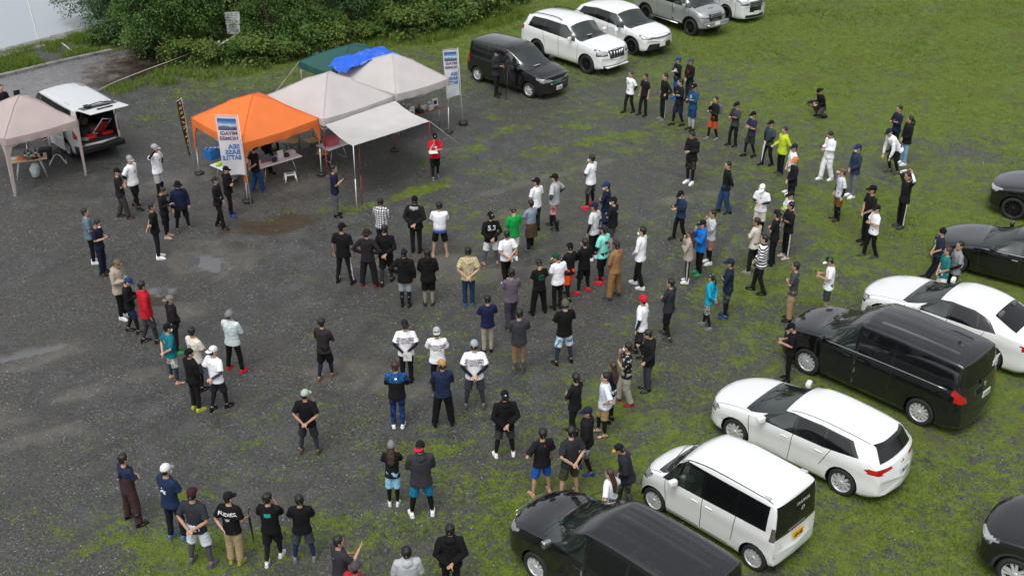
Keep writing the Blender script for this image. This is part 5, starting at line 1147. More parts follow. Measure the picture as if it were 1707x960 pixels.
# ---- banners
PRN = M('print blue', (.03, .16, .42), .6); PRM = M('print maroon', (.14, .08, .16), .6); PRK = M('print grey', (.2, .2, .22), .6); FLAG = fabric('white flag cloth', (.74, .76, .79), .35)
def skypic():
    m = bpy.data.materials.new('printed sea picture'); m.use_nodes = True; N = m.node_tree.nodes; L = m.node_tree.links; tc = N.new('ShaderNodeTexCoord'); sp = N.new('ShaderNodeSeparateXYZ'); L.new(tc.outputs['Generated'], sp.inputs[0]); nz = N.new('ShaderNodeTexNoise'); nz.inputs['Scale'].default_value = 5; L.new(tc.outputs['Generated'], nz.inputs[0])
    ad = N.new('ShaderNodeMath'); ad.operation = 'MULTIPLY_ADD'; ad.inputs[1].default_value = .35; L.new(nz.outputs['Fac'], ad.inputs[0]); L.new(sp.outputs[2], ad.inputs[2]); r = N.new('ShaderNodeValToRGB'); r.color_ramp.elements[0].position = .15; r.color_ramp.elements[0].color = (.05, .05, .10, 1); r.color_ramp.elements[1].position = 1.15; r.color_ramp.elements[1].color = (.03, .12, .35, 1)
    for p, c in ((.45, (.12, .14, .22)), (.62, (.55, .62, .70)), (.80, (.12, .28, .52))): e = r.color_ramp.elements.new(p); e.color = (*c, 1)
    L.new(ad.outputs[0], r.inputs[0]); L.new(r.outputs[0], N['Principled BSDF'].inputs[0]); return m
PIC = skypic()
def banner(label, base, ztop, zbot, w_, ang, lean=(0, 0), seed=0, white=True):
    """pole at the base; the flag runs from the pole in direction ang; its face is seen from behind, so the letters read backwards"""
    t = thing('banner', label, 'banner', base); d = Vector((cos(ang), sin(ang), 0)); nrm = Vector((sin(ang), -cos(ang), 0))
    if nrm.y > 0: nrm = -nrm
    bm = bmesh.new(); tube(bm, [(0, 0, 0), (lean[0]*.5, lean[1]*.5, ztop*.5), (lean[0], lean[1], ztop+.02)], [.016, .014, .011], 8); obj('pole', bm, POLE, t)
    bm = bmesh.new(); tp = Vector((lean[0], lean[1], ztop)); tube(bm, [tp-d*.05, tp+d*(w_+.04)], .009, 6); obj('crossbar', bm, POLE, t)
    def S(u, z, off=0.):
        k = (z-0)/(ztop); p = Vector((lean[0]*k, lean[1]*k, z))+d*(.03+u*w_)
        wv = .05*sin(u*3.3+z*2.1+seed)*(.35+(ztop-z)*.35)
        return p+nrm*(wv+off)
    bm = bmesh.new(); nu, nv = 14, 36; V = {}
    for i in range(nu+1):
        for j in range(nv+1): V[i, j] = bm.verts.new(S(i/nu, ztop-.03+(zbot-ztop+.03)*j/nv-(.06*(i/nu)**2 if white else 0)*j/nv))
    for i in range(nu):
        for j in range(nv): bm.faces.new((V[i, j], V[i+1, j], V[i+1, j+1], V[i, j+1]))
    H_ = ztop-zbot; fl = obj('flag', bm, FLAG if white else M('black flag cloth', (.02, .014, .02), .7), t, smooth=True)
    def put(me, cx, cz, sx, mt, nm):
        me = me.copy(); 
        for v in me.vertices:
            u = cx-(v.co.x)*sx*(1 if True else -1)/w_; z = cz+v.co.y; v.co = S(u, z, .010)
        me.materials.clear(); o = obj(nm, me, mt, fl); return o
    if white:
        g = bmesh.new(); bmesh.ops.create_grid(g, x_segments=10, y_segments=10, size=.5); bmesh.ops.scale(g, vec=(w_*.86, H_*.19, 1), verts=g.verts); me = bpy.data.meshes.new('picture'); g.to_mesh(me); g.free(); put(me, .5, ztop-.05-H_*.12, 1, PIC, 'picture')
        # u runs from the pole outwards; the pole is at the right seen from the camera, and the print is mirrored
        sgn = -1
        for txt, z, sz, mt in (('MIYAGI', .295, .145, PRM), ('HOMIES', .38, .145, PRM), ('SEA', .52, .19, PRN), ('BASS', .615, .19, PRN), ('BATTLE', .71, .19, PRN)):
            me = text_mesh(txt, sz*w_/.6, 'LEFT', .006).copy(); wd = max(v.co.x for v in me.vertices)
            for v in me.vertices:
                x = v.co.x*min(1, .86*w_/wd) if wd > .86*w_ else v.co.x
                v.co = S(.08+x/w_, ztop-H_*z+v.co.y, .012)
            obj('lettering', me, mt, fl)
    else:
        YM = M('yellow print', (.55, .42, .06), .6); rs = random.Random(4); bm = bmesh.new(); k = 0
        for q in range(11):
            zc = ztop-.12-q*(H_-.2)/11
            for s in range(4):
                u0, u1 = rs.uniform(.2, .5), rs.uniform(.5, .85); z0, z1 = zc+rs.uniform(-.05, .05), zc+rs.uniform(-.05, .05)
                a, b = S(u0, z0, .01), S(u1, z1, .01); tube(bm, [a, b], .011, 4)
        obj('lettering', bm, YM, fl)
    return t
bp_ = G(411, 336); bz_ = zat(bp_.x, bp_.y, 187); banner('white sea bass banner in front of the orange canopy, print seen from behind', (-8.17, 35.02, 0), bz_, bz_-1.95, .66, pi-.02, (-.12, -.05), 1)
bp_ = G(772, 208); bz_ = zat(bp_.x, bp_.y, 82); banner('white sea bass banner on its own black foot, right of the canopies', bp_, bz_, bz_-1.72, .52, pi+.35, (-.16, .05), 2)
bm = bmesh.new(); lathe(bm, [(.04, 0), (.16, .0), (.175, .05), (.165, .14), (.05, .15)], 18); o = obj('round_weight', bm, BLKP, None, label='round black foot of the right hand banner', cat='weight'); o.location = bp_
bp_ = G(330, 288); bz_ = zat(bp_.x-.1, bp_.y, 163); banner('narrow black banner with yellow print at the left corner of the orange canopy', (bp_.x-.06, bp_.y-.06, 0), bz_, bz_-1.95, .24, pi+1.30, (-.16, -.02), 3, False)
# ---- tables and what is on them
TW = M('white table top', (.66, .64, .70), .4); TR = M('red brown table top', (.20, .06, .04), .4); TWD = M('light wood table top', (.58, .40, .24), .5)
def table(label, fl, fr, depth, z, mt, leg='x', th=.03, legm=None):
    """front left and front right corners (seen from the camera) on the floor plan"""
    fl, fr = Vector((fl.x, fl.y, 0)), Vector((fr.x, fr.y, 0)); d = (fr-fl); L_ = d.length; d.normalize(); bk = Vector((-d.y, d.x, 0)); c = (fl+fr)/2+bk*depth/2
    t = thing('folding_table', label, 'table', c, math.atan2(d.y, d.x)); bm = bmesh.new(); box(bm, (0, 0, z-th/2), (L_, depth, th), None, .008); obj('table_top', bm, mt, t)
    for sx in (-1, 1):
        x = sx*(L_/2-.14*min(L_, 1.6))
        for sy in (-1, 1):
            bm = bmesh.new()
            if leg == 'x': tube(bm, [(x-.10*sx, sy*depth*.30, z-th), (x+.07*sx, sy*depth*.42, .0)], .013, 6)
            else: tube(bm, [(x, sy*depth*.40, z-th), (x, sy*depth*.40, .0)], .014, 6)
            obj('leg', bm, legm or STEEL, t)
        bm = bmesh.new(); tube(bm, [(x, -depth*.36, .2), (x, depth*.36, .2)], .010, 6); obj('stretcher', bm, legm or STEEL, t)

    return t, (lambda u, v, dz=0: Vector(c)+d*(u-.5)*L_+bk*(v-.5)*depth+Vector((0, 0, z+dz))), math.atan2(d.y, d.x)
def item(nm, label, cat, bm, mt, p, rz=0., group=None):
    o = obj(nm, bm, mt, None, label=label, cat=cat); o.location = p; o.rotation_euler = (0, 0, rz)
    if group: o['group'] = group
    return o
def bxm(s, bev=.01, tilt=0.):
    b = bmesh.new(); box(b, (0, 0, s[2]/2), s, Matrix.Rotation(tilt, 3, 'X') if tilt else None, bev); return b
_, P1, r1 = table('white folding table with papers under the orange canopy', G(432, 281.5, .72), G(503.7, 260, .72), .62, .72, TW)
cb = M('cardboard', (.30, .19, .10), .8); PAPER = M('paper', (.68, .69, .70), .6)
item('laptop', 'open grey laptop on the table under the orange canopy', 'laptop', bxm((.34, .02, .24), .004, -.2), M('laptop grey', (.12, .12, .13), .4), P1(.28, .55), r1)
item('basket', 'small black basket holding purple cloth on the white table', 'basket', bxm((.16, .14, .12)), INTD, P1(.74, .45), r1); item('basket', 'low black box beside the laptop', 'box', bxm((.16, .14, .10)), INTD, P1(.42, .3), r1)
item('sign_card', 'white card standing on the white table by the basket', 'card', bxm((.22, .02, .26), .003, -.15), PAPER, P1(.62, .5), r1); item('blue_cloth', 'folded blue cloth on the white table', 'cloth', bxm((.18, .16, .06)), M('blue cloth', (.05, .2, .55), .8), P1(.5, .65), r1)
item('tray', 'clear plastic tray at the right end of the white table', 'tray', bxm((.3, .2, .09)), M('clear plastic', (.55, .55, .56), .3), P1(.9, .72), r1); item('papers', 'loose papers at the near end of the white table', 'paper', bxm((.26, .2, .012), .002), PAPER, P1(.18, .25), r1+.2)
_, P2, r2 = table('white side table with the blue cooler behind the banner', G(374, 285, .7), G(421, 268, .7), .75, .7, TW)
b = bmesh.new(); box(b, (0, 0, .17), (.52, .34, .34), None, .02); cl = item('cool_box', 'blue cool box filled with pale bottles on the side table', 'cooler', b, M('blue crate', (.01, .13, .42), .4), G(357, 263, .70)+Vector((0, 0, 0)), r2)
for k in range(5):
    b = bmesh.new(); lathe(b, [(.035, 0), (.035, .16), (.012, .20), (.012, .23)], 8); o = item('bottle', 'pale bottle lying in the blue cool box', 'bottle', b, M('pale bottle', (.35, .45, .5), .3), cl.location+Vector((-.18+.09*k, .0, .33)), .3*k, 'bottles in the blue cool box'); o.rotation_euler = (1.2, 0, .4*k)
item('green_bag', 'bright green bag on the side table next to the cool box', 'bag', bxm((.3, .14, .10), .04), M('lime plastic', (.28, .62, .03), .5), G(366, 276, .70), r2+.3)
item('sack', 'grey plastic sack on the ground under the side table', 'sack', bxm((.45, .34, .34), .12), M('grey sack', (.28, .28, .29), .6), G(386, 300), .4)
_, P3, r3 = table('white table with a pink box under the awning', G(548, 251, .7), G(583.5, 238.5, .7), .66, .7, TW)
b = bmesh.new(); box(b, (0, 0, .13), (.46, .34, .26), None, .03); box(b, (0, 0, .265), (.36, .25, .02), None, .008); item('pink_box', 'pink covered box on the table under the awning', 'box', b, M('pink cloth', (.50, .12, .13), .7), P3(.42, .5), r3)
_, P4_, r4 = table('red brown table loaded with prizes under the right canopy', G(660, 237), G(742, 209), .6, .72, TR, 'p')
rs = random.Random(8); gi = [('white box of tackle', (.24, .16, .16), PAPER), ('grey framed picture', (.24, .03, .30), M('grey frame', (.35, .36, .37), .4)), ('brown carton', (.2, .16, .14), cb), ('white carton with red mark', (.18, .12, .26), PAPER), ('black reel case', (.18, .14, .12), INTD), ('clear packed lure box', (.24, .1, .16), M('clear plastic', (.5, .5, .5), .3)), ('silver package', (.16, .1, .22), M('silver pack', (.45, .46, .48), .3)), ('white framed disc picture', (.24, .03, .28), PAPER)]
where = ['at the left end', 'second from the left', 'by the left leg', 'at the middle', 'just right of the middle', 'towards the right', 'near the right end', 'at the right corner', 'back left', 'back middle', 'back right', 'front left', 'front middle', 'front right']
for k in range(14):
    nm, s, mt = gi[k % 8]; u = (.08+.118*k) if k < 8 else (.2+.25*(k-8) if k < 11 else .35+.2*(k-11)); v = .45 if k < 8 else (.8 if k < 11 else .15)
    b = bxm(s, .008, -.12 if s[1] < .05 else 0); o = item('prize_item', f'{nm} on the prize table, {where[k]}', 'package', b, mt, P4_(u, v), r4+rs.uniform(-.3, .3), 'prizes on the red brown table')
    if mt is PAPER or s[1] < .05:
        b = bmesh.new(); box(b, (0, -s[1]/2-.003, s[2]*.5), (s[0]*.55, .004, s[2]*.5), Matrix.Rotation(-.12, 3, 'X') if s[1] < .05 else None); q = obj('printed_mark', b, [M('red mark', (.45, .03, .03), .6), INTD, M('grey mark', (.15, .15, .17), .6)][k % 3], o)
def camp_chair(label, p, rz, mt):
    t = thing('camp_chair', label, 'chair', p, rz); b = bmesh.new(); box(b, (0, 0, .40), (.46, .42, .02), None, .008); obj('seat', b, mt, t)
    b = bmesh.new(); box(b, (0, .23, .66), (.46, .02, .44), Matrix.Rotation(0, 3, 'X'), .008); obj('backrest', b, mt, t)
    for sx in (-1, 1):
        b = bmesh.new(); tube(b, [(sx*.23, -.22, 0), (-sx*.05, .0, .2), (-sx*.23, .22, .40)], .012, 6); tube(b, [(sx*.23, .22, 0), (sx*.23, -.2, .40)], .012, 6); tube(b, [(sx*.23, .2, .0), (sx*.23, .24, .88)], .012, 6); obj('leg', b, INTD, t)
tan = M('tan canvas', (.45, .32, .16), .85)
camp_chair('tan camp chair behind the white table', G(487, 253), 2.6-pi+.5, tan); camp_chair('tan camp chair left of the pink box', G(520, 252), 2.2-pi, tan); camp_chair('tan camp chair by the red pole, partly hidden', G(540, 272), 1.6-pi, tan)
t = thing('step_stool', 'small white plastic step stool on the gravel', 'stool', G(484.5, 302), .35); b = bmesh.new(); box(b, (0, 0, .25), (.36, .24, .03), None, .012); obj('top', b, wpaint, t)
b = bmesh.new(); box(b, (0, 0, .268), (.26, .16, .006)); obj('grip_pad', b, M('grey rubber', (.18, .19, .19), .8), t)
for sx in (-1, 1):
    for sy in (-1, 1): b = bmesh.new(); tube(b, [(sx*.15, sy*.09, .24), (sx*.19, sy*.13, 0)], [.03, .022], 6); obj('leg', b, wpaint, t)
# beige canopy furniture
_, P5, r5 = table('light wood folding table with bottles under the beige canopy', G(17.5, 272, .66), G(78.7, 264, .66), .55, .66, TWD, legm=POLE)
bt = M('dark green bottle glass', (.02, .05, .02), .15)
for k, (u, v) in enumerate([(.42, .5), (.52, .8), (.60, .35), (.72, .7)]):
    b = bmesh.new(); lathe(b, [(.036, 0), (.036, .17), (.012, .23), (.012, .30)], 10); o = item('bottle', ['dark bottle nearest the food', 'dark bottle at the back of the group', 'front dark bottle of the group', 'dark bottle nearest the black box'][k]+' on the wood table', 'bottle', b, bt, P5(u, v)); b = bmesh.new(); lathe(b, [(.037, .06), (.037, .13)], 10); obj('bottle_label', b, PAPER, o)
for k, (u, v, s, mt, nm, lb) in enumerate([(.28, .4, (.2, .14, .05), M('orange food', (.6, .18, .05), .6), 'food_tray', 'tray of orange food on the wood table'), (.12, .6, (.2, .14, .03), PAPER, 'plate', 'white plate at the left end of the wood table'), (.5, .15, (.16, .12, .06), M('olive cloth', (.12, .12, .06), .9), 'pouch', 'olive pouch in front of the bottles'), (.68, .15, (.2, .12, .06), INTD, 'camera_bag', 'black bag on the wood table edge'), (.86, .4, (.09, .09, .13), INTD, 'cup', 'black cup at the right end of the wood table'), (.33, .8, (.12, .1, .04), M('pink cloth', (.50, .12, .13), .7), 'napkin', 'pink napkin pile on the wood table')]):
    item(nm, lb, nm.replace('_', ' '), bxm(s, min(s)*.3), mt, P5(u, v), .3*k)
item('cooler', 'black soft cooler standing right of the wood table', 'cooler', bxm((.42, .3, .36), .05), INTD, G(77, 263), .2)
b = bmesh.new(); bmesh.ops.create_icosphere(b, subdivisions=3, radius=.2)
for v in b.verts: v.co.z *= 1.3; v.co.x *= .75; v.co += v.normal*.04*noise.noise(v.co*9)
bmesh.ops.translate(b, vec=(0, 0, .26), verts=b.verts); item('plastic_bag', 'pale blue plastic bag hanging in front of the wood table', 'bag', b, M('pale blue bag', (.42, .50, .52), .4), G(61, 296), .0)
t = thing('stool_frame', 'white folding stool frame right of the wood table', 'stool', G(97, 272), .3); b = bmesh.new()
for s in (-1, 1): tube(b, [(s*.28, -.16, 0), (s*.1, .0, .26), (-s*.12, .1, .36)], .016, 6); tube(b, [(s*.28, -.16, 0), (s*.24, .2, .02)], .014, 6)
obj('frame', b, wpaint, t); b = bmesh.new(); box(b, (0, .08, .37), (.34, .3, .02), None, .008); obj('seat', b, INTD, t)
t = thing('deck_chair', 'white framed deck chair behind the wood table', 'chair', G(30, 246), .35); b = bmesh.new(); tube(b, [(-.28, -.3, .3), (.28, -.3, .3), (.3, .3, .34), (-.3, .3, .34), (-.28, -.3, .3)], .015, 6); tube(b, [(-.3, .3, .34), (-.3, .45, .75), (.3, .45, .75), (.3, .3, .34)], .015, 6)
for sx in (-1, 1): tube(b, [(sx*.29, -.25, 0), (sx*.29, .3, .34)], .014, 6); tube(b, [(sx*.29, .3, 0), (sx*.29, -.3, .3)], .014, 6)
obj('frame', b, wpaint, t); b = bmesh.new(); box(b, (0, 0, .325), (.5, .5, .015)); obj('seat', b, M('grey cloth', (.2, .2, .2), .9), t)
# ================================================================ PEOPLE
_tsc = bpy.data.scenes.new('workbench'); _tmpo = bpy.data.objects.new('remesh', bpy.data.meshes.new('remesh')); _tsc.collection.objects.link(_tmpo)
_rm = _tmpo.modifiers.new('r', 'REMESH'); _rm.mode = 'VOXEL'; _rm.use_smooth_shade = True
_smm = _tmpo.modifiers.new('s', 'SMOOTH'); _smm.factor = .5; _smm.iterations = 2
def loft(bm, pts, ab, side=None, n=10):
    """closed tube with elliptic rings: pts centres, ab (half width along side, half depth)"""
    pts = [Vector(p) for p in pts]; rings = []; prev = None
    for i, p in enumerate(pts):
        t = (pts[min(i+1, len(pts)-1)]-pts[max(i-1, 0)])
        t = t.normalized() if t.length > 1e-6 else Vector((0, 0, 1))
        s = Vector(side) if side is not None else (prev if prev is not None else t.orthogonal())
        s = (s-t*s.dot(t)); s = s.normalized() if s.length > 1e-5 else t.orthogonal().normalized(); prev = s; d = t.cross(s)
        a, b = ab[i] if isinstance(ab[i], (tuple, list)) else (ab[i], ab[i])
        rings.append([bm.verts.new(p+s*a*cos(2*pi*k/n)+d*b*sin(2*pi*k/n)) for k in range(n)])
    for i in range(len(rings)-1):
        for k in range(n): bm.faces.new((rings[i][k], rings[i][(k+1) % n], rings[i+1][(k+1) % n], rings[i+1][k]))
    bm.faces.new(rings[0][::-1]); bm.faces.new(rings[-1])
def remesh(bm, vox, name, fold=0., fs=7., seed=0, iters=2):
    bmesh.ops.recalc_face_normals(bm, faces=bm.faces)
    old = _tmpo.data; me = bpy.data.meshes.new('t'); bm.to_mesh(me); bm.free(); _tmpo.data = me; bpy.data.meshes.remove(old); _rm.voxel_size = vox; _smm.iterations = iters
    with bpy.context.temp_override(scene=_tsc, view_layer=_tsc.view_layers[0]):
        dg = bpy.context.evaluated_depsgraph_get(); dg.update(); r = bpy.data.meshes.new_from_object(_tmpo.evaluated_get(dg)); r.name = name
    if fold:
        nrm = [v.normal.copy() for v in r.vertices]; off = Vector((seed*3.1, seed*1.7, 0))
        for v, q in zip(r.vertices, nrm):
            p = v.co; k = noise.noise(Vector((p.x*fs, p.y*fs, p.z*fs*.7))+off); k2 = 1-abs(noise.noise(Vector((p.x*fs*1.3+p.z*3, p.y*fs*1.3, p.z*fs*1.6))+off)*2.2)
            v.co = p+q*fold*(k*.8+k2*.5-.25)
    r.polygons.foreach_set('use_smooth', [True]*len(r.polygons)); r.materials.clear(); return r
PIV = Vector((0, 0, 1.46)); HIPP = Vector((0, 0, .92))
ARMS = {  # elbow, wrist, hand bend target for the right arm (x > 0); (left given only where it differs)
 's': [((.255, -.02, 1.12), (.265, .05, .87)), None], 'b': [((.275, -.10, 1.13), (.045, -.185, .965)), ((-.275, -.10, 1.13), (-.035, -.20, .93))],
 'x': [((.245, .07, 1.14), (-.06, .185, 1.18)), ((-.245, .07, 1.14), (.06, .215, 1.145))], 'p': [((.235, .02, 1.13), (.085, .26, 1.17)), ((-.235, .02, 1.13), (-.07, .27, 1.14))],
 'f': [((.245, .02, 1.12), (.045, .18, .95)), ((-.245, .02, 1.12), (-.04, .19, .93))], 'k': [((.40, -.09, 1.15), (.20, .03, 1.02)), None],
 'c': [((.20, .17, 1.14), (.05, .20, 1.40)), ((-.24, .10, 1.13), (.10, .23, 1.14))], 'h': [((.36, .02, 1.60), (.13, -.02, 1.73)), None],
 'q': [((.40, .06, 1.42), (.16, .16, 1.62)), ((-.38, -.06, 1.15), (-.20, .05, 1.02))], 'o': [((.255, -.02, 1.12), (.24, .22, 1.02)), ((-.275, -.12, 1.13), (-.10, -.19, .97))],
 'm': [((.24, .04, 1.13), (.10, .25, 1.25)), ((-.255, -.02, 1.12), (-.22, .16, .95))], 'r': [((.26, .12, 1.2), (.18, .34, 1.38)), ((-.24, .05, 1.13), (-.05, .27, 1.15))],
 '1': [((.255, -.02, 1.12), (.265, .05, .87)), ((-.40, -.08, 1.15), (-.20, .03, 1.02))], 'd': [((.24, .22, 1.10), (.20, .42, .95)), ((-.24, .22, 1.10), (-.20, .42, .95))]}
LEGS = {  # knee, ankle for the right and the left leg, pelvis drop
 'n': (((.10, .02, .48), (.10, 0, .085)), ((-.10, .02, .48), (-.10, 0, .085)), 0.), 'w': (((.15, .02, .48), (.20, 0, .085)), ((-.15, .02, .48), (-.20, 0, .085)), -.02),
 'm': (((.10, .12, .47), (.10, .16, .085)), ((-.10, -.01, .47), (-.11, -.15, .085)), -.015), 'v': (((.13, .09, .47), (.15, .09, .085)), ((-.09, 0, .48), (-.09, -.03, .085)), -.005),
 'g': (((.10, .04, .48), (.12, .20, .085)), ((-.10, .02, .48), (-.10, .22, .085)), -.02), 'c': (((.17, .30, .46), (.14, .06, .085)), ((-.17, .26, .22), (-.15, -.10, .10)), -.50),
 't': (((.12, .36, .50), (.12, .34, .085)), ((-.14, .36, .50), (-.18, .30, .085)), -.42), 'l': (((.13, .16, .47), (.14, .04, .085)), ((-.10, .04, .47), (-.11, -.10, .085)), -.03)}
def skeleton(arms, legs, lean):
    J = {}; dz = LEGS[legs][2]
    for sg, i in ((1, 0), (-1, 1)):
        kn, an = LEGS[legs][i]; J['hip', sg] = Vector((.085*sg, 0, .90+dz)); J['knee', sg] = Vector(kn); J['ank', sg] = Vector(an)
        a = ARMS[arms][i] or tuple((-p[0], p[1], p[2]) for p in ARMS[arms][0])
        J['sho', sg] = Vector((.175*sg, -.005, 1.375)); J['elb', sg] = Vector(a[0]); J['wri', sg] = Vector(a[1])
    U = Matrix.Translation((0, 0, dz)) @ Matrix.Translation(HIPP) @ Matrix.Rotation(-R_(lean), 4, 'X') @ Matrix.Translation(-HIPP)
    for k in list(J):
        if k[0] in ('sho', 'elb', 'wri'): J[k] = U @ J[k]
    J['U'] = U; return J
def hand(bm, w, e, U, sg, grip=.5, bend=None):
    d = (w-e).normalized()
    if bend: d = (d+Vector(bend)).normalized()
    d = d; s = d.cross(Vector((0, 0, 1))); s = s.normalized() if s.length > .1 else Vector((1, 0, 0)); s = (s*.4+Vector((0, 0, 1))*.6-d*d.z*.6).normalized(); nrm = d.cross(s)*(-sg if True else 1)
    loft(bm, [w-d*.01, w+d*.03, w+d*.085], [(.026, .018), (.038, .015), (.040, .013)], s, 8)
    for k, ln in enumerate((.062, .072, .068, .052)):
        b = w+d*.078+s*(-.030+.020*k); m = b+d*ln*.5+nrm*ln*.12; t = m+d*ln*.42+nrm*ln*grip*.6; loft(bm, [b, m, t], [.0095, .0088, .0075], s, 6)
    b = w+d*.03-s*.03; loft(bm, [b, b-s*.022+d*.026+nrm*.01, b-s*.026+d*.055+nrm*.022], [.012, .0105, .0085], s, 6)
def head_pts(bm):
    loft(bm, [(0, .022, 1.478), (0, .018, 1.497), (0, .012, 1.53), (0, .006, 1.565), (0, 0, 1.60), (0, -.003, 1.64), (0, -.006, 1.672), (0, -.008, 1.693), (0, -.008, 1.70)],
         [(.028, .03), (.050, .068), (.062, .082), (.070, .092), (.074, .098), (.073, .097), (.060, .080), (.035, .045), (.012, .015)], (1, 0, 0), 14)
    loft(bm, [(0, .092, 1.60), (0, .106, 1.575), (0, .112, 1.562), (0, .09, 1.55)], [.009, .012, .015, .010], (1, 0, 0), 6)
    loft(bm, [(-.022, .083, 1.522), (.022, .083, 1.522)], [.010, .010], None, 6); loft(bm, [(0, .07, 1.498), (0, .084, 1.492)], [.02, .014], (1, 0, 0), 6)
    for s in (1, -1): loft(bm, [(s*.070, -.01, 1.60), (s*.084, -.014, 1.585), (s*.074, -.004, 1.555)], [(.008, .016), (.009, .020), (.007, .010)], (1, 0, 0), 6)
def headM(U, pitch, yaw): return U @ Matrix.Translation(PIV) @ Matrix.Rotation(R_(yaw), 4, 'Z') @ Matrix.Rotation(-R_(pitch), 4, 'X') @ Matrix.Scale(1.06, 4) @ Matrix.Translation(-PIV)
_pc = {}
def foot(bm, an, out):
    a = R_(8)*out; d = Vector((-sin(a)*-1, cos(a), 0)); b = Vector((an.x, an.y, 0))
    loft(bm, [b-d*.06+Vector((0, 0, .035)), b+Vector((0, 0, .045)), b+d*.08+Vector((0, 0, .032)), b+d*.15+Vector((0, 0, .022)), b+d*.185+Vector((0, 0, .018))], [(.028, .034), (.034, .044), (.042, .030), (.044, .020), (.030, .014)], (1, 0, 0), 8)
def body_mesh(arms, legs, lean, pitch, yaw):
    k = ('body', arms, legs, lean, pitch, yaw)
    if k in _pc: return _pc[k]
    J = skeleton(arms, legs, lean); U = J['U']; bm = bmesh.new()
    tz = [(.82, .155, .105), (.90, .165, .115), (1.0, .15, .105), (1.1, .148, .10), (1.22, .165, .108), (1.32, .172, .108), (1.385, .145, .088), (1.42, .075, .062), (1.45, .055, .055), (1.50, .052, .056), (1.53, .045, .05)]
    loft(bm, [U @ Vector((0, (-.012 if z > 1.4 else 0)+(.01 if z > 1.48 else 0), z)) for z, a, b in tz], [(a, b) for z, a, b in tz], (1, 0, 0), 14)
    hb = bmesh.new(); head_pts(hb); bmesh.ops.transform(hb, matrix=headM(U, pitch, yaw), verts=hb.verts); tm = bpy.data.meshes.new('h'); hb.to_mesh(tm); hb.free(); bm.from_mesh(tm); bpy.data.meshes.remove(tm)
    for sg in (1, -1):
        h, kn, an = J['hip', sg], J['knee', sg], J['ank', sg]; loft(bm, [h+Vector((0, 0, .04)), h.lerp(kn, .4), kn, kn.lerp(an, .3), an.lerp(kn, .12), an-Vector((0, 0, .05))], [.082, .074, .051, .054, .034, .034], None, 10)
        foot(bm, an, sg); s, e, w_ = J['sho', sg], J['elb', sg], J['wri', sg]
        loft(bm, [U @ Vector((.11*sg, 0, 1.37)), s, s.lerp(e, .4), e, e.lerp(w_, .35), w_], [.045, .052, .045, .036, .037, .025], None, 9); hand(bm, w_, e, U, sg, .9 if arms == 'x' else .5, {'x': (-sg*.1, -.55, -.05), 'f': (0, -.1, -.5), 'c': (0, -.2, .3) if sg > 0 else (0, -.55, 0)}.get(arms))
    _pc[k] = remesh(bm, .0115, 'body', iters=1); return _pc[k]
def top_mesh(kind, arms, legs, lean, fit=0., seed=0):
    """kind: t short sleeves, l long sleeves, j jacket, c coverall top"""
    k = ('top', kind, arms, legs, lean, fit, seed)
    if k in _pc: return _pc[k]
    J = skeleton(arms, legs, lean); U = J['U']; bm = bmesh.new(); e0 = .010+fit+(.014 if kind == 'j' else 0); hem = .80 if kind != 'j' else .775
    tz = [(hem, .194, .138), (hem+.05, .192, .137), (.96, .166, .120), (1.08, .162, .116), (1.20, .178, .122), (1.32, .184, .120), (1.385, .158, .100), (1.42, .095, .076), (1.442, .070, .066)]
    if kind in 'jl': tz.append((1.462 if kind == 'l' else 1.485, .062, .062))
    lo = legs in ('c', 't')
    if lo: tz = tz[2:]
    loft(bm, [U @ Vector((0, (-.012 if z > 1.4 else 0), z)) for z, a, b in tz], [(a+e0, b+e0) for z, a, b in tz], (1, 0, 0), 16)
    for sg in (1, -1):
        s, e, w_ = J['sho', sg], J['elb', sg], J['wri', sg]; st = U @ Vector((.10*sg, -.003, 1.368)); f = .012+fit*.8+(.012 if kind == 'j' else 0)
        if kind == 't': loft(bm, [st, s, s.lerp(e, .4), s.lerp(e, .82)], [.060+f, .060+f, .058+f, .062+f], None, 10)
        else: loft(bm, [st, s, s.lerp(e, .5), e, e.lerp(w_, .5), e.lerp(w_, .96)], [.060+f, .060+f, .048+f, .042+f, .038+f*.9, .028+f*.7], None, 10)
    if kind == 'j': loft(bm, [U @ Vector((-.09, -.095, 1.42)), U @ Vector((0, -.125, 1.41)), U @ Vector((.09, -.095, 1.42))], [(.045, .03), (.06, .042), (.045, .03)], (0, 0, 1), 8)
    _pc[k] = remesh(bm, .0165, 'shirt', .013 if kind != 't' else .011, 9, seed); return _pc[k]
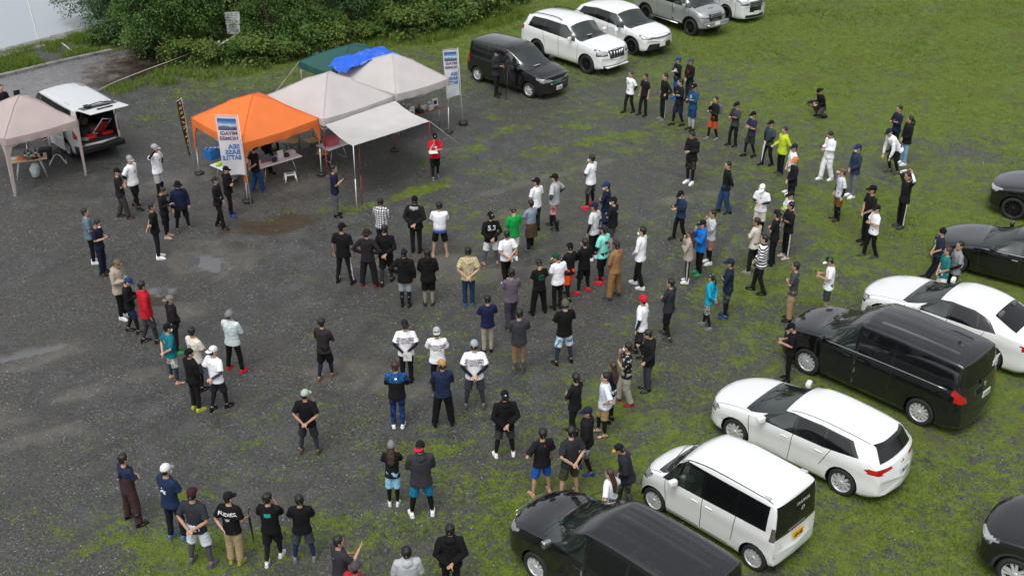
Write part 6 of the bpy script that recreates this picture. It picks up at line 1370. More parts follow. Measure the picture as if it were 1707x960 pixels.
def bottom_mesh(kind, legs, lean, seed=0):
    """kind: p trousers, s shorts, w wide trousers, g leggings"""
    k = ('bot', kind, legs, seed)
    if k in _pc: return _pc[k]
    J = skeleton('s', legs, 0); bm = bmesh.new(); dz = LEGS[legs][2]; w_ = {'p': 0., 's': .012, 'w': .022, 'g': -.018}[kind]
    up = 1.0 if kind != 'g' else .95
    if legs in ('c', 't'): loft(bm, [(0, -.02, .80+dz), (0, 0, .90+dz), (0, .02, .99+dz)], [(.175, .135), (.175, .13), (.165, .125)], (1, 0, 0), 14)
    else: loft(bm, [(0, 0, .80), (0, 0, .88), (0, 0, up)], [(.160+w_, .122+w_), (.172+w_*.6, .128+w_*.6), (.160, .120)], (1, 0, 0), 14)
    for sg in (1, -1):
        h, kn, an = J['hip', sg], J['knee', sg], J['ank', sg]
        if kind == 's': loft(bm, [h+Vector((0, 0, .03)), h.lerp(kn, .5), h.lerp(kn, .97)], [.092, .098, .098], None, 12)
        elif kind == 'g': loft(bm, [h, h.lerp(kn, .4), kn, kn.lerp(an, .3), an.lerp(kn, .1)], [.086, .080, .058, .060, .041], None, 10)
        else: loft(bm, [h+Vector((0, 0, .03)), h.lerp(kn, .45), kn, kn.lerp(an, .5), an.lerp(kn, .02)], [.088+w_*.3, .086+w_, .070+w_, .062+w_, .058+w_], None, 12)
    _pc[k] = remesh(bm, .017 if kind != 'g' else .014, 'trousers', .010 if kind != 'g' else .002, 8, seed); return _pc[k]
def sleeves_mesh(arms, legs, lean, sg):
    k = ('slv', arms, legs, lean, sg)
    if k in _pc: return _pc[k]
    J = skeleton(arms, legs, lean); bm = bmesh.new()
    s, e, w_ = J['sho', sg], J['elb', sg], J['wri', sg]; loft(bm, [s.lerp(e, .2), s.lerp(e, .6), e, e.lerp(w_, .4), e.lerp(w_, .95)], [.053, .047, .042, .041, .031], None, 9)
    _pc[k] = remesh(bm, .013, 'sleeves', .003, 10); return _pc[k]
def mk(key, fn):
    if key not in _pc: _pc[key] = fn()
    return _pc[key]
def hair_m(v):
    def f():
        bm = bmesh.new(); loft(bm, [(0, -.055, 1.515), (0, -.045, 1.55), (0, -.028, 1.59), (0, -.016, 1.63), (0, -.010, 1.672), (0, -.010, 1.705), (0, -.010, 1.722)], [(.045, .025), (.074, .052), (.083, .080), (.088, .098), (.078, .092), (.050, .058), (.02, .022)], (1, 0, 0), 14)
        if v == 'long': loft(bm, [(0, -.05, 1.62), (0, -.075, 1.50), (0, -.12, 1.38), (0, -.135, 1.24), (0, -.13, 1.18)], [(.085, .05), (.092, .05), (.10, .035), (.085, .03), (.05, .02)], (1, 0, 0), 12)
        if v == 'pony': loft(bm, [(0, -.09, 1.60), (0, -.14, 1.55), (0, -.14, 1.42), (0, -.12, 1.36)], [.03, .034, .028, .012], None, 8)
        return remesh(bm, .012, 'hair', .014, 26, 3)
    return mk(('hair', v), f)
def cap_m(v):
    def f():
        bm = bmesh.new()
        if v == 'beanie': loft(bm, [(0, -.012, 1.575), (0, -.010, 1.60), (0, -.008, 1.65), (0, -.008, 1.70), (0, -.01, 1.73)], [(.088, .105), (.092, .110), (.088, .105), (.060, .070), (.02, .02)], (1, 0, 0), 16)
        elif v == 'hood':
            loft(bm, [(0, -.06, 1.42), (0, -.045, 1.50), (0, -.035, 1.58), (0, -.025, 1.66), (0, -.02, 1.72), (0, -.02, 1.745)], [(.10, .075), (.098, .080), (.102, .092), (.095, .098), (.058, .065), (.02, .02)], (1, 0, 0), 16)
        elif v == 'bucket': loft(bm, [(0, 0, 1.585), (0, 0, 1.60), (0, -.005, 1.625), (0, -.005, 1.69), (0, -.005, 1.715)], [(.150, .165), (.135, .150), (.092, .110), (.080, .095), (.06, .07)], (1, 0, 0), 18)
        else:
            loft(bm, [(0, -.006, 1.605), (0, -.006, 1.64), (0, -.006, 1.68), (0, -.006, 1.708), (0, -.006, 1.724)], [(.083, .106), (.084, .107), (.074, .092), (.048, .058), (.016, .018)], (1, 0, 0), 18)
        return remesh(bm, .011, 'cap', .003, 14, 2)
    return mk(('cap', v), f)
def brim_m():
    def f():
        bm = bmesh.new(); T, B = [], []
        for i in range(13):
            a = pi*i/12; x = .078*cos(a); o = Vector((x, .075+.105*sin(a)**.8, 1.618-.018*sin(a)-.05*(x/.078)**2*.3)); n = Vector((x*.98, .045+.035*sin(a), 1.622)); T.append((o, n))
        vs = [[bm.verts.new(p+Vector((0, 0, dz))) for p in (o, n)] for dz in (.0, .006) for o, n in T]; m = len(T)
        for i in range(m-1):
            bm.faces.new((vs[i][0], vs[i+1][0], vs[i+1][1], vs[i][1])); bm.faces.new((vs[m+i][1], vs[m+i+1][1], vs[m+i+1][0], vs[m+i][0])); bm.faces.new((vs[i][0], vs[m+i][0], vs[m+i+1][0], vs[i+1][0]))
        bmesh.ops.recalc_face_normals(bm, faces=bm.faces); me = bpy.data.meshes.new('brim'); bm.to_mesh(me); bm.free(); return me
    return mk('brim', f)
def mask_m():
    def f():
        bm = bmesh.new(); loft(bm, [(0, .068, 1.487), (0, .078, 1.51), (0, .088, 1.54), (0, .090, 1.56)], [(.030, .028), (.058, .036), (.062, .038), (.050, .026)], (1, 0, 0), 12); return remesh(bm, .010, 'face_mask')
    return mk('mask', f)
def eyes_m():
    def f():
        bm = bmesh.new()
        for s in (1, -1): box(bm, (s*.030, .0935, 1.592), (.026, .010, .010), None, .003); box(bm, (s*.030, .095, 1.612), (.034, .010, .006), None, .002)
        box(bm, (0, .0945, 1.522), (.040, .006, .006), None, .002); me = bpy.data.meshes.new('eyes'); bm.to_mesh(me); bm.free(); return me
    return mk('eyes', f)
def shoe_m(kind):
    def f():
        bm = bmesh.new()
        if kind == 'd':
            pts = [(-.075, .036), (-.05, .045), (.02, .046), (.10, .052), (.17, .046), (.20, .028)]; L_, R_s = [], []
            vs = [[bm.verts.new((s*x, y, z)) for y, x in pts for s in (1,)]+[bm.verts.new((-x, y, z)) for y, x in pts[::-1]] for s, z in ((1, .0), (1, .024))]
            bm.faces.new(vs[0][::-1]); bm.faces.new(vs[1]); n = len(vs[0])
            for i in range(n): bm.faces.new((vs[0][i], vs[0][(i+1) % n], vs[1][(i+1) % n], vs[1][i]))
            tube(bm, [(.045, .07, .02), (.03, .08, .062), (-.03, .08, .062), (-.045, .07, .02)], .014, 6, 1); me = bpy.data.meshes.new('sandal'); bm.to_mesh(me); bm.free(); return me
        pts = [(-.082, .030), (-.06, .042), (.02, .043), (.10, .053), (.17, .050), (.205, .034), (.218, .015)]
        vs = [[bm.verts.new((x, y, z)) for y, x in pts]+[bm.verts.new((-x, y, z)) for y, x in pts[::-1]] for z in (.0, .030)]
        bm.faces.new(vs[0][::-1]); bm.faces.new(vs[1]); n = len(vs[0])
        for i in range(n): bm.faces.new((vs[0][i], vs[0][(i+1) % n], vs[1][(i+1) % n], vs[1][i]))
        for fc in bm.faces: fc.material_index = 1
        k0 = len(bm.faces); bm.faces.ensure_lookup_table()
        loft(bm, [(0, -.072, .045), (0, -.03, .06), (0, .04, .062), (0, .11, .048), (0, .17, .038), (0, .205, .030)], [(.032, .040), (.040, .052), (.042, .044), (.048, .030), (.043, .022), (.024, .012)], (1, 0, 0), 12)
        if kind == 'b': loft(bm, [(0, -.005, .05), (0, -.01, .14), (0, -.005, .28), (0, -.005, .36)], [(.046, .056), (.048, .055), (.062, .066), (.068, .072)], (1, 0, 0), 12)
        else: loft(bm, [(0, -.015, .05), (0, -.012, .105)], [(.040, .050), (.042, .050)], (1, 0, 0), 12)
        bmesh.ops.recalc_face_normals(bm, faces=bm.faces)
        me = bpy.data.meshes.new('boot' if kind == 'b' else 'shoe'); bm.to_mesh(me); bm.free()
        for p in me.polygons: p.use_smooth = p.material_index == 0
        return me
    return mk(('shoe', kind), f)
# cloth materials
def cloth(c, pat=None):
    nm = 'cloth '+str(c)+(' '+pat if pat else '')
    if nm in MATS: return MATS[nm]
    m = M(nm, c if isinstance(c, str) else c, .88, spec=.25, bump=.35, bscale=13, var=.0); n = m.node_tree; b = n.nodes['Principled BSDF']; L = n.links
    base = col(c)
    tc = n.nodes.new('ShaderNodeTexCoord')
    def ramp(src, stops, const=False):
        r = n.nodes.new('ShaderNodeValToRGB'); r.color_ramp.interpolation = 'CONSTANT' if const else 'LINEAR'; r.color_ramp.elements[0].position = stops[0][0]; r.color_ramp.elements[0].color = (*col(stops[0][1]), 1); r.color_ramp.elements[1].position = stops[-1][0]; r.color_ramp.elements[1].color = (*col(stops[-1][1]), 1)
        for p, c_ in stops[1:-1]: e = r.color_ramp.elements.new(p); e.color = (*col(c_), 1)
        L.new(src, r.inputs[0]); return r.outputs[0]
    if pat:
        kind, *cs = pat.split(':')
        if kind in ('camo', 'spot'):
            z = n.nodes.new('ShaderNodeTexNoise'); z.inputs['Scale'].default_value = 9 if kind == 'camo' else 20; z.inputs['Detail'].default_value = 2; L.new(tc.outputs['Object'], z.inputs[0]); st = [(0, base)]+[(.42+.30*i/len(cs), x) for i, x in enumerate(cs)]; o = ramp(z.outputs['Fac'], st, True)
        else:
            sp = n.nodes.new('ShaderNodeSeparateXYZ'); L.new(tc.outputs['Object'], sp.inputs[0])
            def band(i, w_, ph=0.):
                q = n.nodes.new('ShaderNodeMath'); q.operation = 'MULTIPLY_ADD'; q.inputs[1].default_value = w_; q.inputs[2].default_value = ph+20; L.new(sp.outputs[i], q.inputs[0]); f = n.nodes.new('ShaderNodeMath'); f.operation = 'FRACT'; L.new(q.outputs[0], f.inputs[0]); return f.outputs[0]
            if kind == 'stripe': o = ramp(band(2, 13), [(0, base), (.5, cs[0])], True)
            elif kind == 'check':
                a = ramp(band(2, 14), [(0, (1, 1, 1)), (.5, (.25, .25, .25))], True); c2 = ramp(band(0, 14), [(0, (1, 1, 1)), (.5, (.25, .25, .25))], True); mx = n.nodes.new('ShaderNodeMix'); mx.data_type = 'RGBA'; mx.blend_type = 'MULTIPLY'; mx.inputs['Factor'].default_value = 1; L.new(a, mx.inputs[6]); L.new(c2, mx.inputs[7]); o = ramp(mx.outputs[2], [(0, cs[0]), (.8, base)])
            elif kind == 'dip': o = ramp(sp.outputs[2], [(.86, cs[0]), (.97, base)])
            elif kind == 'yoke': 
                z = n.nodes.new('ShaderNodeTexNoise'); z.inputs['Scale'].default_value = 30; L.new(tc.outputs['Object'], z.inputs[0]); ca = ramp(z.outputs['Fac'], [(.42, base), (.55, cs[1])]); g = ramp(sp.outputs[2], [(0, (1, 1, 1)), (.60, (1, 1, 1)), (.83, (0, 0, 0)), (.999, (1, 1, 1))], True); q = n.nodes.new('ShaderNodeMath'); q.operation = 'SUBTRACT'; q.inputs[1].default_value = .42; L.new(sp.outputs[2], q.inputs[0]); 
                g = ramp(q.outputs[0], [(0, (0, 0, 0)), (.83, (1, 1, 1))], True); mx = n.nodes.new('ShaderNodeMix'); mx.data_type = 'RGBA'; L.new(g, mx.inputs['Factor']); mx.inputs[6].default_value = (*col(cs[0]), 1); L.new(ca, mx.inputs[7]); o = mx.outputs[2]
            elif kind == 'side':   # stripe down the outside of the leg
                ab = n.nodes.new('ShaderNodeMath'); ab.operation = 'ABSOLUTE'; L.new(sp.outputs[0], ab.inputs[0]); cmpn = n.nodes.new('ShaderNodeMath'); cmpn.operation = 'COMPARE'; cmpn.inputs[1].default_value = 0.; cmpn.inputs[2].default_value = .022; L.new(sp.outputs[1], cmpn.inputs[0]); gt = n.nodes.new('ShaderNodeMath'); gt.operation = 'GREATER_THAN'; gt.inputs[1].default_value = .13; L.new(ab.outputs[0], gt.inputs[0]); mu = n.nodes.new('ShaderNodeMath'); mu.operation = 'MULTIPLY'; L.new(gt.outputs[0], mu.inputs[0]); L.new(cmpn.outputs[0], mu.inputs[1]); o = ramp(mu.outputs[0], [(0, base), (1, cs[0])])
        L.new(o, b.inputs['Base Color'])
    return m
SKIN = [M('skin light', (.50, .31, .22), .55), M('skin tan', (.40, .235, .16), .55), M('skin warm', (.45, .27, .185), .55)]
HAIRB = M('black hair', (.010, .009, .009), .55); HAIRN = M('brown hair', (.045, .022, .014), .5); DEYE = M('eye dark', (.03, .018, .015), .5); WMASK = M('white face mask', (.72, .73, .74), .8); SOLEW = M('white sole', (.62, .62, .60), .6); SOLEB = M('black sole', (.015, .015, .015), .6)
def CC(c):
    """colour words of the cloth"""
    D = dict(k='#17171a', kk='#0f0f11', w='#e9eaee', w2='#d6d8da', ch='#2b2c30', dg='#3a3d40', g='#6d7074', lg='#a9adb0', nv='#1b2438', dn='#141a28', bl='#24539c', sb='#8fc3de', tq='#1498b8', te='#0f6a78', tg='#1f7a70', re='#b3182a', or_='#ff5a20', br='#5b4a33', bb='#7c6245', be='#b9a98c', kh='#9a8560', gr='#0f9040', ye='#b5c832', mi='#86dccb', pi='#c9a3a0', pu='#4c4652', gb='#6b8794', cr='#c9c2b4', gy='#8f8a80', jn='#27405e', lj='#7f9dbb', ru='#a8452a', mr='#3d1f22', tan='#97713f', lime='#a4cf3a', wa='#3c2b2b', ol='#3d3f30')
    return D.get(c, c)
def print_on(me, kind, parent, U):
    """lettering laid on the cloth: kind = 'side|text|z|size|colour' (side b back, f front, s mark)"""
    side, txt, z, sz, c = kind.split('|'); z, sz = float(z), float(sz); sgn = -1 if side == 'b' else 1
    if txt.startswith('#'):
        bm = bmesh.new(); rs = random.Random(hash(txt) % 97 if False else len(txt)*7+int(sz*1000))
        if txt == '#round':
            n = 20; vs = [bm.verts.new((sz*cos(2*pi*i/n), sz*sin(2*pi*i/n), 0)) for i in range(n)]; v2 = [bm.verts.new((sz*.78*cos(2*pi*i/n), sz*.78*sin(2*pi*i/n), 0)) for i in range(n)]
            for i in range(n): bm.faces.new((vs[i], vs[(i+1) % n], v2[(i+1) % n], v2[i]))
            for k in range(4): y = (k-1.5)*sz*.35; x = math.sqrt(max(sz*sz*.6-y*y, 0)); bmesh.ops.create_grid(bm, x_segments=6, y_segments=1, size=.5, matrix=Matrix.Translation((0, y, 0)) @ Matrix.Diagonal((x*1.6, sz*.14, 1, 1)))
        elif txt == '#blotch':
            for k in range(9): bmesh.ops.create_grid(bm, x_segments=3, y_segments=3, size=.5, matrix=Matrix.Translation((rs.uniform(-1, 1)*sz*.6, rs.uniform(-1, 1)*sz*.6, 0)) @ Matrix.Rotation(rs.uniform(0, 3), 4, 'Z') @ Matrix.Diagonal((sz*rs.uniform(.3, .7), sz*rs.uniform(.15, .4), 1, 1)))
        elif txt == '#block': bmesh.ops.create_grid(bm, x_segments=8, y_segments=6, size=.5, matrix=Matrix.Diagonal((sz*1.6, sz, 1, 1)))
        elif txt == '#lines':
            for k, w_ in enumerate((1., .8, .95, .6)): bmesh.ops.create_grid(bm, x_segments=10, y_segments=1, size=.5, matrix=Matrix.Translation((0, -k*sz*.32, 0)) @ Matrix.Diagonal((sz*2*w_, sz*.16, 1, 1)))
        tm = bpy.data.meshes.new('print'); bm.to_mesh(tm); bm.free()
    else: tm = text_mesh(txt.replace('/', '\n'), sz, 'CENTER', sz*.02).copy()
    bv = mk(('bvh', me.name), lambda: BVHTree.FromPolygons([v.co.copy() for v in me.vertices], [p.vertices[:] for p in me.polygons]))
    Rm = U.to_3x3()
    for v in tm.vertices:
        x, y = v.co.x, v.co.y; p = Vector((-sgn*x if side != 's' else x, 0, z+y)); o = U @ (p+Vector((0, sgn*.6, 0))); d = Rm @ Vector((0, -sgn, 0)); h = bv.ray_cast(o, d)
        v.co = (h[0]-d*.006) if h[0] is not None else U @ (p+Vector((0, sgn*.13, 0)))
    o = obj('print', tm, cloth(CC(c)), parent); return o
NPP = [0]; HELD = []
FOC = G(690, 290)
def person(tile, hx, hy, fx, fy, label, top, bot, feet, head, arms='s', legs='n', face=None, lean=0, mask=0, pr=None, slv=None, hp=None, hyaw=0, skin=None, seed=None, held=None, h=None, fem=0):
    """head top and feet in picture points; top 'kind:colour[:pattern]'; bot 'kind:colour[/leg colour]'; feet 'kind:colour[:sole]'; head 'kind:colour'"""
    i = NPP[0]; NPP[0] += 1; rs = random.Random(i*7+1); hx, hy = Q(tile, hx, hy); hz = 1.70
    if legs == 'c': hz = 1.20
    if legs == 't': hz = 1.28
    if lean: hz = .92+LEGS[legs][2]+.80*cos(R_(lean))
    if fx is not None:
        if isinstance(fx, str): fx_, fy_ = Q(fx, *fy)
        else: fx_, fy_ = Q(tile, fx, fy)
        p = G(fx_, fy_); lo, hi = 1., 2.3
        for _ in range(30):
            m = (lo+hi)/2
            if PR(p.x, p.y, m*hz/1.7)[1] > hy: lo = m
            else: hi = m
        ht = min(max(lo, 1.60), 1.83)
    else: ht = h or rs.uniform(1.66, 1.74); ht = ht if not fem else 1.58; p = G(hx, hy, ht*hz/1.7); p.z = 0
    if h: ht = h
    s = (ht-.015)/1.70
    if face is None: d = FOC-p; a = math.atan2(d.y, d.x)+rs.uniform(-.18, .18)
    else: a = R_(face)
    rz = a-pi/2; pitch = {'p': 28, 'f': 0}.get(arms, 4) if hp is None else hp; yaw = hyaw if hyaw or arms == 'p' else rs.choice((-22, 0, 0, 16))
    root = thing('person', label, 'person', (p.x, p.y, 0), rz, 'people gathered on the gravel lot'); bw = s*((.95+.05*rs.random()) if not fem else .88); root.scale = (bw, bw, s)
    sd = seed if seed is not None else i % 3; sk = SKIN[(i*5) % 3] if skin is None else SKIN[skin]
    oset('body', body_mesh(arms, legs, lean, pitch, yaw), sk, root)
    J = skeleton(arms, legs, lean); U = J['U']; HM = headM(U, pitch, yaw)
    tk, tcol, *tp = top.split(':', 2); fit = .006 if 'o' in tk else -.005; kd = tk[0]
    tmh = top_mesh(kd, arms, legs, lean, fit, sd); shirt = oset({'t': 't_shirt', 'l': 'long_sleeved_shirt', 'j': 'jacket'}.get(kd, 'shirt'), tmh, cloth(CC(tcol), tp[0] if tp else None), root)
    if slv:
        for sg in (1, -1): oset('undersleeve', sleeves_mesh(arms, legs, lean, sg), cloth(CC(slv)), root)
    bk, bc = bot.split(':', 1); lc = None; bp = None
    if '/' in bc: bc, lc = bc.split('/', 1)
    if ':' in bc: bc, bp = bc.split(':', 1)
    oset({'p': 'trousers', 'w': 'trousers', 's': 'shorts'}[bk], bottom_mesh(bk, legs, 0, sd % 2), cloth(CC(bc), bp), root)
    if lc: oset('leggings', bottom_mesh('g', legs, 0), cloth(CC(lc)), root)
    fk, fc, *fs = feet.split(':'); so = {'w': SOLEW, 'k': SOLEB}.get(fs[0] if fs else 'k', SOLEB)
    if fs and fs[0] not in 'wk': so = cloth(CC(fs[0]))
    for sg in (1, -1):
        an = J['ank', sg]; oset({'n': 'shoe', 'b': 'rubber_boot', 'd': 'sandal'}[fk], shoe_m(fk), [cloth(CC(fc)) if fk != 'b' else M('rubber '+fc, CC(fc), .35), so], root, (an.x, an.y, max(an.z-.085, 0)), (0, 0, -R_(8)*sg)).scale = (.92, .93, .95)
    hk, hc, *hb = head.split(':'); hm = HAIRN if 'n' in hk[1:] else HAIRB; hv = 'long' if 'L' in hk else ('pony' if 'P' in hk else 'short')
    def put(nm, me, mt, par=root, rot=None):
        o = oset(nm, me, mt, par); o.matrix_local = HM @ (rot or Matrix()) if par is root else (rot or Matrix()); return o
    kk = hk[0]
    if kk == 'h': put('hair', hair_m(hv), hm if hc in ('', 'k') else cloth(CC(hc)))
    else:
        put('hair', mk(('hairlow', hv), lambda: _hairlow(hv)), hm)
        cv = {'c': 'cap', 'r': 'cap', 'k': 'beanie', 'u': 'hood', 'b': 'bucket'}[kk]; rot = (Matrix.Rotation(pi, 4, 'Z') if kk == 'r' else Matrix())
        cp = put({'cap': 'cap', 'beanie': 'knit_cap', 'hood': 'hood', 'bucket': 'bucket_hat'}[cv], cap_m(cv), cloth(CC(hc), hb[1].replace('+', ':') if len(hb) > 1 else None), rot=rot)
        if cv == 'cap':
            oset('brim', brim_m(), cloth(CC(hb[0] if hb and hb[0] else hc)), cp)
            if rs.random() < .6 and i % 2: b2 = mk('logo', lambda: _logo()); oset('cap_badge', b2, cloth('#c8c8c8'), cp)
    if mask: put('face_mask', mask_m(), WMASK)
    fd = Vector((cos(a+R_(yaw)), sin(a+R_(yaw)), 0))
    if fd.y < .45 : put('eyes', eyes_m(), DEYE)
    if pr:
        for q in pr.split(';'): print_on(tmh, q, shirt, U)
    if arms == 'p' and held is None and i % 2 == 0: held = 'phone'
    if held:
        W4 = Matrix.Translation(p) @ Matrix.Rotation(rz, 4, 'Z') @ Matrix.Diagonal((s, s, s, 1)) @ U
        HELD.append((held, W4, label, J, i))
    return root
def _hairlow(v):
    bm = bmesh.new(); loft(bm, [(0, -.058, 1.515), (0, -.045, 1.55), (0, -.028, 1.59), (0, -.016, 1.625)], [(.045, .025), (.073, .050), (.080, .078), (.080, .096)], (1, 0, 0), 12)
    if v == 'long': loft(bm, [(0, -.05, 1.60), (0, -.075, 1.50), (0, -.12, 1.38), (0, -.135, 1.24), (0, -.13, 1.18)], [(.085, .05), (.092, .05), (.10, .035), (.085, .03), (.05, .02)], (1, 0, 0), 12)
    if v == 'pony': loft(bm, [(0, -.09, 1.58), (0, -.14, 1.55), (0, -.14, 1.42), (0, -.12, 1.36)], [.03, .034, .028, .012], None, 8)
    return remesh(bm, .012, 'hair', .010, 26, 3)
def _logo():
    bm = bmesh.new(); box(bm, (0, .099, 1.655), (.035, .012, .028), Matrix.Rotation(.1, 3, 'X'), .003); me = bpy.data.meshes.new('badge'); bm.to_mesh(me); bm.free(); return me
P_ = person
EVT = 'b|SEA BASS TEAM/MIYAGI HOMIES/BATTLE|1.24|.060|#5a2a35'
# ---- by the far cars
P_('T3', 372, 330, 345, 632, 'cameraman in dark jacket and black cap behind a tripod beside the black minivan', 'j:ch', 'p:k', 'n:k', 'c:kk', 'p', 'v', face=-35, hp=8, held='')
P_('T3', 1258, 483, 1225, 745, 'person in white t-shirt with black undersleeves and black trousers, leftmost near the white cars', 't:w', 'p:k', 'n:k', 'hn:k', 'b', 'm', face=215, slv='k', pr='f|#blotch|1.28|.10|lg')
P_('T3', 1348, 493, 1320, 765, 'person in plain black t-shirt and trousers next to the white t-shirt by the white cars', 't:k', 'p:k', 'n:k:w', 'h:k', 's', 'v', face=215)
P_('T3', 1457, 488, 1447, 795, 'person all in black with a grey stripe down the trousers, hands on hips', 'l:k', 'p:k:side:#9a9a9a', 'n:g', 'h:k', 'k', 'n', face=200)
P_('T3', 1520, 382, 1535, 655, 'person in blue cap and blue shorts with white chest print, arms crossed', 'l:k', 's:bl/k', 'n:bl', 'c:#24417a', 'x', 'n', face=205, pr='f|#lines|1.27|.10|w')
P_('T4', 605, 388, None, 0, 'person in black shirt with red chest print and grey blue cap', 'l:k', 'p:ch', 'n:k', 'c:#3c4b60', 'f', 'n', face=210, pr='f|#blotch|1.25|.13|#b02015')
P_('T4', 570, 523, 515, 830, 'person in black shirt, navy shorts and black leggings, one foot forward', 'l:k', 's:nv/k', 'n:kk', 'h:k', 'x', 'm', face=205, pr='f|#lines|1.3|.05|lg')
P_('T4', 608, 557, 603, 862, 'person in blue printed shirt with pale leggings and arms crossed', 'l:#1f4a6e', 's:#1b3a66/lg', 'n:k', 'c:kk', 'x', 'n', face=208, pr='f|#round|1.28|.06|w')
P_('T4', 610, 868, 'U1', (1150, 260), 'person in dark patterned clothes with white shoes looking at a phone', 'j:k', 's:#3c332f:camo:#17171a:#5b4a43/k', 'n:w:w', 'h:k', 'p', 'n', face=225)
P_('T4', 785, 655, 745, 925, 'person in black shirt and rust coloured shorts with black leggings', 'l:k', 's:#b5482a/k', 'n:g', 'h:k', 'c', 'm', face=205, held='backpack')
P_('T4', 912, 690, 'P', (1222, 243), 'person in dark grey shirt and black trousers, arms folded, behind the rust shorts', 't:dg', 'p:k', 'n:k', 'c:k', 'x', 'v', face=210, slv='k')
P_('T4', 1045, 738, 'P', (1249, 260), 'person in plum navy t-shirt, white mask and black cap, arms crossed', 't:#2c2b44', 's:ch/k', 'n:k', 'c:kk:', 'x', 'm', face=205, mask=1)
P_('T4', 1158, 800, 'P', (1278, 275), 'person in slate t-shirt over black sleeves holding a closed white umbrella', 't:#39434a', 'p:k', 'n:k:w', 'c:k', 'f', 'm', face=210, slv='k', held='white umbrella')
P_('T5', 108, 447, 90, 755, 'person in lime yellow hoodie and black trousers', 'j:ye', 'p:k', 'n:dg', 'h:k', 'o', 'n', face=200)
P_('T5', 190, 558, None, 0, 'person in white shirt and navy cap just behind the orange capped person', 't:w', 'p:g', 'n:w', 'c:nv', 'f', 'n', face=190)
P_('T5', 197, 645, None, 0, 'person in orange tan cap and black long shirt with white mask', 'l:k', 'p:k', 'n:k', 'c:#c47a4a', 'f', 'n', face=185, mask=1)
P_('T5', 422, 468, 395, 790, 'person dressed all in white looking down at a phone', 'lo:w', 'w:w', 'n:w:w', 'h:k', 'p', 'm', face=205)
P_('T5', 608, 562, 562, 905, 'person in navy sweatshirt, grey trousers, mask and navy cap', 'lo:#27364a', 'p:g', 'n:w:w', 'c:#1c2f55', 'f', 'n', face=195, mask=1)
P_('U2', 500, 165, 463, 500, 'person in pale patterned shirt, brown shorts and black boots', 't:#c9cbd2:spot:#b0b3bd:#e0e2e6', 's:#6b4a25/k', 'b:kk', 'c:#6b5644:#b9a98c', 's', 'n', face=190, slv='k')
P_('T5', 888, 305, None, 0, 'bare headed person in navy sweatshirt with crossed arms, furthest right group', 'l:#1a2138', 'p:dn', 'n:k', 'h:k', 'x', 'n', face=200, pr='f|#lines|1.26|.06|#7a4a55')
P_('T5', 955, 375, 905, 690, 'person in black hoodie and pale jeans with a long ponytail', 'j:k', 'p:lj', 'n:w:w', 'hP:k', 'f', 'n', face=190)
P_('T5', 835, 457, 840, 752, 'person in white sweatshirt and navy cap bending forward with hands on one knee', 'lo:w', 's:k/k', 'n:dg', 'c:nv', 'd', 'l', face=195, lean=38, hp=-20)
P_('U2', 920, 190, 885, 548, 'person in black with white sleeves holding both hands on the head', 't:k', 'p:kk:side:#c8c8c8', 'n:dg', 'h:k', 'h', 'n', face=195, slv='w')
P_('U2', 710, 268, 650, 655, 'person in black t-shirt and black cap behind the white t-shirt with crossed arms', 't:k', 'p:k', 'n:k:w', 'c:kk', 'f', 'n', face=195)
P_('U2', 728, 403, 685, 745, 'person in white t-shirt, black cap and black trousers with crossed arms, alone on the grass', 't:w', 'p:kk', 'n:dg:w', 'c:k', 'x', 'm', face=192)
P_('U2', 170, 315, None, 0, 'person in black cap with lime green sleeves, arms crossed', 't:w', 'p:kh', 'n:bb', 'c:k', 'x', 'n', face=195, slv='lime')
P_('U2', 172, 385, 125, 748, 'person in black shirt and striped track trousers with white sandals', 'l:k', 'p:kk:side:#c8c8c8', 'd:w', 'h:k', 'x', 'n', face=195, pr='b|#block|1.3|.07|lg')
P_('U1', 1640, 260, None, 0, 'person in white cap, white t-shirt and beige shorts looking down', 't:w', 's:cr/k', 'n:k', 'c:w', 'p', 'n', face=240, slv='nv', held='', pr='f|#lines|1.28|.03|k')
P_('U2', 50, 440, 35, 800, 'person in black t-shirt with white round print and a backwards black cap', 't:k', 'p:k', 'n:k', 'r:k', 'x', 'n', face=150, pr='b|#round|1.30|.05|w;b|#lines|1.18|.05|w')
P_('U1', 1603, 487, 1560, 845, 'person in beige t-shirt and black trousers seen from behind', 't:cr', 'p:k', 'n:gy', 'h:k', 'x', 'w', face=140)
P_('U1', 1655, 598, 'U6', (730, 425), 'person in black and white striped long sleeved shirt', 'lo:w:stripe:#141418', 'p:k', 'n:k:w', 'h:k', 'f', 'm', face=165)
P_('U6', 968, 228, 935, 610, 'person in dark grey printed t-shirt and khaki cargo trousers', 't:#3f4243', 'w:kh', 'n:k:w', 'h:k', 'x', 'n', face=160, pr='b|#lines|1.32|.08|lg')
P_('U6', 1225, 192, None, 0, 'person in white t-shirt and camouflage cap looking at a phone, behind the black minivan bonnet', 't:w', 's:dg', 'n:k', 'c:#3a4636:w:camo+#141414+#55604a', 'p', 'n', face=165, held='phone')
P_('U2', 1185, 575, 'P', (1556, 466), 'person in black knit cap and navy shirt leaning on the black saloon', 't:#222a3c', 'p:dn', 'n:k', 'k:kk', 'f', 'g', face=175)
P_('U2', 1210, 680, None, 0, 'brown haired person in teal t-shirt beside the black saloon', 't:#1d6f6c', 's:w', 'n:w', 'hn:k', 'f', 'g', face=185, h=1.62)
P_('U2', 1290, 643, None, 0, 'person in grey t-shirt with black undersleeves leaning on the black saloon', 't:#85888c', 'p:k', 'n:k', 'h:k', 'f', 'g', face=185, slv='k')
P_('U1', 1395, 115, 1375, 455, 'person in black long shirt and navy jeans with hands behind the back, standing apart', 'l:k', 'w:jn', 'n:k', 'h:k', 'b', 'm', face=185)
